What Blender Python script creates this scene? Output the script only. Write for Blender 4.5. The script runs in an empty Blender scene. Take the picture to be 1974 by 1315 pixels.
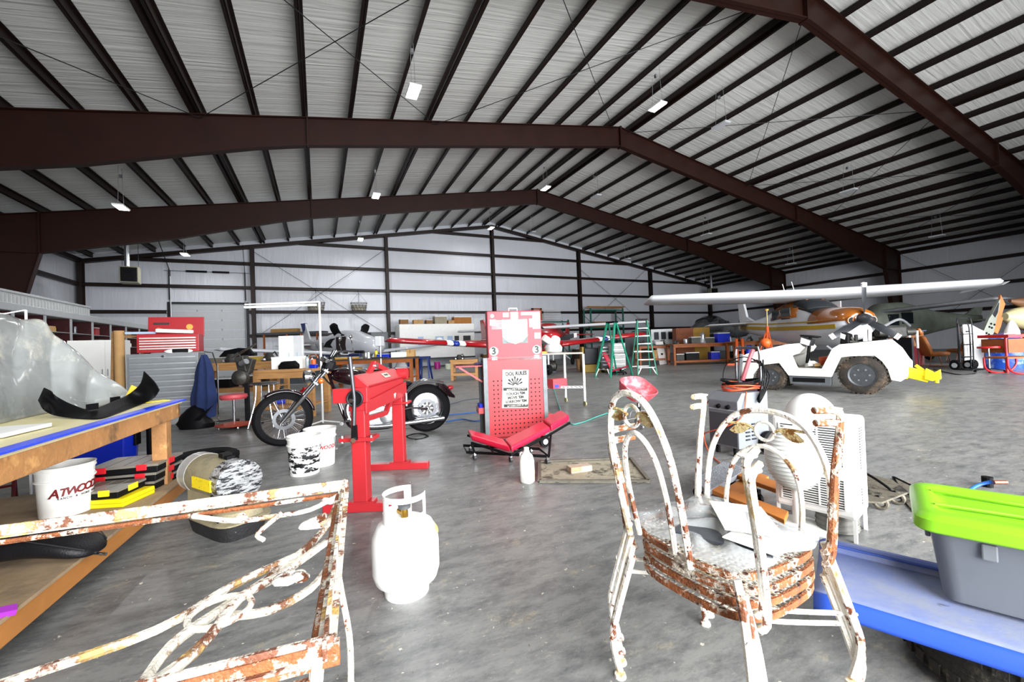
import bpy, bmesh, math, random
from mathutils import Vector, Matrix, Euler
sc = bpy.context.scene
C = sc.collection
PI = math.pi
random.seed(7)
R_ = math.radians
# ------------------------------------------------------------------ camera
FOC, YAW, PIT, ROL, CH = 797.24, R_(25.0065), R_(0.7591), R_(2.1137), 1.12
_f = Vector((math.sin(YAW)*math.cos(PIT), math.cos(YAW)*math.cos(PIT), math.sin(PIT)))
_r0 = Vector((math.cos(YAW), -math.sin(YAW), 0))
_u0 = _r0.cross(_f)
_r = _r0*math.cos(ROL) - _u0*math.sin(ROL)
_u = _r0*math.sin(ROL) + _u0*math.cos(ROL)
cd = bpy.data.cameras.new('camera'); cam = bpy.data.objects.new('camera', cd); C.objects.link(cam)
cd.sensor_width = 36; cd.lens = FOC/1974*36; cd.clip_start = .03; cd.clip_end = 200
cam.matrix_world = Matrix(((_r.x, _u.x, -_f.x, 0), (_r.y, _u.y, -_f.y, 0), (_r.z, _u.z, -_f.z, CH), (0, 0, 0, 1)))
sc.camera = cam
# ------------------------------------------------------------------ view + world
vs = sc.view_settings
vs.view_transform = 'Standard'; vs.look = 'None'; vs.gamma = 1; vs.use_curve_mapping = False
vs.exposure = -0.35
w = bpy.data.worlds.new('world'); sc.world = w; w.use_nodes = True
w.node_tree.nodes['Background'].inputs[0].default_value = (.80, .88, 1, 1)
w.node_tree.nodes['Background'].inputs[1].default_value = 1.0
def area(name, loc, rot, sx, sy, power, col=(1, 1, 1)):
    l = bpy.data.lights.new(name, 'AREA'); l.shape = 'RECTANGLE'; l.size = sx; l.size_y = sy
    l.energy = power; l.color = col
    o = bpy.data.objects.new(name, l); C.objects.link(o); o.location = loc; o.rotation_euler = rot
    return o
DOORX0, DOORX1, DOORZ, FRONTY = -1.5, 20.0, 5.2, -3.6
# daylight that comes in through the open hangar door behind the camera
sky = area('daylight_through_door', ((DOORX0+DOORX1)/2, FRONTY-.7, DOORZ/2), (R_(80), 0, 0), DOORX1-DOORX0, DOORZ, 5600, (.97, .98, 1))
sky.data.spread = R_(128)
# ------------------------------------------------------------------ pixels to points (1974 x 1315)
def ray(px, py):
    a = (px-987)/FOC; b = (657.5-py)/FOC
    return _f + _r*a + _u*b
def F(px, py, z=0.):
    d = ray(px, py); return Vector((0, 0, CH)) + d*((z-CH)/d.z)
def D(px, py, t): return Vector((0, 0, CH)) + ray(px, py)*t
def YP(px, py, Y):
    d = ray(px, py); return Vector((0, 0, CH)) + d*(Y/d.y)
def XP(px, py, X):
    d = ray(px, py); return Vector((0, 0, CH)) + d*(X/d.x)
# ------------------------------------------------------------------ materials
def lin(h):
    h = h.lstrip('#'); c = [int(h[i:i+2], 16)/255 for i in (0, 2, 4)]
    return tuple((x/12.92 if x <= .04045 else ((x+.055)/1.055)**2.4) for x in c)+(1,)
MATS = {}
def M(key, col='#808080', rough=.5, metal=0., var=.12, scale=6., bump=0., bscale=60., col2=None, cut=(.55, .62), s2=5., emit=0., alpha=1., trans=0., coat=0., stretch=(1, 1, 1), ior=1.45, s3=None, col3=None, cut3=(.6, .66), spec=.5):
    if key in MATS: return MATS[key]
    m = bpy.data.materials.new(key); m.use_nodes = True; N = m.node_tree.nodes; L = m.node_tree.links
    b = N['Principled BSDF']; tc = N.new('ShaderNodeTexCoord'); mp = N.new('ShaderNodeMapping'); mp.inputs['Scale'].default_value = stretch
    L.new(tc.outputs['Object'], mp.inputs[0])
    def noise(s, det=4, ro=.6):
        n = N.new('ShaderNodeTexNoise'); n.inputs['Scale'].default_value = s; n.inputs['Detail'].default_value = det; n.inputs['Roughness'].default_value = ro
        L.new(mp.outputs[0], n.inputs['Vector']); return n
    def mix(fac, a, bb):
        x = N.new('ShaderNodeMix'); x.data_type = 'RGBA'
        if hasattr(fac, 'links'): L.new(fac, x.inputs[0])
        else: x.inputs[0].default_value = fac
        for s, v in ((x.inputs[6], a), (x.inputs[7], bb)):
            if hasattr(v, 'links'): L.new(v, s)
            else: s.default_value = v
        return x.outputs[2]
    def ramp(src, lo, hi):
        r = N.new('ShaderNodeMapRange'); r.inputs['From Min'].default_value = lo; r.inputs['From Max'].default_value = hi; L.new(src, r.inputs[0]); return r.outputs[0]
    c = lin(col); dk = tuple(x*(1-var) for x in c[:3])+(1,); lt = tuple(min(1, x*(1+var*.6)) for x in c[:3])+(1,)
    out = mix(ramp(noise(scale).outputs[0], .3, .7), dk, lt)
    if col2: out = mix(ramp(noise(s2, 8, .7).outputs[0], *cut), out, lin(col2))
    if col3: out = mix(ramp(noise(s3 or s2*2.3, 6, .65).outputs[0], *cut3), out, lin(col3))
    L.new(out, b.inputs['Base Color'])
    b.inputs['Roughness'].default_value = rough; b.inputs['Metallic'].default_value = metal; b.inputs['IOR'].default_value = ior
    b.inputs['Coat Weight'].default_value = coat; b.inputs['Coat Roughness'].default_value = .08
    b.inputs['Specular IOR Level'].default_value = spec
    if trans: b.inputs['Transmission Weight'].default_value = trans
    if alpha < 1: b.inputs['Alpha'].default_value = alpha
    if emit: L.new(out, b.inputs['Emission Color']); b.inputs['Emission Strength'].default_value = emit
    if bump:
        bn = N.new('ShaderNodeBump'); bn.inputs['Strength'].default_value = bump; bn.inputs['Distance'].default_value = .02
        L.new(noise(bscale, 3).outputs[0], bn.inputs['Height']); L.new(bn.outputs[0], b.inputs['Normal'])
    MATS[key] = m; return m
STEEL = M('chrome', '#d8dade', .15, 1, .05)
ALU = M('aluminium', '#b9bcc0', .35, .9, .08, 20)
BLK = M('black_plastic', '#0a0a0c', .55, 0, .2, spec=.18)
RUB = M('black_rubber', '#111113', .8, 0, .25, 12, .3, 80, spec=.2)
DKM = M('dark_steel', '#2b2c30', .45, .6, .2)
WHT = M('white_paint', '#f1f2f0', .4, 0, .03)
WPL = M('white_plastic', '#f3f3ee', .35, 0, .03)
GRY = M('grey_paint', '#8d9195', .45, .1, .08)
LGR = M('light_grey_paint', '#c3c6c8', .45, .1, .06)
REDP = M('red_paint', '#b0141c', .4, 0, .1, 5, .05, 30)
RED2 = M('tool_red', '#a02228', .35, 0, .08, 4)
REDV = M('red_vinyl', '#c41638', .35, 0, .08, 8, .1, 120)
BLU = M('blue_plastic', '#1029b0', .35, 0, .08)
BLUD = M('navy_cloth', '#16264f', .9, 0, .2, 10, .4, 40)
WOOD = M('pine_wood', '#a87c4c', .65, 0, .22, 3, .15, 60, col2='#7a4a22', cut=(.66, .78), s2=3, stretch=(1, 1, 6))
WOODX = M('pine_lumber', '#a87848', .65, 0, .3, 2.5, .15, 50, col2='#4a3d30', cut=(.52, .70), s2=3.2, col3='#c09058', s3=9, cut3=(.55, .66))
RUSTT = M('flaking_white_paint', '#ddd6c6', .65, 0, .12, 9, .4, 60, col2='#6e4430', cut=(.49, .55), s2=18, col3='#c9a866', s3=9, cut3=(.56, .64))
PLY = M('plywood', '#9a8467', .7, 0, .25, 5, .1, 50, col2='#6e5f50', cut=(.5, .7), s2=3)
WOODD = M('dark_wood', '#8a4a1c', .6, 0, .25, 4)
CARD = M('cardboard', '#a98556', .85, 0, .12, 5)
GLASS = M('tinted_glass', '#20262a', .08, .0, .05, trans=.6)
CLEAR = M('clear_plastic', '#dfe3e3', .12, 0, .03, alpha=.3)
YEL = M('yellow_paint', '#e8cf10', .4, 0, .06)
ORG = M('orange_paint', '#dd5a1c', .45, 0, .1)
GRN = M('green_fibreglass', '#12735a', .45, 0, .1)
LBLUE = M('pale_blue', '#9fb8d8', .5, 0, .05)
PAPER = M('paper', '#ecebe6', .8, 0, .04)
RUSTW = M('rusty_white_paint', '#e9e6dc', .55, 0, .08, 9, .35, 60, col2='#6a3a20', cut=(.545, .585), s2=17, col3='#cdb27c', s3=11, cut3=(.55, .66))
RUST = M('rust', '#8f5430', .8, .1, .45, 22, .5, 90, col2='#e2d8c6', cut=(.51, .56), s2=15, col3='#43210f', s3=30, cut3=(.55, .65))
ENG = M('greasy_engine', '#4b4a46', .5, .7, .4, 14, .2, 40)
# ------------------------------------------------------------------ mesh builder
X_, Y_, Z_ = Vector((1, 0, 0)), Vector((0, 1, 0)), Vector((0, 0, 1))
def basis(z, up=Z_):
    z = Vector(z).normalized(); x = Vector(up).cross(z)
    if x.length < 1e-4: x = X_.cross(z) if abs(z.x) < .9 else Y_.cross(z)
    x.normalize(); return Matrix((x, z.cross(x), z)).transposed()
class MB:
    def __init__(s): s.bm = bmesh.new()
    def faces(s, vs_, fs):
        v = [s.bm.verts.new(p) for p in vs_]
        for f in fs:
            try: s.bm.faces.new([v[i] for i in f])
            except ValueError: pass
        return s
    def box(s, c, size, rot=(0, 0, 0), mat=None):
        m = Euler(rot).to_matrix() if mat is None else mat; c = Vector(c)
        v = [c + m @ Vector((x*size[0]/2, y*size[1]/2, z*size[2]/2)) for x in (-1, 1) for y in (-1, 1) for z in (-1, 1)]
        return s.faces(v, [(0, 1, 3, 2), (4, 6, 7, 5), (0, 4, 5, 1), (2, 3, 7, 6), (0, 2, 6, 4), (1, 5, 7, 3)])
    def bx(s, x0, x1, y0, y1, z0, z1):
        return s.box(((x0+x1)/2, (y0+y1)/2, (z0+z1)/2), (abs(x1-x0), abs(y1-y0), abs(z1-z0)))
    def bar(s, p0, p1, w_, h_, up=Z_):
        p0, p1 = Vector(p0), Vector(p1); return s.box((p0+p1)/2, (w_, h_, (p1-p0).length), mat=basis(p1-p0, up))
    def loft(s, rings, cap=True, closed=False):
        n = len(rings[0]); v = [p for r in rings for p in r]; fs = []
        k = len(rings)
        for i in range(k if closed else k-1):
            for j in range(n):
                a, b_ = i*n+j, i*n+(j+1) % n; c, d = ((i+1) % k)*n+(j+1) % n, ((i+1) % k)*n+j
                fs.append((a, b_, c, d))
        if cap and not closed: fs.append(tuple(range(n-1, -1, -1))); fs.append(tuple((k-1)*n+j for j in range(n)))
        return s.faces(v, fs)
    def cyl(s, p0, p1, r, r2=None, n=14, cap=True):
        p0, p1 = Vector(p0), Vector(p1); m = basis(p1-p0); r2 = r if r2 is None else r2
        cs = [(math.cos(2*PI*i/n), math.sin(2*PI*i/n)) for i in range(n)]
        return s.loft([[p0 + m @ Vector((c*r, q*r, 0)) for c, q in cs], [p1 + m @ Vector((c*r2, q*r2, 0)) for c, q in cs]], cap)
    def tube(s, pts, r, n=8, closed=False, cap=True):
        pts = [Vector(p) for p in pts]; k = len(pts); rings = []; x = None
        for i, p in enumerate(pts):
            if closed: t = pts[(i+1) % k]-pts[i-1]
            else: t = pts[min(i+1, k-1)]-pts[max(i-1, 0)]
            if t.length < 1e-9: t = Z_.copy()
            t.normalize()
            if x is None: x = basis(t) @ X_
            x = x - t*x.dot(t)
            if x.length < 1e-6: x = basis(t) @ X_
            x.normalize(); y = t.cross(x); rr = r[i] if isinstance(r, (list, tuple)) else r
            rings.append([p + x*(math.cos(2*PI*j/n)*rr) + y*(math.sin(2*PI*j/n)*rr) for j in range(n)])
        return s.loft(rings, cap, closed)
    def lathe(s, prof, c=(0, 0, 0), axis=Z_, n=24, closed=False):
        c = Vector(c); m = basis(axis)
        rings = [[c + m @ Vector((math.cos(2*PI*j/n)*max(r, 1e-4), math.sin(2*PI*j/n)*max(r, 1e-4), z)) for j in range(n)] for r, z in prof]
        return s.loft(rings, not closed, closed)
    def torus(s, c, axis, R, r, n=28, k=8):
        m = basis(axis); c = Vector(c)
        return s.tube([c + m @ Vector((math.cos(2*PI*i/n)*R, math.sin(2*PI*i/n)*R, 0)) for i in range(n)], r, k, closed=True)
    def sph(s, c, r, n=16, k=10, lo=-1., hi=1.):
        r = r if isinstance(r, (list, tuple, Vector)) else (r, r, r); rings = []
        for i in range(k+1):
            a = PI/2*(lo + (hi-lo)*i/k); rings.append([Vector(c) + Vector((max(math.cos(a), 1e-3)*math.cos(2*PI*j/n)*r[0], max(math.cos(a), 1e-3)*math.sin(2*PI*j/n)*r[1], math.sin(a)*r[2])) for j in range(n)])
        return s.loft(rings)
    def prism(s, poly, org, ux, uy, th):
        org, ux, uy = Vector(org), Vector(ux), Vector(uy); nrm = ux.cross(uy).normalized()
        a = [org + ux*p[0] + uy*p[1] - nrm*th/2 for p in poly]; return s.loft([a, [q + nrm*th for q in a]])
    def grid(s, fn, nu, nv, th=0.):
        vv = [[Vector(fn(i/nu, j/nv)) for j in range(nv+1)] for i in range(nu+1)]
        def sheet(off):
            vs_ = [s.bm.verts.new(vv[i][j] + (off[i][j] if off else Vector())) for i in range(nu+1) for j in range(nv+1)]
            for i in range(nu):
                for j in range(nv):
                    q = [i*(nv+1)+j, (i+1)*(nv+1)+j, (i+1)*(nv+1)+j+1, i*(nv+1)+j+1]
                    s.bm.faces.new([vs_[x] for x in (q if not off else q[::-1])])
            return vs_
        a = sheet(None)
        if th:
            off = []
            for i in range(nu+1):
                row = []
                for j in range(nv+1):
                    du = vv[min(i+1, nu)][j]-vv[max(i-1, 0)][j]; dv = vv[i][min(j+1, nv)]-vv[i][max(j-1, 0)]
                    nn = du.cross(dv); row.append((nn.normalized() if nn.length > 1e-9 else Z_)*-th)
                off.append(row)
            b_ = sheet(off); W = nv+1
            edge = [i*W for i in range(nu+1)] + [nu*W+j for j in range(1, nv+1)] + [i*W+nv for i in range(nu-1, -1, -1)] + [j for j in range(nv-1, 0, -1)]
            for k in range(len(edge)):
                p, q = edge[k], edge[(k+1) % len(edge)]
                s.bm.faces.new([a[q], a[p], b_[p], b_[q]])
        return s
    def xf(s, m):
        bmesh.ops.transform(s.bm, matrix=m, verts=s.bm.verts); return s
    def build(s, name, m, parent=None, smooth=False, bev=0, loc=None, rot=None, sub=0):
        bmesh.ops.recalc_face_normals(s.bm, faces=s.bm.faces)
        me = bpy.data.meshes.new(name); s.bm.to_mesh(me); s.bm.free(); me.materials.append(m)
        o = bpy.data.objects.new(name, me); C.objects.link(o)
        if smooth:
            for p in me.polygons: p.use_smooth = True
            if smooth != 'all': me.set_sharp_from_angle(angle=R_(40))
        if bev:
            b_ = o.modifiers.new('bevel', 'BEVEL'); b_.width = bev; b_.segments = 2; b_.limit_method = 'ANGLE'; b_.angle_limit = R_(35)
        if sub:
            b_ = o.modifiers.new('sub', 'SUBSURF'); b_.levels = sub; b_.render_levels = sub
        if parent: o.parent = parent
        if loc is not None: o.location = loc
        if rot is not None: o.rotation_euler = rot
        return o
def tag(o, label, cat, group=None, kind=None):
    o['label'] = label
    if cat: o['category'] = cat
    if group: o['group'] = group
    if kind: o['kind'] = kind
    return o
def thing(name, label, cat, loc=(0, 0, 0), rz=0, group=None):
    o = bpy.data.objects.new(name, None); C.objects.link(o); o.empty_display_size = .1
    o.location = loc; o.rotation_euler = (0, 0, rz); return tag(o, label, cat, group)
def dup(src, loc, rz=None, label=None):
    def cp(o, par):
        c = o.copy(); C.objects.link(c); c.parent = par
        for ch in o.children: cp(ch, c)
        return c
    c = cp(src, None); c.location = loc
    if rz is not None: c.rotation_euler = (c.rotation_euler.x, c.rotation_euler.y, rz)
    if label: c['label'] = label
    return c
def struct(name, b, m, **k):
    o = b.build(name, m, **k); o['kind'] = 'structure'; return o
def text(name, body, size, m, parent, mat, ext=.0015, align='CENTER', sx=1., bold=0.):
    cu = bpy.data.curves.new('t', 'FONT'); cu.body = body; cu.size = size; cu.extrude = ext; cu.align_x = align; cu.align_y = 'CENTER'; cu.resolution_u = 3; cu.offset = bold
    t = bpy.data.objects.new('t', cu); C.objects.link(t); dg = bpy.context.evaluated_depsgraph_get(); dg.update()
    me = bpy.data.meshes.new_from_object(t.evaluated_get(dg)); me.transform(Matrix.Diagonal((sx, 1, 1, 1))); me.materials.clear(); me.materials.append(m)
    bpy.data.objects.remove(t); bpy.data.curves.remove(cu)
    o = bpy.data.objects.new(name, me); C.objects.link(o); o.parent = parent; o.matrix_local = mat; return o
def frame(org, ux, uz):     # matrix with local x along ux, local y along uz, z out
    ux = Vector(ux).normalized(); uz = Vector(uz).normalized(); n_ = ux.cross(uz)
    m = Matrix((ux, uz, n_)).transposed().to_4x4(); m.translation = Vector(org); return m
def smooth_pts(pts, k=4):   # Catmull-Rom
    P = [Vector(p) for p in pts]; out = []
    for i in range(len(P)-1):
        a, b_, c, d = P[max(i-1, 0)], P[i], P[i+1], P[min(i+2, len(P)-1)]
        for j in range(k):
            t = j/k; out.append(.5*((2*b_)+(c-a)*t+(2*a-5*b_+4*c-d)*t*t+(3*b_-a-3*c+d)*t**3))
    out.append(P[-1]); return out
# ================================================================== THE HANGAR
XR, SP, YB = 11.82, 7.615, 28.4           # ridge line, bay width, gable wall
XL, XRT = XR-3*SP, XR+3*SP
BROWN = M('brown_steel', '#240d06', .55, .0, .2, 2, .05, 20, spec=.3)
BROWND = M('dark_brown_steel', '#1b0d09', .5, .2, .25, 3)
def zt(x): return 10.25 - .1675*abs(x-XR)   # top of the frames
def wavy(key, col, st, bump, rough):          # draped vinyl insulation
    m = bpy.data.materials.new(key); m.use_nodes = True; N = m.node_tree.nodes; L = m.node_tree.links; b = N['Principled BSDF']
    tc = N.new('ShaderNodeTexCoord'); mp = N.new('ShaderNodeMapping'); mp.inputs['Scale'].default_value = st; L.new(tc.outputs['Object'], mp.inputs[0])
    n1 = N.new('ShaderNodeTexNoise'); n1.inputs['Scale'].default_value = 1.0; n1.inputs['Detail'].default_value = 6; L.new(mp.outputs[0], n1.inputs['Vector'])
    n1.inputs['Distortion'].default_value = .6
    n2 = N.new('ShaderNodeTexNoise'); n2.inputs['Scale'].default_value = .6; L.new(tc.outputs['Object'], n2.inputs['Vector'])
    r = N.new('ShaderNodeMapRange'); r.inputs[3].default_value = .86; r.inputs[4].default_value = 1.08; L.new(n2.outputs[0], r.inputs[0])
    x = N.new('ShaderNodeVectorMath'); x.operation = 'SCALE'; x.inputs[0].default_value = lin(col)[:3]; L.new(r.outputs[0], x.inputs['Scale']); L.new(x.outputs[0], b.inputs['Base Color'])
    bn = N.new('ShaderNodeBump'); bn.inputs['Strength'].default_value = bump; bn.inputs['Distance'].default_value = .06; L.new(n1.outputs[0], bn.inputs['Height']); L.new(bn.outputs[0], b.inputs['Normal'])
    b.inputs['Roughness'].default_value = rough; return m
INS_C = wavy('ceiling_vinyl', '#d2d3cf', (.35, 7, 1), .55, .38)
INS_W = wavy('wall_vinyl', '#c2c5cc', (4, 4, .5), .45, .38)
# floor
def concrete():
    m = bpy.data.materials.new('concrete'); m.use_nodes = True; N = m.node_tree.nodes; L = m.node_tree.links; b = N['Principled BSDF']
    tc = N.new('ShaderNodeTexCoord')
    def noise(s, det=5, st=(1, 1, 1), ro=.6):
        mp = N.new('ShaderNodeMapping'); mp.inputs['Scale'].default_value = st; mp.inputs['Rotation'].default_value = (0, 0, .35); L.new(tc.outputs['Object'], mp.inputs[0])
        n = N.new('ShaderNodeTexNoise'); n.inputs['Scale'].default_value = s; n.inputs['Detail'].default_value = det; n.inputs['Roughness'].default_value = ro; L.new(mp.outputs[0], n.inputs['Vector']); return n.outputs[0]
    def rr(src, lo, hi, a=0, c=1):
        r = N.new('ShaderNodeMapRange'); r.inputs[1].default_value = lo; r.inputs[2].default_value = hi; r.inputs[3].default_value = a; r.inputs[4].default_value = c; L.new(src, r.inputs[0]); return r.outputs[0]
    def mix(fac, a, c):
        x = N.new('ShaderNodeMix'); x.data_type = 'RGBA'; L.new(fac, x.inputs[0])
        for s, v in ((x.inputs[6], a), (x.inputs[7], c)):
            if hasattr(v, 'links'): L.new(v, s)
            else: s.default_value = v
        return x.outputs[2]
    c = mix(rr(noise(.7), .3, .7), lin('#6f706f'), lin('#868682'))
    c = mix(rr(noise(4, 10, (1, 2.6, 1), .82), .44, .66), c, lin('#4a4c4d'))
    c = mix(rr(noise(14, 10, (1, 1.6, 1), .85), .56, .70), c, lin('#a19c91'))
    c = mix(rr(noise(2.6, 10, (1, 1.6, 1), .85), .57, .70), c, lin('#a89d82'))
    c = mix(rr(noise(26, 4), .68, .70), c, lin('#c9c2b2'))
    c = mix(rr(noise(55, 2), .71, .75), c, lin('#55452f'))
    L.new(c, b.inputs['Base Color']); L.new(rr(noise(2.2, 6), .3, .7, .30, .52), b.inputs['Roughness'])
    bn = N.new('ShaderNodeBump'); bn.inputs['Strength'].default_value = .12; bn.inputs['Distance'].default_value = .01; L.new(noise(30, 6), bn.inputs['Height']); L.new(bn.outputs[0], b.inputs['Normal'])
    return m
struct('floor', MB().bx(XL-.3, XRT+.3, FRONTY-14, YB+.3, -.15, 0), concrete())
# the score line across the slab
struct('trim_1', MB().bx(XL, XRT, 6.03, 6.05, 0, .002), M('joint_filler', '#4c4e50', .7))
# walls
struct('wall_left', MB().bx(XL-.3, XL-.1, FRONTY, YB, 0, zt(XL)+.2), INS_W)
struct('wall_right', MB().bx(XRT+.1, XRT+.3, FRONTY, YB, 0, zt(XRT)+.2), INS_W)
GD0, GD1, GDZ = -7.3, -3.8, 4.15
b = MB()
def gable(b, y0, y1, x0, x1, z0):
    n = 12; pts = [(x0, z0)] + [(x1, z0)]
    xs = [x1] + ([XR] if x0 < XR < x1 else []) + [x0]
    pts += [(x, zt(x)+.2) for x in xs]
    b.loft([[Vector((x, y0, z)) for x, z in pts], [Vector((x, y1, z)) for x, z in pts]])
gable(b, YB, YB+.2, XL-.3, GD0, 0); gable(b, YB, YB+.2, GD1, XRT+.3, 0); gable(b, YB, YB+.2, GD0, GD1, GDZ)
struct('wall_back', b, INS_W)
b = MB(); gable(b, FRONTY-.2, FRONTY, DOORX0, DOORX1, DOORZ); gable(b, FRONTY-.2, FRONTY, XL-.3, DOORX0, 0); gable(b, FRONTY-.2, FRONTY, DOORX1, XRT+.3, 0)
struct('wall_front', b, INS_W)
b = MB()
for x0, x1 in ((XL-.3, XR), (XR, XRT+.3)):
    zz = [zt(x0)+.24, zt(x1)+.24]
    p = [(x0, zz[0]), (x1, zz[1]), (x1, zz[1]+.15), (x0, zz[0]+.15)]
    b.loft([[Vector((x, FRONTY-.2, z)) for x, z in p], [Vector((x, YB+.2, z)) for x, z in p]])
struct('ceiling', b, INS_C)
# purlins: one continuous z-section per line
tn = [1]
def trim(b, m, label=None, **k):
    tn[0] += 1; o = struct('trim_%d' % tn[0], b, m, **k)
    if label: o['label'] = label
    return o
for sgn in (-1, 1):
    for k in range(18):
        d = .45 + 1.285*k; x = XR + sgn*d; z = zt(x); wd = .075
        b = MB()
        b.bx(x-.012, x+.012, FRONTY, YB, z, z+.21); b.bx(x-.08, x, FRONTY, YB, z, z+.014); b.bx(x, x+.08, FRONTY, YB, z+.2, z+.214)
        if k in (6, 11) or k == 0:
            b.bx(x+.16*sgn-.012, x+.16*sgn+.012, FRONTY, YB, z-.02, z+.19); b.bx(x+.16*sgn, x+.24*sgn, FRONTY, YB, z-.03, z-.012)
        trim(b, BROWND, 'brown roof purlin')
# rigid frames
def rigid(Y, tf=.22):
    for sgn in (-1, 1):
        def P(d, z): return Vector((XR+sgn*d, Y, z))
        # (distance from ridge, top z, bottom z)
        prof = [(0, 10.25, 9.42), (5, 10.25-.8375, 9.42-.85), (11.96, 8.247, 7.39), (13.3, 8.02, 7.09), (15.0, 7.738, 6.62), (17.0, 7.40, 6.05), (19.0, 7.07, 5.62), (21.05, 6.72, 5.2), (22.85, 6.42, 5.2)]
        b = MB()
        for (d0, t0, q0), (d1, t1, q1) in zip(prof, prof[1:]):
            b.loft([[P(d0, q0)+Y_*e, P(d0, t0)+Y_*e, P(d1, t1)+Y_*e, P(d1, q1)+Y_*e] for e in (-.008, .008)])
            for zz0, zz1, s_ in ((t0, t1, -1), (q0, q1, 1)):
                if s_ == 1 and d0 > 21: continue
                b.loft([[P(d0, zz0)-Y_*tf/2, P(d0, zz0)+Y_*tf/2, P(d1, zz1)+Y_*tf/2, P(d1, zz1)-Y_*tf/2], [P(d0, zz0+.022*s_)-Y_*tf/2, P(d0, zz0+.022*s_)+Y_*tf/2, P(d1, zz1+.022*s_)+Y_*tf/2, P(d1, zz1+.022*s_)-Y_*tf/2]])
        for d, t, q in ((.02, 10.28, 9.38), (11.96, 8.3, 7.33), (21.05, 6.74, 5.2)):      # bolted splice plates
            b.bx(XR+sgn*d-.022, XR+sgn*d+.022, Y-tf/2-.01, Y+tf/2+.01, q, t)
        trim(b, BROWN, 'tapered brown steel rafter')
        b = MB()      # tapered column
        col = [(22.85, 0), (22.85, 5.2), (21.05, 5.2), (22.35, 0)]
        b.loft([[P(d, z)+Y_*e for d, z in col] for e in (-.008, .008)])
        b.bar(P(22.84, 0), P(22.84, 6.42), tf, .022, X_) ; b.bar(P(22.35, 0), P(21.05, 5.2), tf, .022, X_); b.bx(XR+sgn*21.05, XR+sgn*22.85, Y-tf/2, Y+tf/2, 5.19, 5.21)
        trim(b, BROWN, 'tapered brown steel column')
for Y in (6.4, 13.77, 21.13): rigid(Y)
# rafter along the back wall + columns
for sgn in (-1, 1):
    b = MB(); p0, p1 = Vector((XR, YB-.14, zt(XR)-.18)), Vector((XR+sgn*22.8, YB-.14, zt(XR+22.8)-.18))
    b.bar(p0, p1, .2, .3, Y_); trim(b, BROWND, 'brown rafter along the back wall')
for k in range(-3, 4):
    x = XR+k*SP; b = MB(); h_ = zt(x)-.25
    if abs(k) == 3: x -= .14*(1 if k > 0 else -1)
    b.bx(x-.1, x+.1, YB-.36, YB-.345, 0, h_); b.bx(x-.1, x+.1, YB-.035, YB-.02, 0, h_); b.bx(x-.007, x+.007, YB-.35, YB-.03, 0, h_)
    trim(b, BROWND, 'brown wall column')
# girts
for n in range(6):
    z = 2.29+1.405*n
    half = min(22.8, (zt(XR)-z-.15)/.1675)
    if n == 0: runs = ((XL, GD0-.15), (GD1+.15, XRT))
    else: runs = ((XR-half, XR+half),)
    if 2.29 < z < GDZ: runs = ((XL, GD0-.15), (GD1+.15, XRT))
    for x0, x1 in runs:
        b = MB(); b.bx(x0, x1, YB-.22, YB-.205, z-.09, z+.09); b.bx(x0, x1, YB-.22, YB-.01, z+.075, z+.09); b.bx(x0, x1, YB-.22, YB-.01, z-.09, z-.078)
        trim(b, BROWND, 'brown wall girt')
    if n < 3:
        for x, s_ in ((XL, 1), (XRT, -1)):
            b = MB(); b.bx(x+s_*.12-.01, x+s_*.12+.01, FRONTY, YB, z-.09, z+.09); b.bx(min(x-.1*s_, x+s_*.12), max(x-.1*s_, x+s_*.12), FRONTY, YB, z+.07, z+.09); b.bx(min(x-.1*s_, x+s_*.12), max(x-.1*s_, x+s_*.12), FRONTY, YB, z-.09, z-.07)
            trim(b, BROWND, 'brown wall girt')
for x, s_ in ((XL, 1), (XRT, -1)):
    b = MB(); b.bx(x, x+.2*s_, FRONTY, YB, 6.2, 6.42); trim(b, BROWND, 'brown eave strut')
# rod bracing
def rod(p, q, r=.011, m=DKM): trim(MB().cyl(p, q, r, n=6), m, 'steel brace rod')
for a_, c_ in ((-21, -14.6), (-14.6, -8), (-8, -.4), (.4, 8), (8, 14.6), (14.6, 21)):
    for s_ in (0, 1):
        xa, xc = (a_, c_) if s_ == 0 else (c_, a_)
        rod((XR+xa, 6.5, zt(XR+xa)-.12), (XR+xc, 13.68, zt(XR+xc)-.12))
for k in (-2, 1):
    x0, x1 = XR+k*SP+.1, XR+(k+1)*SP-.1
    zz = min(zt(x0), zt(x1))-.5
    rod((x0, YB-.25, zz), (x1, YB-.25, 2.2)); rod((x1, YB-.25, zz+.6), (x0, YB-.25, 2.2))
rod((XRT-.25, 13.6, 6.2), (XRT-.25, 6.5, .4)); rod((XRT-.25, 6.5, 6.2), (XRT-.25, 13.6, .4))
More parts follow.
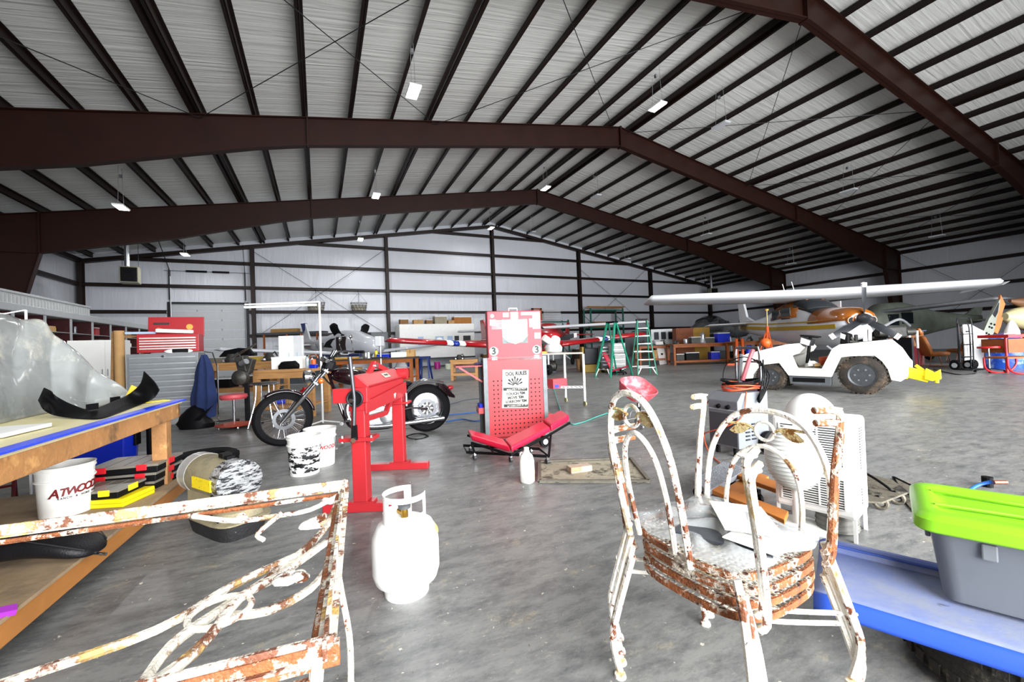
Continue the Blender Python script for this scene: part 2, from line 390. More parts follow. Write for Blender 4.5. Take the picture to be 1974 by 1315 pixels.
# overhead sectional door in the back wall
def sect():
    b = MB(); z = 0
    while z < GDZ-.05:
        b.bx(GD0, GD1, YB+.05, YB+.1, z+.006, min(z+.53, GDZ)); z += .54
    o = struct('door_1', b, M('door_grey', '#a8abae', .5, .1, .05), bev=.01)
    h_ = MB()
    for x in (GD0+1.15, GD0+2.3):
        for i in range(8): h_.box((x, YB+.04, .54*i), (.06, .02, .12))
    h_.build('door_hinge', GRY, o)
    t = MB(); t.bx(GD0-.14, GD0, YB-.1, YB+.06, 0, GDZ+.1); t.bx(GD1, GD1+.14, YB-.1, YB+.06, 0, GDZ+.1); t.bx(GD0-.14, GD1+.14, YB-.06, YB+.04, GDZ, GDZ+.1)
    t.build('door_frame', DKM, o)
    t = MB()
    for x in (GD0+.02, GD1-.02): t.cyl((x, YB-.12, 0), (x, YB-.12, GDZ+1.5), .03, n=6)
    t.build('track', ALU, o)
    t = MB(); t.cyl((GD0-.2, YB-.2, 5.95), (GD1+.4, YB-.2, 5.95), .018, n=8); t.build('spring_shaft', ALU, o)
    for a_, c_ in ((GD0+.75, GD0+1.7), (GD0+1.95, GD0+2.75)):
        t = MB(); t.cyl((a_, YB-.2, 5.95), (c_, YB-.2, 5.95), .055, n=10); t.build('spring', BLK, o)
    for x in (GD0, GD1):
        t = MB(); t.bx(x-.02, x+.02, YB-.24, YB-.02, GDZ+.2, 6.0); t.bar((x, YB-.15, 6.0), (x-.1 if x == GD0 else x+.1, YB-1.4, 7.3), .03, .03); t.build('bracket', DKM, o)
sect()
# hanging lamps, a grid over the hangar
EM = M('lamp_lit', '#ffffff', .4, emit=14.0, var=.0)
def lamp(x, y, on, label):
    zr = zt(x)
    t = thing('hanging_lamp', label, 'ceiling lamp', (x, y, zr-1.12), 0, None)
    MB().bx(-.15, .15, -.3, .3, 0, .05).build('housing', LGR if not on else WHT, t, bev=.01)
    MB().bx(-.13, .13, -.27, .27, -.012, 0).build('diffuser', EM if on else M('lamp_off', '#b9bcc0', .3, 0, .03), t)
    b = MB()
    for s_ in (-1, 1): b.cyl((0, s_*.22, .05), (0, s_*.14, 1.35), .006, n=5)
    b.build('hanging_wire', ALU, t)
    MB().bx(-.03, .03, -.02, .06, 1.0, 1.1).build('junction_box', ALU, t)
    if on:
        l = bpy.data.lights.new('lamp_light', 'AREA'); l.shape = 'RECTANGLE'; l.size = .26; l.size_y = .54; l.energy = 190
        o = bpy.data.objects.new('lamp_light', l); C.objects.link(o); o.parent = t; o.location = (0, 0, -.02)
rows = {-5.8: 'far left', 2.3: 'left of the ridge', 10.4: 'under the ridge', 13.45: 'just right of the ridge', 21.6: 'halfway down the right slope', 29.8: 'near the right eave'}
cols = {10.2: 'nearest', 17.7: 'middle', 24.9: 'farthest'}
for x, rn in rows.items():
    for y, cn in cols.items():
        if (x, y) in ((-5.8, 10.2),): continue
        on = x < 12
        if not on and (x, y) == (29.8, 24.9): pass
        lamp(x, y, on, ('lit white' if on else 'unlit grey') + ' hanging lamp ' + rn + ', ' + cn + ' of its row')
# unit heaters
def heater(px, py, Y, rz, lab):
    p = YP(px, py, Y); t = thing('unit_heater', lab, 'heater', p, rz)
    BG = M('beige_enamel', '#8d8a78', .5, .1)
    MB().bx(-.34, .34, -.3, .3, -.38, .38).build('casing', BG, t, bev=.02)
    b = MB()
    for i in range(7): b.box((0, -.31, -.28+.09*i), (.56, .05, .015), (R_(35), 0, 0))
    b.build('louvre', DKM, t); MB().bx(-.29, .29, -.306, -.30, -.33, .33).build('opening', BLK, t)
    top = zt(p.x)-p.z+.25
    MB().cyl((-.1, 0, .38), (-.1, 0, top), .1, n=12).build('flue', ALU, t)
    for x_, y_ in ((.3, 0), (-.3, .2)): MB().cyl((x_, y_, .38), (x_, y_, top), .01, n=5).build('hanger_rod', DKM, t)
heater(251, 531, 25, R_(8), 'beige unit heater hanging in the left corner')
heater(1374, 564, 26.5, R_(-20), 'beige unit heater hanging near the right corner column')
# ================================================================== FOREGROUND
# ---- rusty white wrought-iron table frame without its glass
def rust_table():
    z = .68; A = F(664, 934, z); B = F(627, 1246, z); dA = (F(0, 1024, z)-A).normalized()
    Cc = A + dA*1.0; Dd = B + dA*1.0; o = A.copy(); o.z = 0
    t = thing('patio_table_frame', 'rusty white wrought iron table frame without its top, nearest the camera at lower left', 'table', o)
    L = lambda p: p-o
    b = MB(); cor = [A, B, Dd, Cc]
    for i in range(4):
        p, q = cor[i], cor[(i+1) % 4]; dr = (q-p).normalized(); inn = Z_.cross(dr)
        b.bar(L(p)-dr*.012, L(q)+dr*.012, .03, .006, Z_.cross(dr)); b.bar(L(p)-Z_*.013, L(q)-Z_*.013, .004, .028, Z_.cross(dr))
    b.build('rim', RUSTT, t)
    MB().bar(L(B)+dA*-.02-Z_*.012, L(Dd)-Z_*.012, .012, .034).build('near_bar', RUST, t)
    # lower inner rail and scrollwork apron on the near right side
    b = MB(); e = (B-A); S = lambda u, dz, off=0.: L(A + e*u - Z_*dz) + dA*off
    b.tube([S(.02, .03, .02), S(.98, .03, .02)], .008, 6); b.tube([L(A+dA*.02)-Z_*.03, L(Cc)-Z_*.03], .007, 6); b.tube([L(B+dA*.02)-Z_*.05, L(Dd)-Z_*.05], .009, 6)
    b.build('lower_rail', RUST, t, smooth=True)
    b = MB()
    b.tube(smooth_pts([S(.10, .03, .02), S(.30, .05, .05), S(.50, .06, .13), S(.66, .05, .2), S(.80, .04, .25), S(.95, .05, .26)]), .009, 6)
    b.tube(smooth_pts([S(.38, .05, .03), S(.55, .05, .12), S(.68, .03, .17), S(.86, .03, .2), S(.99, .03, .28)]), .009, 6)
    b.tube(smooth_pts([S(.45, .05, .1), S(.56, .05, .21), S(.70, .05, .30), S(.78, .05, .48), S(.9, .05, .72)]), .008, 6)
    b.tube(smooth_pts([S(.55, .05, .02), S(.66, .05, .05), S(.72, .05, .12), S(.70, .05, .2)]), .008, 6)
    b.torus(S(.70, .04, .2), Z_, .05, .006); b.torus(S(.93, .04, .34), Z_, .045, .007)
    b.build('scroll', RUSTT, t, smooth=True)
    b = MB(); T = lambda s_, dz, off: L(A + dA*s_ + e.normalized()*off - Z_*dz)
    b.tube(smooth_pts([T(.02, .03, .01), T(.1, .05, .05), T(.2, .06, .03), T(.3, .05, .05), T(.42, .03, .01)]), .007, 6)
    b.tube(smooth_pts([T(.05, .05, .12), T(.12, .08, .1), T(.03, .1, .06)]), .009, 6)
    b.tube(smooth_pts([T(.18, .05, .04), T(.24, .09, .07), T(.22, .1, .1)]), .007, 6)
    b.build('scroll', RUSTW, t, smooth=True)
    for s_, dz, off in ((.05, .04, .02), (.07, .07, .1), (.3, .05, .03)):      # cast flowers
        b = MB(); c = T(s_, dz, off)
        for k in range(6): b.sph(c+Vector((math.cos(k*1.05)*.014, math.sin(k*1.05)*.014, random.uniform(-.006, .006))), (.012, .012, .007), 8, 5)
        b.sph(c, .009, 8, 5); b.build('cast_flower', RUSTW, t, smooth=True)
    b = MB(); c = S(.62, .04, .09)
    for k in range(7): b.sph(c+Vector((math.cos(k*.9)*.02, math.sin(k*.9)*.02, .002*k)), (.017, .017, .008), 8, 5)
    b.build('cast_flower', RUSTW, t, smooth=True)
    for p, dx in ((A, .0), (B, .0), (Dd, .0), (Cc, .0)):
        q = L(p); b = MB(); b.tube(smooth_pts([q-Z_*.01+dA*.01, q-Z_*.25+dA*.03, q+dA*.0-Z_*.5, Vector((q.x, q.y, .02))]), .010, 8); b.sph((q.x, q.y, .012), (.018, .018, .012), 10, 6)
        b.build('leg', RUSTW, t, smooth=True)
rust_table()
# ---- stacked wrought-iron chairs
def iron_chair(bh, label, seatz=.42, bw=1., bxo=0., lean=.16, back=True):
    t = thing('iron_chair', label, 'chair', (0, 0, 0), 0, 'wrought iron chairs in one stack')
    n = 40; hw = .212
    def se(a, s_=1.): c, q = math.cos(a), math.sin(a); return Vector((math.copysign(abs(c)**.62, c)*hw*s_, math.copysign(abs(q)**.62, q)*hw*s_, 0))
    b = MB(); b.loft([[se(2*PI*i/n, s_)+Vector((0, 0, z)) for i in range(n)] for s_, z in ((1, seatz-.010), (1.0, seatz+.008), (.96, seatz+.008), (.96, seatz-.010))], closed=True)
    b.build('seat_rim', RUST, t)
    b = MB()
    for k in range(-11, 12):
        u = k*.0195; m = hw*.965*(max(0, 1-abs(u/hw)**3.2))**(1/3.2); 
        b.bar((u, -m, seatz-.004), (u, m, seatz-.004), .0045, .003, X_)
        b.bar((-m, u, seatz-.001), (m, u, seatz-.001), .003, .0045, X_)
    b.build('seat', RUSTW, t)
    for sx in (-1, 1):
        for sy in (-1, 1):
            x, y = sx*.2, sy*.2; b = MB()
            pts = smooth_pts([(x*.98, y*.98, seatz+.01), (x*1.08, y*1.02, seatz-.06), (x*1.22, y*1.12, seatz-.18), (x*1.28, y*1.2, .12), (x*1.18, y*1.16, .02)])
            b.tube(pts, .0115, 7); b.lathe([(0, 0), (.02, 0), (.018, .01), (0, .012)], (x*1.18, y*1.16, .0)); b.build('leg', RUSTW, t, smooth=True)
    b = MB()
    b.tube(smooth_pts([(-.242, .222, .27), (-.1, .05, .265), (0, .01, .265), (.1, .05, .265), (.242, .222, .27)]), .007, 6); b.build('stretcher', RUSTW, t, smooth=True)
    b = MB(); top = seatz+bh; yb = .21
    bkp = []
    def Pb(x, z): return Vector((x*bw+bxo, yb+.0+(z-seatz)*lean, z))
    b.tube(smooth_pts([Pb(-.185, seatz-.02), Pb(-.195, seatz+bh*.35), Pb(-.18, seatz+bh*.68), Pb(-.11, seatz+bh*.93), Pb(0, top), Pb(.11, seatz+bh*.93), Pb(.18, seatz+bh*.68), Pb(.195, seatz+bh*.35), Pb(.185, seatz-.02)], 5), .0105, 7)
    b.tube(smooth_pts([Pb(-.11, seatz), Pb(-.12, seatz+bh*.35), Pb(-.09, seatz+bh*.62), Pb(0, seatz+bh*.74), Pb(.09, seatz+bh*.62), Pb(.12, seatz+bh*.35), Pb(.11, seatz)], 5), .0085, 7)
    bkp.append(b.build('back_frame', RUSTW, t, smooth=True))
    b = MB(); rc = Pb(0, seatz+bh*.85); b.torus(rc, Y_, .032, .006, 20, 6); bkp.append(b.build('ring', RUSTW, t, smooth=True))
    for s_ in (-1, 1):
        b = MB(); c = Pb(s_*.085, seatz+bh*.84)
        b.loft([[c+Vector((s_*(u-.5)*.075, 0, (.5-u)*.02))+Vector((0, -.004*q, (r*math.sin(PI*u)**.7)*.018)) for q, r in ((0, 1), (1, 0), (0, -1), (-1, 0))] for u in (.02, .25, .5, .75, .98)])
        b.tube(smooth_pts([Pb(s_*.03, seatz+bh*.85), Pb(s_*.06, seatz+bh*.88), Pb(s_*.13, seatz+bh*.88)]), .0055, 5)
        bkp.append(b.build('cast_leaf', M('rusty_cream', '#d9c58e', .7, 0, .2, 20, .5, 60, col2='#8a5a20', cut=(.5, .56), s2=30), t, smooth=True))
    for s_ in (-1, 1):
        b = MB(); x = s_*.205
        b.tube(smooth_pts([(x, -.17, seatz-.01), (x*1.1, -.175, seatz+.03), (x*1.12, -.20, seatz+.22), (x*1.14, -.235, seatz+.37), (x*1.12, -.22, seatz+.398), (x*1.02, -.15, seatz+.405)]), .0105, 7); b.lathe([(0, 0), (.022, .002), (.024, .006), (0, .01)], (x*1.1, -.215, seatz+.402), n=10)
        b.build('arm', RUST if s_ < 0 else RUSTW, t, smooth=True)
    if not back:
        for o_ in bkp: bpy.data.objects.remove(o_)
    return t
CX, CY = 1.14, .925
c0 = iron_chair(.47, 'rusty white wrought iron chair at the bottom of the stack, back toward the air conditioner', .39, 1.05)
c0.location = (CX, CY, 0); c0.rotation_euler = (0, 0, R_(-84))
c1 = iron_chair(.47, 'rusty white wrought iron chair, second from the bottom of the stack', .39, 1.05, back=False); c1.location = (CX+.004, CY, .035); c1.rotation_euler = (0, 0, R_(-86))
c2 = iron_chair(.50, 'rusty white wrought iron chair, second from the top of the stack', .39, .66, .06, .2, back=False)
c2.location = (CX, CY, .07); c2.rotation_euler = (0, 0, R_(93))
c3 = iron_chair(.47, 'rusty white wrought iron chair on top of the stack, holding the plastic bag', .39, .66, .06, .2); c3.location = (CX-.004, CY+.002, .108); c3.rotation_euler = (0, 0, R_(91))
# the bag with papers on the top seat
def bag():
    z0 = .508; t = thing('plastic_bag', 'clear crumpled plastic bag with papers on the top iron chair', 'bag', (1.15, .95, z0))
    rnd = random.Random(4)
    def fn(u, v):
        x = (u-.5)*.42; y = (v-.5)*.44; e = (1-abs(2*u-1)**3)*(1-abs(2*v-1)**3)
        z = .006+e*.035*(.6+.4*math.sin(u*9+v*5))+e*.012*math.sin(u*23+math.sin(v*11)*2)
        return (x+.012*math.sin(v*17), y+.012*math.sin(u*15), max(z, .003))
    MB().grid(fn, 40, 40).build('film', M('bag_film', '#b4b8b8', .15, 0, .2, 3, alpha=.6, bump=.4, bscale=14), t, smooth='all')
    MB().box((-.02, -.05, .012), (.2, .26, .008), (.03, .02, .5)).build('dark_booklet', M('slate', '#3c4046', .5), t)
    MB().box((.05, -.06, .045), (.2, .16, .003), (.08, -.05, .9)).build('paper_sheet', PAPER, t)
    MB().box((.0, -.14, .02), (.16, .14, .003), (.05, .1, .3)).build('paper_sheet', PAPER, t)
bag()
# ---- propane tank
def tank():
    p = F(789, 1150); p.y += .02; t = thing('propane_tank', 'white propane tank standing on the concrete in the foreground', 'gas tank', (p.x, p.y+.03, 0), R_(200))
    W = M('tank_white', '#f4f4f1', .35, 0, .03)
    MB().lathe([(0, .03), (.10, .035), (.14, .07), (.152, .11), (.152, .23), (.148, .27), (.125, .315), (.08, .338), (0, .345)], n=40).build('vessel', W, t, smooth=True)
    MB().lathe([(.094, 0), (.10, 0), (.104, .045), (.098, .05)], n=32, closed=True).build('foot_ring', W, t, smooth=True)
    b = MB(); n = 30
    a0, a1 = R_(-140), R_(140)
    def collar(lo, hi, x0, x1): b.grid(lambda u, v: (math.cos(x0+(x1-x0)*u)*.098, math.sin(x0+(x1-x0)*u)*.098, lo+(hi-lo)*v), n, 2, .003)
    collar(.325, .375, a0, a1); collar(.435, .46, a0, a1)
    for x0, x1 in ((a0, a0+.35), (-.25, .25), (a1-.35, a1)): collar(.374, .436, x0, x1)
    b.build('collar', W, t, smooth=True)
    b = MB(); b.cyl((0, 0, .34), (0, 0, .385), .016); b.cyl((0, 0, .36), (0, -.05, .36), .014); b.build('valve', M('brass', '#b08a3a', .35, .9), t, smooth=True)
    MB().lathe([(0, .385), (.028, .385), (.03, .40), (0, .405)], n=12).build('valve_knob', M('grey_knob', '#55585a', .5), t, smooth=True)
    b = MB(); b.grid(lambda u, v: (math.cos(2.3+u*.6)*(.152-.045*v**2), math.sin(2.3+u*.6)*(.152-.045*v**2), .262+.05*v), 8, 4, .0008); b.build('warning_label', M('label_yellow', '#e8dc7a', .5, col2='#4a4630', cut=(.62, .66), s2=60), t)
tank()
# ---- buckets
def bucket(name, label, p, r0=.13, r1=.15, h=.37, body=None, deco=None):
    t = thing(name, label, 'bucket', p)
    body = body or WPL
    MB().lathe([(r0-.004, .006), (r0, 0), (r0+.001, .002), (r1-.006, h-.09), (r1+.004, h-.088), (r1+.004, h-.08), (r1-.004, h-.078), (r1-.002, h-.03), (r1+.005, h-.028), (r1+.005, h-.02), (r1, h-.018), (r1+.006, h), (r1-.002, h), (r1-.006, h-.01), (r0-.006, .012), (0, .012), (0, .006)], n=40, closed=True).build('pail', body, t, smooth=True)
    return t
b1 = bucket('bucket', 'white bucket with black camouflage print beside the red bending brake', F(588, 912), .125, .145, .36)
camo = M('camo_print', '#e9ebe8', .4, 0, .02, col2='#0c0d10', cut=(.51, .515), s2=9, stretch=(1, 1, 2.2))
MB().lathe([(.1275, .03), (.1400, .262), (.1405, .262), (.128, .03)], n=40, closed=True).build('camo_sleeve', camo, b1, smooth=True)
MB().tube([(math.cos(a)*.15, math.sin(a)*.15*.35-.12*math.sin(a), .29-math.sin(a)*.17) for a in [PI*i/16 for i in range(17)]], .0022, 5).build('handle', STEEL, b1, smooth=True)
bb = F(612, 903); bb += Vector((.03, .14, 0))
b2 = bucket('bucket', 'white bucket with red lettering behind the camouflage bucket', bb)
MB().tube([(.02+math.cos(a)*.02+.13, math.cos(a)*.15, .29-math.sin(a)*.16) for a in [PI*i/16 for i in range(17)]], .0022, 5).build('handle', STEEL, b2, smooth=True)
def arc_text(name, s, size, m, parent, r, z, a_c, spacing, font_sx=1., slant=0., lean=0.):
    """letters laid one by one round the wall of a bucket (one mesh)"""
    obs = []; n = len(s); me_all = bmesh.new()
    for i, ch in enumerate(s):
        if ch == ' ': continue
        a = a_c + (i-(n-1)/2)*spacing/r
        cu = bpy.data.curves.new('t', 'FONT'); cu.body = ch; cu.size = size*(1.12 if (i == 0 and n > 4 and n < 9) else 1); cu.extrude = .0006; cu.align_x = 'CENTER'; cu.align_y = 'CENTER'; cu.shear = slant; cu.offset = .035*size
        o = bpy.data.objects.new('t', cu); C.objects.link(o); dg = bpy.context.evaluated_depsgraph_get(); dg.update()
        me = bpy.data.meshes.new_from_object(o.evaluated_get(dg)); bpy.data.objects.remove(o)
        out = Vector((math.cos(a), math.sin(a), 0)); tx = Vector((-math.sin(a), math.cos(a), 0))
        mm = frame(out*(r+.001)+Z_*(z+lean*(i-(n-1)/2)), tx*font_sx, Z_)
        me.transform(mm @ Matrix.Diagonal((font_sx, 1, 1, 1))); me_all.from_mesh(me)
    me = bpy.data.meshes.new(name); me_all.to_mesh(me); me_all.free(); me.materials.append(m)
    o = bpy.data.objects.new(name, me); C.objects.link(o); o.parent = parent; return o
arc_text('lettering', 'ATWOODS', .05, M('letter_red', '#c01a22', .5), b2, .141, .19, math.atan2(-b2.location.y, -b2.location.x)+.35, .042, .95, .2)
# ---- the long wooden bench at the left
BW = 1.35; BL = 4.6; BTZ = .8
bo = Vector((-1.0, 4.1, 0)); brz = R_(-3)
bench = thing('workbench', 'long wooden workbench at the left with blue edged top', 'workbench', bo, brz)
MB().bx(-BW, 0, -BL, 0, BTZ-.03, BTZ-.012).build('top_board', M('bench_top', '#cfc49a', .6, 0, .15, 3, col2='#8f8a78', cut=(.6, .75), s2=2), bench)
b = MB(); b.bx(-.05, .02, -BL, .03, BTZ-.014, BTZ-.002); b.build('blue_edge', M('blue_edge', '#1b3fe0', .35), bench, bev=.003)
MB().bx(-BW, -.052, -BL+.01, .02, BTZ-.011, BTZ-.004).build('cover_sheet', M('cream_sheet', '#d9cf9f', .5, 0, .12, 2), bench)
for x0, x1, y0, y1 in ((-.045, -.005, -BL, -.03), (-BW, -BW+.04, -BL, -.03), (-BW, -.005, -.07, -.03)):
    MB().bx(x0, x1, y0, y1, BTZ-.135, BTZ-.03).build('apron_board', WOODX, bench, bev=.004)
for x, y in ((-.07, -.2), (-BW+.05, -.2), (-.07, -2.4), (-BW+.05, -2.4), (-.07, -4.4), (-BW+.05, -4.4)):
    if y > -1 or x < -.5: MB().bx(x-.045, x+.045, y-.045, y+.045, 0 if x < -.5 else .2, BTZ-.03).build('leg', WOODX, bench, bev=.004)
for x, y in ((-.12, -.25), (-.12, -4.3)): MB().bx(x-.045, x+.045, y-.045, y+.045, 0, .11).build('leg', WOODX, bench, bev=.004)
MB().bx(-BW, .035, -BL, -.03, .185, .2).build('shelf_board', PLY, bench, bev=.002)
MB().bx(-.01, .03, -BL, -.04, .095, .185).build('shelf_edge', M('pine_edge', '#a06a34', .6, 0, .2, 3, .1, 40, col2='#7a4420', cut=(.68, .74), s2=5, stretch=(1, .4, 1)), bench, bev=.004)
MB().bx(-BW, -.01, -.075, -.035, .095, .185).build('shelf_edge', WOODX, bench, bev=.004)
# on the shelf
pb = F(128, 992, .2); pb.y += .05; pb.x -= .02
b3 = bucket('bucket', 'white bucket with dark red store lettering on the bench shelf', pb, .115, .132, .30)
arc_text('lettering', 'ATWOODS', .062, M('letter_maroon', '#6e1216', .5), b3, .126, .155, math.atan2(-b3.location.y, -b3.location.x)+.50, .0385, .95, .25, .003)
arc_text('small_lettering', 'RANCH & HOME GOODS', .016, M('letter_dark', '#44383a', .5), b3, .1235, .118, math.atan2(-b3.location.y, -b3.location.x)+.62, .0128, .9, 0, .0004)
MB().tube([(math.cos(a)*.135, -abs(math.sin(a))*.02+.0, .24-abs(math.sin(a))*.0) for a in [PI+PI*i/12 for i in range(13)]], .003, 5).build('handle', WPL, b3, smooth=True)
def organiser(name, p, rz, w_, d_, h_, lidc, latch, label, ncomp=4):
    t = thing(name, label, 'storage box', p, rz)
    MB().bx(-w_/2, w_/2, -d_/2, d_/2, 0, h_*.72).build('tray', BLK, t, bev=.006)
    b = MB(); b.bx(-w_/2-.004, w_/2+.004, -d_/2-.004, d_/2+.004, h_*.72, h_)
    for i in range(1, ncomp): b.bx(-w_/2+w_*i/ncomp-.004, -w_/2+w_*i/ncomp+.004, -d_/2+.02, d_/2-.02, h_, h_+.003)
    b.build('lid', M('smoke_lid', '#77736a', .25, 0, .15, 10), t, bev=.004)
    for x in (-w_*.28, w_*.28): MB().bx(x-.03, x+.03, -d_/2-.012, -d_/2-.003, h_*.35, h_+.002).build('latch', latch, t, bev=.002)
    for x in (w_/2+.001,): MB().bx(x, x+.008, -.04, .04, h_*.35, h_+.002).build('latch', latch, t, bev=.002)
    return t
RL = M('latch_red', '#d0202a', .4); YLp = M('latch_yellow', '#f0dc20', .4)
q = F(275, 935, .2); q.z = .2; q += Vector((-.04, .02, 0))
for i, lb in enumerate(('black organiser with red latches at the bottom of the stack on the bench shelf', 'black organiser with red latches in the middle of the stack on the bench shelf', 'black organiser with red latches on top of the stack on the bench shelf')):
    organiser('parts_organiser', q+Vector((.004*i, -.006*i, .062*i)), R_(-14+2*i), .42, .34, .06, None, RL, lb)
q = F(245, 962, .2); q.z = .2; q += Vector((-.10, -.0, 0))
yb_ = thing('yellow_case', 'flat yellow plastic case on the bench shelf under the small organiser', 'case', q, R_(-20)); MB().bx(-.2, .2, -.13, .13, 0, .052).build('shell', YEL, yb_, bev=.006); MB().bx(-.201, .201, -.131, .131, .026, .029).build('seam', M('yellow_dark', '#a8950c', .5), yb_)
organiser('parts_organiser', q+Vector((-.02, .0, .053)), R_(-16), .34, .24, .055, None, YLp, 'small black organiser with yellow latches on the yellow case')
# cooler
q = D(205, 870, 3.95); q.z = 0
t = thing('cooler', 'blue cooler with white lid on the floor behind the end of the bench', 'cooler', q, R_(-5))
MB().loft([[Vector((x*s_, y*s_, z)) for x, y in ((-.2, -.14), (.2, -.14), (.24, 0), (.2, .14), (-.2, .14), (-.24, 0))] for s_, z in ((.9, 0), (1, .48), (1.03, .49))]).build('body', BLU, t, bev=.012)
MB().bx(-.22, .22, -.155, .155, .491, .55).build('lid', WPL, t, bev=.02)
MB().bx(.23, .25, -.05, .05, .3, .5).build('handle', BLK, t, bev=.005)
t = thing('tool_bag', 'black tool bag standing beside the blue cooler behind the bench', 'bag', q+Vector((.34, .1, 0)), 0)
MB().bx(-.05, .05, -.1, .1, 0, .52).build('body', BLK, t, bev=.03)
# motorcycle seat on the shelf
def seat_pad():
    base = F(90, 1085, .2); base.z = .2; t = thing('motorcycle_saddle', 'black stitched motorcycle seat lying on the bench shelf', 'motorcycle seat', base)
    rings = []; prof = [(-.5, .07, .04, .03), (-.42, .09, .06, .02), (-.3, .1, .085, .025), (-.16, .105, .10, .04), (-.02, .10, .105, .05), (.08, .105, .09, .04), (.16, .10, .075, .028), (.205, .07, .05, .022), (.22, .03, .02, .03)]
    ax = (F(200, 1070, .2)-F(40, 1085, .2)).normalized(); sd = Z_.cross(ax)
    for x, wv, hv, z0 in prof:
        rings.append([ax*(x+.0) + sd*(math.copysign(abs(math.cos(a))**.7, math.cos(a))*wv) + Z_*(z0 + hv*(.5+.5*math.copysign(abs(math.sin(a))**.7, math.sin(a)))) for a in [2*PI*i/20 for i in range(20)]])
    MB().loft(rings).build('cushion', M('black_vinyl', '#0e0e11', .45, 0, .15, 20, .15, 150, spec=.3), t, smooth=True, sub=1)
    b = MB(); 
    for s_ in (-1, 1): b.tube([ax*x + sd*s_*wv*.86 + Z_*(z0+hv*.86) for x, wv, hv, z0 in prof[1:8]], .0025, 5)
    b.build('piping', M('black_piping', '#26262a', .4), t, smooth=True)
    MB().cyl(ax*.2+Z_*.02, ax*.245+Z_*.014, .008).build('mount_bolt', STEEL, t)
    PT = M('purple_tape', '#8a2a9a', .5)
    MB().box(ax*-.23-sd*.105+Z_*.07, (.05, .004, .05)).build('purple_tape', PT, t)
seat_pad()
t = thing('purple_tag', 'purple tape tag on the near end of the bench shelf', 'tape', F(12, 1185, .2)); MB().box((0, 0, .012), (.05, .035, .022), (.3, .2, .5)).build('tape_strip', M('purple_tape', '#8a2a9a', .5), t)
# under the bench behind the bucket: an upholstered chair frame
t = thing('folding_frame', 'dark red folding chair frame in the shade under the bench', 'chair', F(60, 990, .0)+Vector((-.45, .3, 0)), .4)
b = MB()
for s_ in (-1, 1): b.tube([(s_*.2, -.2, .01), (s_*.2, .2, .42)], .012, 6); b.tube([(s_*.2, .2, .01), (s_*.2, -.2, .42)], .012, 6)
b.tube([(-.2, -.05, .16), (.2, -.05, .16)], .01, 6); b.build('frame', M('dark_red_paint', '#5d0f12', .4), t, smooth=True)
MB().bx(-.21, .21, -.2, .2, .42, .45).build('seat', M('patterned_cloth', '#4a4a40', .8, 0, .5, 14), t, bev=.01)
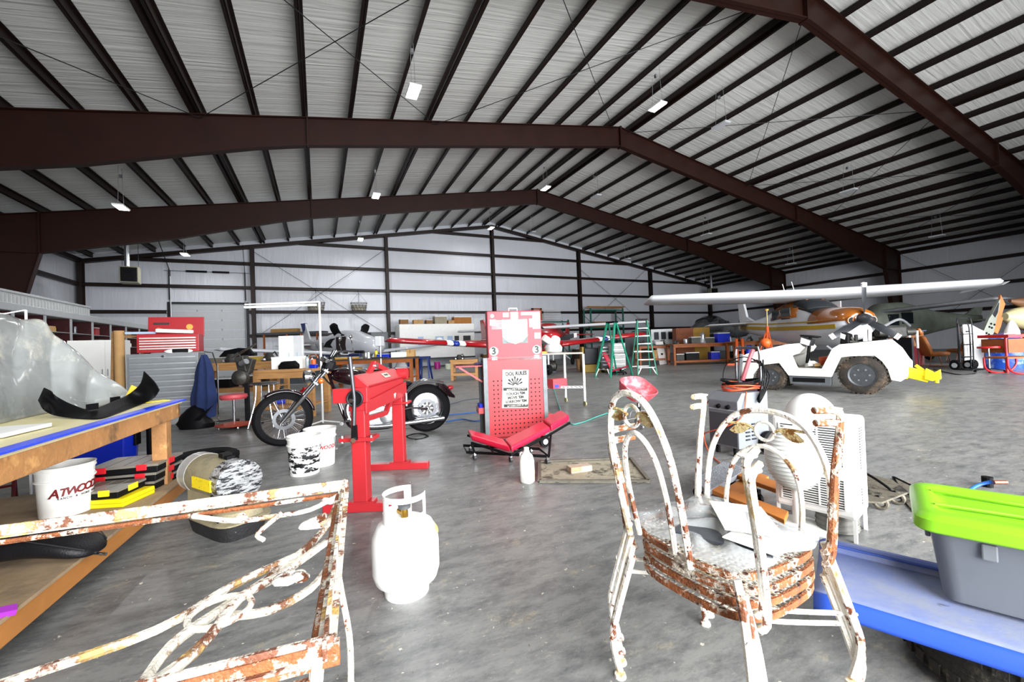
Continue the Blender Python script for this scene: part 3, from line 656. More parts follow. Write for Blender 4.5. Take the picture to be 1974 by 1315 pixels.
# on the bench top
def drape():
    o = bo.copy(); o.z = BTZ; t = thing('plastic_sheet', 'large clear plastic sheet draped over a bulky load on the bench', 'plastic sheet', o)
    # silhouette knots traced in the photograph, given real depth on the bench
    top = [(-40, 600, 2.45), (0, 606, 2.6), (40, 612, 2.75), (76, 618, 2.85), (95, 640, 2.9), (130, 672, 2.95), (170, 703, 3.0), (210, 733, 3.08), (238, 752, 3.13), (252, 760, 3.16)]
    mid = [(-40, 690, 2.3), (0, 690, 2.45), (40, 690, 2.6), (80, 695, 2.75), (105, 710, 2.8), (140, 732, 2.85), (170, 745, 2.95), (205, 756, 3.03), (232, 762, 3.1), (250, 764, 3.14)]
    low = [(-40, 765, 2.15), (0, 762, 2.3), (45, 762, 2.5), (85, 765, 2.68), (110, 768, 2.73), (140, 772, 2.8), (170, 772, 2.9), (200, 772, 3.0), (228, 769, 3.08), (248, 768, 3.12)]
    bot = [(-40, 825), (0, 816), (60, 802), (95, 795), (125, 792), (150, 790), (180, 785), (205, 781), (230, 778), (250, 775)]
    rows = [[D(u, v, d) for u, v, d in top], [D(u, v, d) for u, v, d in mid], [D(u, v, d) for u, v, d in low], [F(u, v, BTZ+.002) for u, v in bot]]
    back = []
    for p in rows[0]: q = p.copy(); q.x -= .35; q.y += .1; q.z = BTZ+(p.z-BTZ)*.5; back.append(q)
    back2 = [Vector((q.x-.25, q.y+.1, BTZ+.002)) for q in back]
    R = [back2, back]+rows
    R = [[p-o for p in smooth_pts(r, 6)] for r in R]
    cols_ = [smooth_pts([r[i] for r in R], 8) for i in range(len(R[0]))]
    nu, nv = len(cols_)-1, len(cols_[0])-1
    def fn(u, v):
        p = cols_[round(u*nu)][round(v*nv)].copy(); e = math.sin(PI*min(1, max(0, v)))**.6
        f = abs(math.sin(u*13+v*5+1.4*math.sin(v*4)))*1.4-.9+abs(math.sin(u*7-v*6+.6))*.8-.5+math.sin(v*9+u*7)*.3
        p += Vector((.5, -.75, .45))*(f+.35)*.026*e; p.z = max(p.z, .002); return p
    film = M('sheet_film', '#8e9290', .16, 0, .3, 2.5, .6, 3, alpha=.8, col2='#bfbcae', cut=(.48, .6), s2=1.6, col3='#4f5558', s3=1.1, cut3=(.52, .64))
    MB().grid(fn, nu, nv).build('film', film, t, smooth='all')
    # the dark load under it
    ld = []
    for k in range(len(rows[0])-1):
        p = rows[0][k].lerp(back[k], .3); 
    t2 = thing('covered_cowling', 'grey aircraft cowling half visible under the clear plastic sheet', 'cowling', o)
    rings = []
    for k in range(1, 8):
        a, m_, l_ = rows[0][k], rows[1][k], rows[2][k]; bk = back2[k]
        ce = (a+bk)/2; ce.z = BTZ; f = .74
        rings.append([ce+(p-ce)*f-o for p in (rows[3][k].copy(), l_, m_, a, back[k], Vector((bk.x, bk.y, BTZ+.01)))])
    rr = [smooth_pts(r, 4) for r in rings]
    for r in rr:
        for p in r: p.z = max(p.z-.02, .004)
    MB().loft(rr).build('shell', M('cowl_grey', '#54595f', .5, 0, .35, 2, col2='#a9a795', cut=(.5, .6), s2=1.6), t2, smooth=True)
drape()
# black front air dam lying along the bench edge
def airdam():
    o = F(190, 800, BTZ); t = thing('front_bumper', 'black curved plastic bumper skirt lying on the bench edge', 'bumper', o)
    Z0 = BTZ+.004
    fr = [(73, 772, Z0+.10), (84, 788, Z0+.06), (105, 800, Z0+.015), (150, 806, Z0), (195, 806, Z0), (235, 793, Z0), (270, 780, Z0), (296, 768, Z0+.03), (307, 752, Z0+.09)]
    mi = [(80, 757, Z0+.14), (95, 770, Z0+.10), (118, 787, Z0+.046), (155, 797, Z0+.016), (192, 797, Z0+.016), (235, 784, Z0+.02), (266, 768, Z0+.035), (288, 750, Z0+.10), (298, 737, Z0+.15)]
    tp = [(84, 748, Z0+.17), (98, 755, Z0+.148), (112, 766, Z0+.11), (140, 780, Z0+.064), (175, 789, Z0+.032), (215, 775, Z0+.047), (248, 760, Z0+.07), (270, 740, Z0+.142), (277, 716, Z0+.235)]
    rows = [smooth_pts([F(*p)-o for p in r], 6) for r in (fr, mi, tp)]
    # keep the back rows behind the front row
    cols_ = [smooth_pts([r[i] for r in rows], 5) for i in range(len(rows[0]))]
    MB().grid(lambda u, v: cols_[round(u*(len(cols_)-1))][round(v*(len(cols_[0])-1))], len(cols_)-1, len(cols_[0])-1, .004).build('skirt', M('bumper_black', '#070708', .6, 0, .2, 8, .1, 100, spec=.15, col2='#55544e', cut=(.7, .78), s2=14), t, smooth='all')
    for u, v in ((178, 784), (222, 770), (240, 762)):
        MB().box(F(u, v, BTZ+.055)-o, (.07, .01, .035), (0, 0, 1.2)).build('mounting_tab', BLK, t)
airdam()
t = thing('yellow_folder', 'yellow envelope standing behind the bumper skirt', 'envelope', F(262, 775, BTZ)); MB().box((0, 0, .06), (.12, .006, .1), (0, .5, 1.0)).build('envelope_body', M('manila', '#e3b93c', .6), t)
t = thing('yellow_folder', 'flat yellow envelope at the far corner of the bench', 'envelope', F(322, 773, BTZ-.003)); MB().box((-.10, 0, .004), (.2, .12, .005), (0, 0, .6)).build('envelope_body', M('yellow_paper', '#ecd23c', .6), t)
t = thing('foam_board', 'thick white board lying on the near end of the bench', 'board', F(45, 832, BTZ)); MB().box((-.17, -.02, .011), (.42, .3, .018), (0, 0, -.1)).build('sheet', WPL, t, bev=.002)
t = thing('white_bracket', 'thin white steel bracket standing behind the plastic sheet', 'bracket', YP(54, 665, 4.7)); t.location.z = 0
p0, p1, p2 = YP(54, 650, 4.7), YP(50, 598, 4.7), YP(-30, 612, 4.7); l0 = t.location
MB().bar(Vector((0, 0, .0)), p1-l0, .02, .008).bar(p1-l0, p2-l0, .02, .008).build('arm', WHT, t)
# ---- tyre on the floor by the bench
def tyre(name, label, p, R, r, w_, rz=0, tilt=(0, 0, 0), mat=RUB, rim=False, nb=48, tread=True, cat='tyre'):
    t = thing(name, label, cat, p); t.rotation_euler = tilt
    prof = [(R-.10*R/.3, -w_/2*.8), (R-.045, -w_/2), (R-.012, -w_/2*.86), (R, -w_/2*.5), (R+.003, 0), (R, w_/2*.5), (R-.012, w_/2*.86), (R-.045, w_/2), (R-.10*R/.3, w_/2*.8), (r, w_/2*.72), (r-.006, w_/2*.8), (r-.01, w_/2*.5), (r, 0), (r-.01, -w_/2*.5), (r-.006, -w_/2*.8), (r, -w_/2*.72)]
    prof = [(a, b_+w_/2) for a, b_ in prof]
    MB().lathe(prof, n=56, closed=True).build('tread', mat, t, smooth=True)
    if tread:
        b = MB(); 
        for i in range(nb):
            a = 2*PI*i/nb
            for z in (.25, .75): b.box((math.cos(a)*(R+.001), math.sin(a)*(R+.001), w_*z), (.012, .62*2*PI*R/nb, w_*.18), (0, 0, a))
        for z in (.46, .54): b.torus((0, 0, w_*z), Z_, R+.002, .003, 56, 4)
        b.build('tread_block', mat, t)
    return t
p = F(396, 912); tyre('tyre', 'black car tyre lying flat behind the torpedo heater', p+Vector((-.02, .03, 0)), .29, .18, .19)
# ---- torpedo heater
def torpedo():
    a = F(484, 1034); o = a + Vector((-.13, .17, 0)); t = thing('torpedo_heater', 'dusty kerosene torpedo heater with plastic wrapped mouth on the floor', 'heater', o, R_(34))
    TN = M('dusty_tan', '#8a8166', .8, 0, .2, 10, .2, 60, col2='#6b6756', cut=(.52, .66), s2=7); TK = M('dusty_black', '#1b1b1c', .7, 0, .3, 20, .3, 60, col2='#8f8d85', cut=(.66, .7), s2=30)
    MB().lathe([(.125, -.3), (.13, -.28), (.13, .22), (.125, .24), (.118, .24), (.118, -.3)], (0, .12, .33), Y_*-1, 32, closed=True).build('drum', TN, t, smooth=True)
    MB().lathe([(.135, .14), (.136, .25), (.12, .262), (.06, .268), (0, .27)], (0, .12, .33), Y_*-1, 24).build('plastic_wrap', M('wrap_film', '#a3a5a6', .2, 0, .2, 12, 1., 30, col2='#26282b', cut=(.5, .54), s2=14, stretch=(1, 1, 4)), t, smooth=True)
    MB().lathe([(.132, -.31), (.134, -.2), (.131, -.2)], (0, .12, .33), Y_*-1, 24).build('plastic_wrap', M('wrap_clear', '#c8c9c8', .2, alpha=.5), t, smooth=True)
    MB().bx(-.10, -.093, -.13, .35, .17, .33).build('side_panel', TN, t)
    MB().box((-.136, .06, .33), (.01, .24, .07)).build('warning_label', M('label_yellow2', '#e6cc18', .5, col2='#2a2610', cut=(.6, .63), s2=50), t)
    b = MB(); b.box((0, .0, .47), (.05, .05, .02)); b.box((0, .05, .48), (.06, .06, .03)); b.build('handle', BLK, t, bev=.004)
    rr = lambda w_, d_, z, yo=0: [Vector((math.copysign(abs(math.cos(q))**.45, math.cos(q))*w_, yo+math.copysign(abs(math.sin(q))**.45, math.sin(q))*d_, z)) for q in [2*PI*i/28 for i in range(28)]]
    MB().loft([rr(.13, .25, .0, .05), rr(.15, .28, .1, .05), rr(.15, .28, .105, .05)]).build('fuel_tank', TK, t, smooth=True)
    MB().loft([rr(.168, .30, .105, .05), rr(.17, .302, .115, .05), rr(.15, .28, .12, .05)]).build('tank_flange', TN, t, smooth=True)
    MB().loft([rr(.135, .26, .12, .05), rr(.125, .25, .165, .05), rr(.10, .22, .18, .05)]).build('tank_top', TN, t, smooth=True)
    MB().lathe([(0, .18), (.03, .18), (.03, .2), (.022, .205), (0, .205)], (.0, -.14, 0), n=16).build('fuel_cap', TK, t, smooth=True)
    b = MB(); b.bar((-.08, .2, .16), (-.08, .2, .26), .02, .02); b.bar((.08, .2, .16), (.08, .2, .26), .02, .02); b.build('support', TN, t)
    MB().tube(smooth_pts([(-.14, -.08, .28), (-.17, -.12, .2), (-.14, -.16, .13)]), .006, 6).build('fuel_hose', BLK, t, smooth=True)
torpedo()
# ---- white jug, drip tray and brick
def jug(name, label, p, s_=1., rz=0, mat=None, cap=None):
    t = thing(name, label, 'jug', p, rz); mat = mat or M('jug_plastic', '#eef0ea', .35, 0, .04)
    MB().loft([[Vector((math.copysign(abs(math.cos(a))**.6, math.cos(a))*w_*s_, math.copysign(abs(math.sin(a))**.6, math.sin(a))*d_*s_, z*s_)) for a in [2*PI*i/24 for i in range(24)]] for w_, d_, z in ((.045, .04, 0), (.055, .048, .01), (.057, .05, .1), (.056, .05, .18), (.045, .042, .225), (.024, .024, .25), (.02, .02, .265))]).build('body', mat, t, smooth=True)
    MB().cyl((0, 0, .262*s_), (0, 0, .292*s_), .022*s_, n=16).build('cap', cap or mat, t, smooth=True)
    MB().tube(smooth_pts([(.03*s_, 0, .24*s_), (.06*s_, 0, .235*s_), (.062*s_, 0, .17*s_), (.05*s_, 0, .15*s_)]), .009*s_, 8).build('handle', mat, t, smooth=True)
    return t
t = jug('oil_jug', 'white oil jug with yellow label standing beside the drip tray', F(1017, 930), .98, R_(120))
MB().bx(-.03, .03, -.0525, -.0505, .03, .12).build('label', M('label_pale', '#e9dd9a', .5), t).rotation_euler = (0, 0, R_(-40))
def tray():
    A, B, Cc, Dd = F(1040, 931), F(1252, 931), F(1216, 886), F(1040, 893); o = (A+B+Cc+Dd)/4; o.z = 0
    t = thing('drip_tray', 'dirty metal drip tray on the floor behind the iron chairs', 'tray', o)
    P4 = [p-o for p in (A, B, Cc, Dd)]; ce = sum(P4, Vector())/4
    MB().loft([[p+Z_*.001 for p in P4], [p+Z_*.006 for p in P4]]).build('pan', M('tray_dirty', '#a29b86', .6, .1, .2, 5, .2, 40, col2='#4e4a3e', cut=(.5, .6), s2=6), t)
    b = MB()
    for i in range(4): b.bar(P4[i]+Z_*.018, P4[(i+1) % 4]+Z_*.018, .03, .012, Z_)
    b.build('lip', M('tray_edge', '#6f6b60', .5, .3, .3, 9), t)
tray()
t = thing('brick', 'pale brick lying on the drip tray', 'brick', F(1117, 908, .006), R_(-8)); MB().bx(-.1, .1, -.05, .05, 0, .05).build('block', M('brick_grey', '#b9a795', .85, 0, .2, 20, .3, 60), t, bev=.004); MB().bx(-.103, .0, -.052, -.03, .012, .052).build('peach_face', M('brick_peach', '#cf8f72', .85, 0, .2, 20), t, bev=.004)
# ================================================================== RED BENDING BRAKE ON TWO POSTS
def brake():
    A = F(700, 984); B = F(772, 904); o = (A+B)/2; d = B-A; L = d.length/2
    t = thing('bending_brake', 'red steel sheet bending brake on two T-foot posts in the middle of the floor', 'bending brake', o, math.atan2(d.y, d.x)-PI/2)
    for s_ in (-1, 1):
        y = s_*L; f = MB().bx(-.27, .27, y-.04, y+.04, 0, .06).build('foot', RED2, t, bev=.006)
        MB().bx(-.09, .09, y-.042, y+.042, .061, .075).build('foot_plate', RED2, f)
        MB().bx(-.05, .05, y-.05, y+.05, .075, .76).build('post', RED2, t, bev=.006)
        b = MB(); b.bx(-.13, .11, y-.07, y+.07, .50 if s_ < 0 else .62, .525 if s_ < 0 else .64); b.build('clamp_plate', RED2, t, bev=.003)
        b = MB()
        for x in (-.11, .09): b.cyl((x, y-.05, .49 if s_ < 0 else .6), (x, y-.05, .54 if s_ < 0 else .72), .012, n=8)
        b.build('clamp_bolt', STEEL, t)
        MB().bx(-.06, .07, y-.055, y+.055, .71, .78).build('post_cap', RED2, t, bev=.006)
    MB().bx(-.035, .05, -L-.02, L+.02, .70, .86).build('bed_beam', RED2, t, bev=.006)
    MB().prism([(-L-.06, 0), (L+.05, 0), (L+.05, .13), (-L-.06, .08)], (.062, 0, .69), (0, 1, 0), (0, 0, 1), .014).build('front_apron', RED2, t, bev=.003)
    MB().prism([(-.14, 0), (.10, .0), (.10, .10), (-.14, .10)], (-.02, -L-.05, .77), (1, 0, 0), (0, 0, 1), .05).build('end_block', RED2, t, bev=.004)
    MB().loft([[Vector((x, y, z)) for x, z in ((-.07, .86), (.05, .86), (.06, .875), (-.03, .955), (-.06, .955))] for y in (-L+.02, L-.0)]).build('clamping_jaw', RED2, t, bev=.006)
    MB().cyl((.0, L+.02, .9), (.09, L+.02, .9), .055, n=24).build('end_boss', RED2, t, smooth=True)
    b = MB(); b.bar((-.05, -.30, .86), (-.05, -.02, 1.02), .03, .05); b.bar((-.05, -.02, 1.02), (-.05, .34, .94), .03, .045); b.build('truss_brace', RED2, t, bev=.003)
    MB().cyl((-.075, -.02, 1.0), (-.02, -.02, 1.0), .02, n=12).build('truss_pin', STEEL, t)
    b = MB()
    b.bar((-.03, -L+.1, .62), (-.03, L-.3, .58), .04, .04); b.bar((-.03, L-.3, .58), (-.03, L-.02, .76), .04, .04); b.bx(-.05, -.01, -L+.06, -L+.1, .5, .66); b.build('lower_brace', RED2, t, bev=.003)
    sl = Vector((-.09, 0, .08)).normalized(); nl = Y_.cross(sl); lc = Vector((.017, .08, .915))+nl*.003
    MB().box(lc, (.002, .15, .05), mat=Matrix((nl, Y_, sl)).transposed()).build('rating_label', M('label_off', '#b8b09c', .6, col2='#8d8a80', cut=(.62, .66), s2=60), t)
    text('label_text', 'MODEL', .03, M('ink', '#3a3a3a', .6), t, frame(lc+nl*.002, Y_, sl))
    MB().prism([(-.03, .015), (.03, .02), (.0, -.025)], (.072, .14, .735), (0, 1, 0), (0, 0, 1), .002).build('triangle_mark', WPL, t)
    # eccentric and pull lever at the near end
    y = -L-.085
    MB().cyl((-.0, y, .80), (0, y+.03, .80), .052, n=28).build('eccentric', BLK, t, smooth=True)
    MB().torus((0, y-.004, .80), Y_, .052, .008).build('eccentric_rim', DKM, t, smooth=True)
    MB().cyl((-.02, y-.03, .79), (-.02, y, .79), .016, n=6).build('nut', STEEL, t)
    b = MB(); b.tube([(-.01, y-.012, .62), (0, y-.012, .80), (-.02, y-.02, 1.09)], [.014, .012, .014], 10); b.build('lever', M('lever_steel', '#55575b', .4, .8, .1), t, smooth=True)
    MB().prism([(-.022, 0), (.022, .02), (.02, .12), (-.012, .12)], (-.01, y-.01, .50), (1, 0, 0), (0, 0, 1), .02).build('link', BLK, t)
    MB().cyl((-.01, y-.035, .52), (-.01, y, .52), .018, n=6).build('nut', STEEL, t)
brake()
# ================================================================== MOTORCYCLE
def moto():
    r = F(824, 832); f = F(548, 860); d = f-r; d.z = 0; WB = d.length
    t = thing('motorcycle', 'dark cherry chopper motorcycle with chrome forks behind the red bending brake', 'motorcycle', r, math.atan2(d.y, d.x))
    PNT = M('cherry_black_paint', '#1c060c', .12, .2, .2, coat=1.); CH = STEEL; CASE = M('cast_aluminium', '#c9ccce', .28, .85, .06)
    def wheel(x, R, tw, name, yaw, spokes, front):
        e = MB(); rr = R-tw*.62
        prof = [(R-tw*.75, -tw*.42), (R-tw*.3, -tw*.5), (R-tw*.07, -tw*.32), (R, 0), (R-tw*.07, tw*.32), (R-tw*.3, tw*.5), (R-tw*.75, tw*.42), (rr, tw*.3), (rr, -tw*.3)]
        rot = Matrix.Rotation(yaw, 4, 'Z')
        def fin(b): return b.xf(Matrix.Translation((x, 0, R)) @ rot)
        ty = fin(MB().lathe(prof, (0, 0, 0), Y_, 56, closed=True)).build(name, RUB, t, smooth=True)
        fin(MB().lathe([(rr+.012, -tw*.36), (rr+.012, tw*.36), (rr-.004, tw*.34), (rr-.022, tw*.2), (rr-.022, -tw*.2), (rr-.004, -tw*.34)], (0, 0, 0), Y_, 48, closed=True)).build('rim', CH, ty, smooth=True)
        b = MB()
        if front:
            for i in range(40):
                a = 2*PI*i/40; s_ = 1 if i % 2 else -1; a2 = a+s_*.35
                b.cyl((math.cos(a)*.03, s_*.04, math.sin(a)*.03), (math.cos(a2)*(rr-.02), s_*.006, math.sin(a2)*(rr-.02)), .0022, n=5)
        else:
            b.lathe([(rr-.02, -.03), (rr-.02, .03), (rr-.06, .04), (.09, .035), (.09, -.035), (rr-.06, -.04)], (0, 0, 0), Y_, 40, closed=True)
            for i in range(8):
                a = 2*PI*i/8; b.bar((math.cos(a)*.03, .045, math.sin(a)*.03), (math.cos(a)*.13, .045, math.sin(a)*.13), .02, .02, Y_)
        fin(b).build('spokes', CH, ty, smooth=True)
        fin(MB().lathe([(.02, -.08), (.04, -.06), (.035, 0), (.04, .06), (.02, .08)], (0, 0, 0), Y_, 20)).build('hub', CASE, ty, smooth=True)
        fin(MB().lathe([(.085, 0), (.125, 0), (.125, .005), (.085, .005)], (0, .065, 0), Y_, 40, closed=True)).build('brake_disc', M('disc_steel', '#6b6d70', .4, .9, .2, 30), ty)
        return ty
    yw = R_(14)
    wheel(0, .325, .15, 'rear_wheel', 0, 8, False); wheel(WB, .335, .12, 'front_wheel', yw, 40, True)
    # local +y side: the side away from the camera is +y (x forward), camera side is -y after the turn
    hs = Vector((WB-.50, 0, .92)); ax = Vector((WB, 0, .335)); fd = (hs-ax).normalized()
    side = Matrix.Rotation(yw, 3, 'Z') @ Y_
    for s_ in (-1, 1):
        b = MB(); p = ax+side*s_*.095
        b.cyl(p-fd*.04, p+fd*.36, .03, n=14); b.build('fork_slider', CH, t, smooth=True)
        b = MB(); b.cyl(p+fd*.34, p+fd*.78, .021, n=12); b.build('fork_tube', CH, t, smooth=True)
    for k in (.55, .74):
        b = MB(); c = ax+fd*k; b.bar(c-side*.125, c+side*.125, .07, .035, fd); b.build('fork_clamp', CH, t, bev=.006)
    MB().cyl(hs+fd*-.08, hs+fd*.12, .032, n=12).build('steering_head', PNT, t, smooth=True)
    # front fender
    def fender(cx, cz, R, w_, a0, a1, name, yaw=0.):
        n = 22
        def ring(a):
            return [Vector((math.cos(a)*(R-.028*abs(2*v-1)**2.5*1.), (v-.5)*w_, math.sin(a)*(R-.028*abs(2*v-1)**2.5))) for v in [j/8 for j in range(9)]]
        b = MB(); b.grid(lambda u, v: ring(a0+(a1-a0)*u)[round(v*8)], n, 8, .005)
        return b.xf(Matrix.Translation((cx, 0, cz)) @ Matrix.Rotation(yaw, 4, 'Z')).build(name, PNT, t, smooth='all')
    fender(WB, .335, .362, .14, R_(55), R_(168), 'front_fender', yw)
    fender(-.02, .34, .375, .20, R_(20), R_(150), 'rear_fender')
    b = MB(); b.loft([[Vector((x, y, z)) for y, z in ((-.11, z0), (.11, z0), (.10, z1), (-.10, z1))] for x, z0, z1 in ((-.38, .44, .47), (-.3, .46, .56), (-.15, .6, .7))]); b.build('fender_tail', PNT, t, smooth=True, bev=.01)
    MB().sph((-.33, 0, .58), (.05, .05, .035), 14, 8).build('tail_light', M('lens_red', '#b5101c', .1, coat=1), t, smooth=True)
    for s_ in (-1, 1):
        b = MB(); b.tube(smooth_pts([(.33, s_*.12, .52), (.2, s_*.12, .64), (0, s_*.12, .70), (-.22, s_*.12, .66)]), [.018]*13, 8); b.build('fender_strut', CH, t, smooth=True)
    # frame
    b = MB()
    for s_ in (-1, 1):
        b.tube(smooth_pts([hs+Vector((-.02, 0, -.05)), (WB-.62, s_*.1, .55), (WB-.75, s_*.12, .2), (WB-.95, s_*.12, .14), (.45, s_*.12, .14), (.3, s_*.12, .35), (0, s_*.11, .325)]), .017, 8)
    b.tube([hs, (.85, 0, .80), (.45, 0, .62), (.32, 0, .5)], .02, 8); b.build('frame', PNT, t, smooth=True)
    # tank and seat
    def blob(c, sx, sy, sz, name, m, pitch=0., e=.8):
        rr = []
        for k in range(13):
            u = -1+2*k/12; w_ = (1-abs(u)**2.4)**.5
            rr.append([Vector((u*sx, math.copysign(abs(math.cos(q))**e, math.cos(q))*sy*w_, math.copysign(abs(math.sin(q))**e, math.sin(q))*sz*w_)) for q in [2*PI*i/20 for i in range(20)]])
        return MB().loft(rr).xf(Matrix.Translation(c) @ Matrix.Rotation(pitch, 4, 'Y')).build(name, m, t, smooth='all')
    tk = blob(Vector((.93, 0, .80)), .28, .15, .11, 'fuel_tank', PNT, R_(-12))
    MB().cyl((.92, 0, .90), (.92, 0, .93), .03, n=16).build('fuel_cap', CH, tk, smooth=True)
    blob(Vector((.43, 0, .66)), .26, .14, .05, 'saddle', M('black_vinyl', '#0e0e11', .45, 0, .15, 20, .15, 150, spec=.3), R_(4))
    # engine: crankcase, two finned cylinders in a V, primary cover
    eng = MB().loft([[Vector((x, y, z)) for y, z in ((-.1, .2-dz), (.1, .2-dz), (.12, .3), (.1, .38+dz), (-.1, .38+dz), (-.12, .3))] for x, dz in ((.42, 0), (.52, .03), (.8, .03), (.92, 0))]).build('crankcase', CASE, t, smooth=True, bev=.01)
    for a, xx in ((R_(24), .78), (R_(-24), .64)):
        dirn = Vector((math.sin(a), 0, math.cos(a))); c = Vector((xx, 0, .38))
        b = MB()
        for i in range(9): b.box(c+dirn*(.02+.022*i), (.17-.004*i, .17, .008), (0, a, 0))
        b.cyl(c, c+dirn*.22, .06, n=16); b.build('cylinder_fins', M('dark_cast', '#2c2d2f', .4, .7, .2, 20), eng)
        b = MB(); b.box(c+dirn*.25, (.15, .15, .07), (0, a, 0)); b.build('rocker_cover', CH, eng, bev=.015)
    for s_ in (-1, 1):
        MB().lathe([(0, .03), (.075, .028), (.088, .018), (.09, 0), (0, 0)], (.53 if s_ > 0 else .6, s_*.125, .27), Y_*s_, 32).build('clutch_cover', CASE, eng, smooth=True)
        MB().loft([[Vector((x, s_*yy, .27+z)) for x, z in [(.72+math.cos(q)*(.22 if math.cos(q) > 0 else .26), math.sin(q)*.105) for q in [2*PI*i/28 for i in range(28)]]] for yy in (.10, .135)]).build('primary_cover', CASE, eng, smooth=True, bev=.008)
        b = MB(); b.lathe([(0, .03), (.05, .028), (.075, .0), (0, 0)], (.72, s_*.16, .52), Y_*s_, 24); b.build('air_cleaner', CH, eng, smooth=True)
    b = MB()
    for s_ in (1,):
        b.tube(smooth_pts([(.86, s_*.08, .55), (1.0, s_*.15, .45), (.95, s_*.18, .25), (.7, s_*.2, .17), (.2, s_*.2, .18), (-.2, s_*.2, .2)]), .03, 10)
    b.build('exhaust_pipe', CH, t, smooth=True)
    for s_ in (-1, 1):
        b = MB(); b.tube([(.98, s_*.1, .25), (1.05, s_*.18, .26), (1.06, s_*.3, .27)], .012, 8); b.cyl((1.06, s_*.28, .27), (1.06, s_*.38, .27), .022, n=10); b.build('foot_peg', CH, t, smooth=True)
    b = MB(); b.tube([(.75, -.14, .14), (.78, -.2, .02)], .01, 6); b.tube([(.78, -.2, .02), (.84, -.22, .008)], .012, 6); b.build('side_stand', CH, t)
    b = MB(); b.tube([(.0, -.1, .32), (.35, -.12, .2)], .014, 8); b.build('swing_arm', BLK, t)
    # bars, risers, headlight, gauges, mirrors
    top = ax+fd*.79
    b = MB()
    for s_ in (-1, 1): b.tube(smooth_pts([top+side*s_*.05, top+side*s_*.09+Vector((-.05, 0, .12)), top+side*s_*.18+Vector((-.12, 0, .2)), top+side*s_*.36+Vector((-.26, 0, .19))]), .0125, 8)
    b.build('handlebar', CH, t, smooth=True)
    for s_ in (-1, 1):
        b = MB(); b.tube([top+side*s_*.36+Vector((-.26, 0, .19)), top+side*s_*.47+Vector((-.33, 0, .185))], .018, 10); b.build('hand_grip', BLK, t, smooth=True)
        m_ = top+side*s_*.33+Vector((-.22, 0, .38)); b = MB(); b.tube(smooth_pts([top+side*s_*.34+Vector((-.24, 0, .2)), m_+side*s_*.05-Z_*.08, m_]), .005, 6); b.sph(m_, (.02, .055, .035), 14, 8); b.build('mirror', CH, t, smooth=True)
        b = MB(); q = ax+fd*.62+side*s_*.2+Vector((.0, 0, -.02)); b.sph(q, .035, 12, 8); b.build('turn_signal', M('amber_lens', '#e0661c', .2, coat=1), t, smooth=True)
    hl = ax+fd*.66+Vector((.14, 0, .0)); fw = Matrix.Rotation(yw, 3, 'Z') @ X_
    h = MB().lathe([(0, -.09), (.04, -.085), (.075, -.04), (.085, .02), (.088, .045), (.08, .05)], hl, fw, 24).build('headlight', CH, t, smooth=True)
    MB().lathe([(.08, .046), (.05, .058), (0, .062)], hl, fw, 24).build('lens', GLASS, h, smooth=True)
    for s_ in (-.5, .7):
        q = top+side*s_*.09+Vector((.02, 0, .1)); nn = Vector((-.45, 0, .9)).normalized(); g = MB().lathe([(0, -.04), (.05, -.03), (.062, .02), (.055, .024), (0, .02)], q, nn, 22).build('gauge', CH, t, smooth=True)
        MB().lathe([(0, .0215), (.053, .0215)], q, nn, 22).build('gauge_face', BLK, g)
    b = MB()
    for k in range(5): b.tube(smooth_pts([top+side*(.2-.1*k)+Vector((-.1, 0, .18)), top+Vector((.06, .04*(k-2), .02)), hs+Vector((.0, .05*(k-2)/2, -.15)), Vector((.95, .06*(k-2)/2, .5))]), .005, 5)
    b.build('control_cable', BLK, t, smooth=True)
    for s_ in (-1, 1): MB().tube([ax+fd*.70+side*s_*.07, top+side*s_*.07+Vector((-.10, 0, .22))], .02, 10).build('riser', CH, t, smooth=True)
    MB().box(top+Vector((-.02, 0, .03)), (.12, .2, .14), (0, -.4, yw)).build('wiring_pod', BLK, t, bev=.03)
moto()
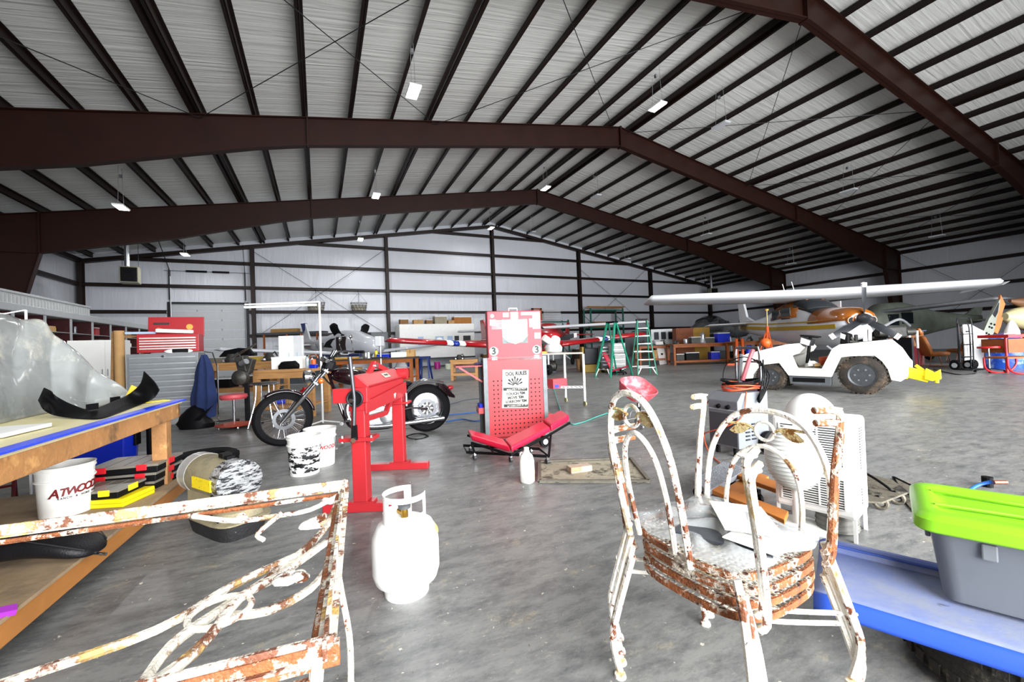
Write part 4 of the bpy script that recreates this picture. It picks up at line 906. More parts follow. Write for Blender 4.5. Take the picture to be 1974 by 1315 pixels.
# ================================================================== RED TOOL CART, CASE, CREEPER
def cart():
    o = F(1000, 843, .07); o.z = 0; rz = R_(-13); t = thing('tool_cart', 'red pegboard tool cart with grey corner posts and a tool rules sign', 'tool cart', o, rz)
    W, Dp, H = .70, .42, 1.0
    CR = M('cart_red', '#a32229', .45, 0, .08, 3, col2='#9c3a3d', cut=(.6, .7), s2=4)
    b = MB().bx(-W/2+.01, W/2-.01, 0, .015, .075, H-.01)
    cols_ = [i for i in range(12)]
    for i in range(12):
        for j in range(14):
            x = -.27+i*.049; z = .13+j*.05
            if j > 6 and 2 < i < 9: continue
            if j > 12: continue
            b.cyl((x, -.0015, z), (x, .001, z), .0088, n=8)
    pan = b.build('pegboard', CR, t); pan.data.materials.append(BLK)
    for p_ in pan.data.polygons:
        if p_.area < .01 and abs(p_.center.y) < .003 and p_.area < .001: p_.material_index = 1
    for x, y in ((-W/2, 0), (W/2, 0), (-W/2, Dp), (W/2, Dp)):
        MB().bx(x-.035, x+.015, y-.006, y+.04, .06, H).build('corner_post', M('worn_zinc', '#62686a', .5, .5, .25, 8), t, bev=.003)
    MB().bx(-W/2, W/2, 0, Dp, .065, .09).build('base_shelf', CR, t); MB().bx(-W/2, W/2, 0, Dp, H-.04, H-.015).build('top_shelf', M('zinc_top', '#8d9293', .5, .5, .15), t)
    MB().bx(-W/2+.01, W/2-.01, Dp-.015, Dp, .09, H-.03).build('back_panel', CR, t)
    for z in (.35, .62): MB().bx(-W/2+.01, W/2-.01, .02, Dp-.02, z, z+.012).build('inner_shelf', CR, t)
    # fold-out side shelf
    MB().bx(-W/2-.34, -W/2-.03, .08, .34, .90, .915).build('side_shelf', RED2, t, bev=.003)
    MB().bar((-W/2-.3, .1, .9), (-W/2-.03, .1, .72), .02, .02).build('shelf_brace', RED2, t)
    bn = MB().bx(-W/2-.10, -W/2-.03, .04, .26, .36, .43).build('side_bin', RED2, t, bev=.003)
    for k in range(3):
        MB().cyl((-W/2-.065, .08+.06*k, .40), (-W/2-.065, .08+.06*k, .47), .025, n=12).build('blue_cap', BLU, bn)
    b = MB(); b.bx(W/2+.015, W/2+.09, .05, .25, .12, .30); b.build('side_bin', RED2, t, bev=.003)
    for i, (x, y) in enumerate(((-.3, .06), (.3, .06), (-.3, .36), (.3, .36))):
        c = MB().cyl((x-.012, y, .03), (x+.012, y, .03), .03, n=14).build('caster', BLK, t)
    # sign
    S = MB().box((-.02, -.005, .63), (.31, .004, .44), (0, R_(3), 0)).build('sign_plate', M('sign_white', '#c9c6bb', .5), t, bev=.002)
    INK = M('ink_black', '#17181a', .6)
    def fr(x, z): return frame((x-.02, -.0085, z), (1, 0, .05), (0, 0, 1))
    text('sign_text', 'TOOL RULES', .06, INK, S, fr(0, .805), sx=.82, bold=.0025)
    text('sign_text', 'TOUCH \'EM', .042, INK, S, fr(.0, .575), bold=.0018); text('sign_text', 'MOVE \'EM', .042, INK, S, fr(0, .53), bold=.0018); text('sign_text', 'BORROW \'EM', .042, INK, S, fr(.0, .485), bold=.0018)
    for z, s_ in ((.625, 'ABSOLUTELY DO NOT'), (.437, "DON'T EVEN LOOK AT 'EM")):
        MB().box((-.02, -.008, z), (.285, .0015, .034), (0, R_(3), 0)).build('sign_band', INK, S); text('sign_text', s_, .027, M('sign_white', '#e9e7de', .5), S, frame((-.02, -.0098, z), (1, 0, .05), (0, 0, 1)), sx=.92 if len(s_) < 20 else .80)
    b = MB()
    for k in range(7):
        a = R_(25+k*22); r0 = .02; r1 = .08+.016*(k % 2); c = Vector((-.02, -.009, .665))
        b.bar(c+Vector((math.cos(a)*r0, 0, math.sin(a)*r0)), c+Vector((math.cos(a)*r1, 0, math.sin(a)*r1)), .011, .0015, Y_); b.box(c+Vector((math.cos(a)*r1, 0, math.sin(a)*r1)), (.03, .0015, .018), (0, -a, 0))
    b.build('tool_drawing', INK, S)
    # case on top
    c = thing('tool_case', 'upright red carrying case covered in stickers, standing on the tool cart', 'tool case', o+Matrix.Rotation(rz, 3, 'Z') @ Vector((-.0, .06, H-.013)), rz)
    CW, CHh = .66, .545
    body = MB().bx(-CW/2+.01, CW/2-.01, -.06, .08, 0, CHh).build('shell', M('case_red', '#a02c36', .5, 0, .1, 3, col2='#8a2a33', cut=(.62, .7), s2=5), c, bev=.008)
    MB().bx(-CW/2, CW/2, -.064, .084, .0, .012).build('edge_trim', RED2, c)
    MB().tube([(-.05, .01, CHh), (-.05, .01, CHh+.035), (.05, .01, CHh+.035), (.05, .01, CHh)], .007, 8).build('handle', WPL, c)
    ST = M('sticker_white', '#c2c0bd', .45)
    def st(x, z, w_, h_, m=ST, name='sticker'): return MB().bx(x-w_/2, x+w_/2, -.0625, -.0605, z-h_/2, z+h_/2).build(name, m, c)
    st(0, .31, .30, .28, M('sticker_grey', '#45504f', .5, col2='#5d6967', cut=(.4, .6), s2=6))
    MB().prism([(-.15, .14), (.15, .14), (.15, -.05), (.09, -.11), (0, -.14), (-.09, -.11), (-.15, -.05)], (0, -.0635, .30), (1, 0, 0), (0, 0, 1), .002).build('sticker', M('shield_sticker', '#b3bfb8', .4, 0, .1, 20, col2='#83aaa4', cut=(.55, .6), s2=25), c)
    for k in range(5): text('sticker_text', ('SAFETY', 'TOOLS', 'PARTS', 'SERVICE', 'SUPPLY')[k], .035-.003*k, M('ink_teal', '#5a8f92', .6), c, frame((0, -.0648, .40-.045*k), (1, 0, 0), (0, 0, 1))) if False else None
    for k in range(6): MB().bx(-.27, -.11, -.0625, -.0605, .34+.018*k, .349+.018*k).build('sticker_stripe', ST, c)
    MB().bx(-.29, -.22, -.0625, -.0605, .38, .45).build('sticker_canton', M('sticker_pink', '#d9a0a6', .5), c)
    st(.21, .40, .07, .10); st(.26, .43, .09, .20, M('sticker_cream', '#c4bf9f', .5)); st(0, .49, .09, .08); st(-.1, .50, .07, .05); st(.17, .51, .18, .035); st(.27, .25, .07, .07)
    MB().cyl((-.26, -.0625, .49), (-.26, -.06, .49), .022, n=20).build('sticker', ST, c)
    for x in (-.255, .255):
        MB().cyl((x, -.0625, .085), (x, -.06, .085), .052, n=28).build('sticker', ST, c)
        text('sticker_number', '3', .11, M('ink_green', '#22332f', .6), c, frame((x, -.0655, .085), (1, 0, .12), (.0, 0, 1)), bold=.004)
    for x in (-.25, .25): MB().bx(x-.03, x+.03, -.062, -.058, -.012, .02).build('latch', STEEL, c)
cart()
t = thing('purple_rag', 'crumpled purple rag on the fold-out shelf of the tool cart', 'rag', D(922, 708, 4.95)); MB().sph((0, 0, .012), (.06, .05, .018), 12, 6).build('cloth', M('purple_cloth', '#5b5678', .9, 0, .3, 20, .6, 50), t, smooth=True)
t.location.z = .917
def creeper():
    o = F(985, 872, .0); t = thing('mechanic_creeper', 'red padded mechanic creeper on black caster frame leaning at the tool cart', 'creeper', o, 0)
    def pad(name, p0, p1, w_, th, up):
        p0, p1 = Vector(p0), Vector(p1); ax = (p1-p0).normalized(); sd = ax.cross(Vector(up)).normalized(); nn = sd.cross(ax)
        m = Matrix((ax, sd, nn)).transposed(); L = (p1-p0).length
        return MB().box((p0+p1)/2, (L, w_, th), mat=m).build(name, REDV, t, bev=.022)
    z = .15
    a, b_, c, d = F(909, 850, z+.05)-o, F(985, 873, z)-o, F(1062, 833, z+.08)-o, F(1098, 812, z+.14)-o
    bk = Vector((.05, .26, .02))
    def slab(p, q, bkv, th=.055, name='cushion'):
        r0 = [p, q, q+bkv, p+bkv]; return MB().loft([r0, [v+Z_*th for v in r0]]).build(name, REDV, t, bev=.018)
    slab(a, b_-X_*.006, bk); slab(b_+X_*.006, c-X_*.004, bk); slab(c+X_*.004+Z_*.0, d, bk, .07, 'head_rest')
    fr_ = MB()
    for off in (Vector(), bk):
        fr_.tube([a+off-Z_*.02, b_+off-Z_*.02, c+off-Z_*.02, d+off-Z_*.02], .013, 8)
    fr_.build('side_rail', BLK, t)
    zz = .075; e0, e1 = F(900, 872, zz)-o, F(1058, 880, zz)-o; bb_ = Vector((.06, .30, 0))
    e0.z = e1.z = zz
    fr_ = MB(); fr_.tube([e0, e1, e1+bb_, e0+bb_], .014, 8, closed=True)
    for u in (.35, .65): fr_.tube([e0.lerp(e1, u), e0.lerp(e1, u)+bb_], .011, 6)
    fr_.tube([b_-Z_*.02, e0.lerp(e1, .5)], .011, 6); fr_.tube([b_+bk-Z_*.02, e0.lerp(e1, .5)+bb_], .011, 6); fr_.tube([c-Z_*.02, e1], .011, 6)
    fr_.tube([a-Z_*.03, e0.lerp(e1, .1)], .011, 6); fr_.build('base_frame', BLK, t)
    for u, off in ((.1, 0), (.55, 0), (.98, 0), (.1, 1), (.9, 1)):
        p = e0.lerp(e1, u)+bb_*off; b = MB(); b.bar(p, p-Z_*.03, .03, .02); b.build('caster_fork', STEEL, t)
        b = MB(); q = Vector((p.x, p.y, .027)); b.cyl(q-X_*.012, q+X_*.012, .026, n=16); b.build('caster_wheel', M('wheel_grey', '#3a3b3d', .5), t)
    q = F(1050, 852, .06)-o; b = MB(); q.z = .065; b.cyl(q-Y_*.02, q+Y_*.02, .06, n=24); b.build('large_wheel', BLK, t); MB().cyl(q-Y_*.023, q+Y_*.023, .03, n=16).build('wheel_hub', LGR, t)
creeper()
# hoses on the floor
def hose(name, label, pts, r, m, z=.012, cat='hose'):
    P = [F(u, v, z) for u, v in pts]; o = P[0].copy(); o.z = 0; P = smooth_pts([p-o for p in P], 8)
    ob = MB().tube(P, r, 7).build(name, m, None, smooth='all', loc=o); return tag(ob, label, cat)
TEAL = M('teal_hose', '#4aa79a', .5); BH = M('blue_hose', '#1d5aa8', .5)
hose('air_hose', 'thin teal air hose running across the floor beside the tool cart', [(1062, 730), (1080, 790), (1098, 815), (1120, 815), (1160, 800), (1200, 788), (1232, 783)], .008, TEAL)
hose('air_hose', 'blue air hose nearest the rear wheel of the motorcycle', [(860, 813), (890, 808), (915, 812), (935, 810)], .009, BH)
hose('air_hose', 'blue air hose running straight toward the tool cart', [(862, 800), (895, 797), (935, 793)], .009, BH)
hose('air_hose', 'thin dark air hose farthest behind the motorcycle', [(850, 785), (880, 776), (905, 770), (940, 768)], .006, M('navy_hose', '#22344d', .5))
hose('cable_coil', 'small black cable coil on the floor under the motorcycle rear wheel', [(780, 842), (800, 836), (822, 838), (815, 845), (795, 846), (785, 841), (805, 836), (826, 841), (800, 848)], .005, BLK, .008, 'cable')
# cart table with caster legs behind the tool cart
def ctable():
    c = F(1128, 783); d = F(1085, 779); t = thing('rolling_table', 'rolling work table with white pipe legs behind the tool cart', 'table', c, 0)
    H = .97; L = c.copy(); x1 = .06; x0 = -1.15; y1 = .75
    dx = (F(1040, 783)-c).normalized()
    W_ = [Vector((0, 0, 0)), dx*1.05, dx*1.05+Vector((.3, .6, 0)), Vector((.12, .66, 0))]
    W_[3] = (F(1092, 777)-c).normalized()*.55+Vector((.05, .1, 0)); W_[2] = W_[3]+dx*.9
    MB().loft([[p*1.04+Z_*(H-.03) for p in W_], [p*1.04+Z_*H for p in W_]]).build('table_top', M('worn_top', '#b5ada0', .6, 0, .2, 8), t, bev=.008)
    for p in W_:
        MB().cyl(p+Z_*.09, p+Z_*(H-.03), .022, n=12).build('leg', WHT, t, smooth=True); b = MB(); q = p+Z_*.045; b.cyl(q-X_*.014, q+X_*.014, .045, n=16); b.build('caster', M('caster_tan', '#8f8a6a', .5), t)
    b = MB()
    for k in range(14):
        u = k/14; b.tube([W_[0].lerp(W_[1], u)+Z_*.33, W_[0].lerp(W_[1], u+1/14)+Z_*.36], .005, 5)
    b.tube([W_[0]+Z_*.33, W_[1]+Z_*.33], .007, 6); b.tube([W_[0]+Z_*.36, W_[1]+Z_*.36], .005, 6); b.build('wire_rail', WHT, t)
    MB().loft([[p+Z_*.32 for p in W_], [p+Z_*.33 for p in W_]]).build('lower_shelf', M('wire_grey', '#8f9294', .5), t)
    o = c+dx*.5; 
    q = D(1082, 741, 7.6); t2 = thing('red_box', 'small red boxed tool with blue end on the lower rail of the rolling table', 'box', c+dx*.48+Vector((.02, .05, .33)), .1)
    MB().bx(-.16, .16, -.09, .09, .0, .17).build('carton', M('carton_red', '#c9303a', .5), t2, bev=.004); MB().bx(-.13, -.03, -.092, -.09, .01, .07).build('blue_label', BLU, t2)
    # things on the table top
    tz = H
    t3 = thing('engine_cowling', 'black and red motorcycle bodywork on the rolling table', 'fairing', c+dx*.95+Vector((.1, .2, tz)), 0)
    MB().sph((0, 0, .13), (.28, .16, .13), 20, 12).build('shell', M('gloss_black', '#0a0a0b', .15, coat=1, spec=.4), t3, smooth=True); MB().loft([[Vector((x, y, z)) for y, z in ((-.17, .14), (-.17, .2), (.1, .24), (.1, .2))] for x in (-.25, .1)]).build('red_panel', REDP, t3, bev=.01)
    t4 = thing('cylinder_assembly', 'silver engine part under a white plastic wrap on the rolling table', 'engine part', c+dx*.45+Vector((.05, .25, tz)), 0)
    MB().lathe([(.12, 0), (.16, .03), (.17, .1), (.13, .16), (.1, .17), (.0, .17)], n=24).build('drum', LGR, t4, smooth=True)
    MB().bx(-.1, .12, -.05, .05, .171, .27).build('housing', WPL, t4, bev=.01); MB().cyl((-.2, 0, .3), (-.08, 0, .22), .06, n=16).build('hose_end', WPL, t4, smooth=True)
    t5 = thing('yellow_cloth', 'yellow cloth folded on the front of the rolling table', 'cloth', c+dx*.75+Vector((.0, .04, tz)), .1); MB().bx(-.3, .25, -.0, .16, 0, .035).build('fold', M('yellow_cloth', '#c99a3a', .8), t5, bev=.012)
ctable()
# red tractor-seat stool behind the chairs
def seat_stool(name, label, p, h, m, rz=0, big=True):
    t = thing(name, label, 'stool', p, rz)
    rr = lambda s_, z, e=.6: [Vector((math.copysign(abs(math.cos(q))**e, math.cos(q))*.215*s_, math.copysign(abs(math.sin(q))**e, math.sin(q))*.17*s_, z)) for q in [2*PI*i/28 for i in range(28)]]
    MB().loft([rr(.6, h-.09), rr(.85, h-.07), rr(1, h+.01), rr(1.02, h+.04), rr(.97, h+.045), rr(.86, h-.0), rr(.7, h-.045), rr(.3, h-.055)]).xf(Matrix.Translation((0, 0, h)) @ Matrix.Rotation(R_(34), 4, 'X') @ Matrix.Scale(1.2, 4) @ Matrix.Translation((0, 0, -h))).build('seat', m, t, smooth=True)
    MB().cyl((0, 0, .12), (0, 0, h-.07), .02, n=12).build('post', STEEL, t, smooth=True); MB().cyl((0, 0, .12), (0, 0, .26), .03, n=12).build('sleeve', BLK, t, smooth=True)
    for k in range(4):
        a = PI/4+k*PI/2; e = Vector((math.cos(a)*.21, math.sin(a)*.21, .085)); b = MB(); b.bar((0, 0, .12), e, .05, .014); b.build('foot_arm', M('dull_chrome', '#9a9894', .35, .9, .2, 20), t)
        q = Vector((e.x, e.y, .03)); b = MB(); b.cyl(q-X_*.012, q+X_*.012, .03, n=14); b.build('caster', ALU, t)
        b = MB(); b.tube(smooth_pts([(math.cos(a)*.02, math.sin(a)*.02, .2), (math.cos(a)*.09, math.sin(a)*.09, .2), (math.cos(a)*.12, math.sin(a)*.12, .12)]), .007, 6); b.build('scroll', ALU, t, smooth=True)
    return t
seat_stool('workshop_stool', 'faded red dished seat stool on casters behind the iron chairs', F(1232, 822), .50, M('faded_red', '#c4505a', .5, 0, .15, 6, col2='#dfa5a8', cut=(.5, .65), s2=6), .2)
# ================================================================== RIGHT FOREGROUND
def air_con():
    o = F(1657, 1052); t = thing('air_conditioner', 'white portable air conditioner with louvred grilles behind the iron chairs', 'air conditioner', o, R_(15))
    W, Dp, H = .39, .27, .655     # front faces -x, width along +y
    ACW = M('ac_white', '#efefec', .4, 0, .03)
    body = MB().bx(.0, Dp, .0, W, .12, H).build('casing', ACW, t, bev=.02)
    DK = M('vent_dark', '#2a2c2b', .7, 0, .1)
    for z0, z1 in ((.40, .61), (.17, .33)):
        MB().bx(-.0015, .004, .05, W-.04, z0, z1).build('vent_recess', DK, body)
        b = MB(); n = int((z1-z0)/.0125)
        for i in range(n+1): b.bx(-.006, .0, .05, W-.04, z0+(z1-z0)*i/n-.0028, z0+(z1-z0)*i/n+.0028)
        for y in (.05, .165, .25, W-.04): b.bx(-.008, .0, y-.004, y+.004, z0, z1)
        b.build('louvre', ACW, body)
    for z0, z1, n in ((.38, .61, 16), (.19, .28, 6)):
        MB().bx(.10, .19, -.0015, .004, z0, z1).build('vent_recess', DK, body); b = MB()
        for i in range(n+1): b.bx(.10, .19, -.005, .0, z0+(z1-z0)*i/n-.004, z0+(z1-z0)*i/n+.002)
        b.build('louvre', ACW, body)
    k = MB().cyl((-.012, .11, .365), (0, .11, .365), .024, n=20).build('knob_ring', ACW, body); MB().cyl((-.02, .11, .365), (-.011, .11, .365), .011, n=14).build('drain_plug', BLK, k)
    b = MB()
    for x, y in ((.01, .01), (.25, .01), (.01, .37), (.25, .37)): MB().bx(x, x+.02, y, y+.015, .0, .13).build('leg', ACW, t)
    b = MB()
    b.lathe([(.09, .02), (.1, .02), (.1, .14), (.09, .14)], (.13, .12, 0), n=20, closed=True)
    for i in range(4): b.torus((.13, .12, .035+.03*i), Z_, .101, .004, 20, 5)
    b.build('exhaust_duct', M('duct_grey', '#6c6b66', .6, 0, .3, 20), t, smooth=True)
air_con()
def dome():
    o = D(1536, 900, 2.42); o.z = 0; t = thing('domed_fan', 'white domed fan with ribbed shroud standing between the chairs and the air conditioner', 'fan', o)
    FW = M('fan_white', '#eeefeb', .4, 0, .03)
    ce = D(1532, 880, 2.42)-o
    b = MB(); b.sph(ce, (.165, .15, .185), 32, 20); b.build('shroud', FW, t, smooth='all')
    hd = D(1562, 806, 2.44)-o
    MB().sph(hd, (.135, .13, .145), 30, 20).build('motor_dome', FW, t, smooth='all')
    for i in range(17):
        pass
    b = MB()
    for i in range(18):
        a = -1.15+i*.125; r = math.cos(a)*.17
        pts = [ce+Vector((math.cos(q)*r, math.sin(q)*r*.93, math.sin(a)*.19)) for q in [R_(150)+R_(120)*k/14 for k in range(15)]]; b.tube(pts, .0028, 5)
    b.build('shroud_rib', M('rib_grey', '#b9bcb6', .5), t)
    b = MB(); b.cyl((0, .0, .02), (ce.x, ce.y, ce.z-.16), .03, n=14); b.lathe([(0, 0), (.16, 0), (.16, .015), (.03, .03), (0, .03)], n=28); b.build('stand', FW, t, smooth=True)
dome()
def blue_panel():
    z = .225; P1, P2 = F(1580, 1044, z), F(1568, 1140, z); dn = (F(1974, 1262, z)-P2).normalized(); dn.z = 0; o = P2.copy(); o.z = 0
    t = thing('plastic_sled', 'dusty blue plastic sled resting on the tyre at lower right', 'sled', o)
    w_ = (P1-P2); w_ -= dn*w_.dot(dn); wl = w_.length; w_.normalize(); L = 1.15; sk = (P1-P2).dot(dn)
    M_ = M('dusty_blue', '#7583b4', .5, 0, .12, 3, .05, 60, col2='#8d93a6', cut=(.42, .62), s2=3.5, col3='#4a4a50', s3=6, cut3=(.64, .7))
    BE = M('blue_edge_lid', '#2b50b4', .4, 0, .08)
    def P(u, v, zz): return (P2-o) + dn*u*L + w_*v*wl + dn*(sk*v*(1-u)) + Z_*(zz)
    MB().grid(lambda u, v: P(u, v, .0 - .012*math.sin(PI*v)), 24, 10, .006).build('deck', M_, t, smooth='all')
    MB().grid(lambda u, v: P(u, -.0-.05*math.sin(v*PI/2), -.05*v+.002*(1-v)), 24, 5, .006).build('near_rim', BE, t, smooth='all')
    MB().grid(lambda u, v: P(u, .86+.0*v, .0-.008)+w_*(.01*v)+Z_*.028*v, 24, 3, .004).build('step', M_, t, smooth='all')
    MB().grid(lambda u, v: P(u, .87+v*.13, .022), 24, 3, .006).build('far_rim', M('lid_rim_blue', '#4a63b8', .45, 0, .1), t, smooth='all')
    for u in (.1, .42, .66): MB().sph(P(u, -.035, -.025), (.012, .008, .008), 10, 6).build('stud', M('stud_pale', '#9fb4d8', .4), t)
    return o, dn, w_
bo_, bdn, bw_ = blue_panel()
tyre('tyre', 'large worn tyre lying flat under the blue sled at lower right', Vector((2.05, .50, 0)), .335, .2, .205, mat=M('dusty_rubber', '#2b2925', .85, 0, .3, 9, .3, 60, col2='#6a6453', cut=(.55, .7), s2=7), nb=40)
def tote():
    z = .228; c = F(1768, 1005, .49); n_ = bdn; w_ = bw_; o = c.copy(); o.z = z
    t = thing('storage_tote', 'grey plastic storage tote with bright green lid on the blue sled', 'storage box', o)
    L, Wd, H = .66, .42, .27
    def ring(ins, zz, r=.05):
        pts = []
        for sx, sy, a0 in ((1, 1, 0), (-1, 1, 90), (-1, -1, 180), (1, -1, 270)):
            for k in range(5):
                a = R_(a0+k*22.5); x = sx*(L/2-ins-r)+math.cos(a)*r; y = sy*(Wd/2-ins-r)+math.sin(a)*r
                pts.append(n_*(x+L/2)+w_*(y+Wd/2)+Z_*zz)
        return pts
    TG = M('tote_grey', '#6d7176', .45, 0, .06, 4); LG = M('lid_green', '#7fc020', .4, 0, .06, 5)
    MB().loft([ring(.062, .0, .03), ring(.058, .008, .045), ring(.03, H*.86), ring(.028, H*.87), ring(.016, H*.88), ring(.014, H-.005)]).build('tub', TG, t, smooth=True)
    MB().loft([ring(-.004, H-.035), ring(-.008, H-.03), ring(-.006, H+.004), ring(.008, H+.018), ring(.05, H+.022), ring(.065, H+.01), ring(.09, H+.012)]).build('lid', LG, t, smooth=True)
    b = MB(); q = ring(.0, 0); b.box(n_*.0+w_*Wd*.5+Z_*(H-.08)+n_*.03, (.014, .12, .05), mat=Matrix((n_, w_, Z_)).transposed()); b.build('handle', TG, t, bev=.004)
    MB().box(n_*.16-w_*(-.028)+Z_*(H-.075), (.035, .012, .05), mat=Matrix((n_, w_, Z_)).transposed()).build('latch_rib', TG, t, bev=.004)
    for s_ in (.3, .7):
        b = MB(); b.tube(smooth_pts([n_*.05+w_*Wd*s_+Z_*(H+.022), n_*.3+w_*Wd*(s_*.8+.1)+Z_*(H+.02), n_*.6+w_*Wd*s_+Z_*(H+.022)]), .006, 6); b.build('lid_rib', LG, t, smooth=True)
tote()
t = thing('hose_coupling', 'blue hose with brass coupling on the floor beyond the green lid', 'hose', F(1912, 940)); l0 = t.location
MB().tube(smooth_pts([F(u, v, z)-l0 for u, v, z in ((1850, 960, .01), (1880, 938, .03), (1905, 930, .06), (1918, 930, .07))]), .011, 8).build('hose', BH, t, smooth=True)
MB().cyl(F(1915, 930, .07)-l0, F(1940, 930, .07)-l0, .014).build('coupling', M('brass2', '#8a5a4a', .4, .7), t); MB().cyl((0, .02, .0), (0, .02, .07), .03).build('base_cap', BLK, t)
# furniture dolly
def dolly():
    z = .125; o = F(1420, 950); t = thing('furniture_dolly', 'wooden furniture dolly with a grey carpeted board behind the iron chairs', 'dolly', o)
    def board(name, px, th, m, zz=z):
        P = [F(u, v, zz)-o for u, v in px]; return MB().loft([[p-Z_*th for p in P], P]).build(name, m, t, bev=.004)
    board('carpet_pad', [(1336, 925), (1392, 890), (1446, 901), (1366, 947)], .035, M('carpet_grey', '#8c9096', .95, 0, .25, 30, .6, 90))
    W_ = M('dolly_wood', '#b9702c', .6, 0, .2, 5)
    board('slat', [(1358, 938), (1372, 930), (1520, 985), (1512, 1002)], .03, W_, .122); board('slat', [(1410, 912), (1424, 904), (1520, 935), (1515, 950)], .03, W_, .122); board('slat', [(1390, 945), (1455, 908), (1482, 918), (1425, 958)], .025, W_, .088)
    for u, v in ((1408, 915), (1345, 935), (1460, 945)):
        q = F(u, v, .09)-o; b = MB(); b.cyl(Vector((q.x-.012, q.y, .035)), Vector((q.x+.012, q.y, .035)), .035, n=16); b.bar(Vector((q.x, q.y, .06)), Vector((q.x, q.y, .095)), .03, .03); b.build('caster', BLK, t)
dolly()
def jack():
    o = F(1715, 985); t = thing('creeper_board', 'dirty metal creeper with two casters on the floor right of the air conditioner', 'creeper', o)
    DM = M('dirty_metal', '#6d675a', .6, .3, .3, 8, .2, 50, col2='#2c2a27', cut=(.5, .6), s2=8)
    P = [F(u, v, .08)-o for u, v in ((1665, 912), (1720, 925), (1752, 948), (1700, 968), (1665, 965))]; MB().loft([[p-Z_*.012 for p in P], P]).build('plate', DM, t)
    for u, v in ((1706, 985), (1738, 975)):
        q = F(u, v, .0)-o; b = MB(); b.torus((q.x, q.y+.02, .042), X_+Y_*.3, .03, .013, 24, 8); b.build('caster_ring', DM, t, smooth=True); MB().bar((q.x, q.y+.02, .04), (q.x, q.y+.04, .085), .02, .03).build('fork', BLK, t)
    b = MB(); b.tube(smooth_pts([F(u, v, z_)-o for u, v, z_ in ((1668, 912, .14), (1690, 925, .12), (1715, 943, .09), (1725, 955, .05))]), .008, 6); b.build('strap', BLK, t, smooth=True)
    o2 = F(1760, 948); t = thing('floor_mat', 'dirty folded rubber mat lying between the creeper and the green lidded tote', 'mat', o2)
    P = [F(u, v, .01)-o2 for u, v in ((1722, 920), (1745, 930), (1790, 965), (1760, 985), (1735, 955))]; MB().loft([[p-Z_*.008 for p in P], P]).build('mat_sheet', DM, t)
    b = MB(); b.tube(smooth_pts([F(u, v, z_)-o2 for u, v, z_ in ((1722, 920, .06), (1738, 945, .03), (1775, 962, .02))]), .009, 6); b.tube(smooth_pts([F(u, v, z_)-o2 for u, v, z_ in ((1724, 920, .07), (1755, 935, .06), (1790, 952, .04))]), .006, 6); b.build('rubber_edge', BLK, t, smooth=True)
jack()
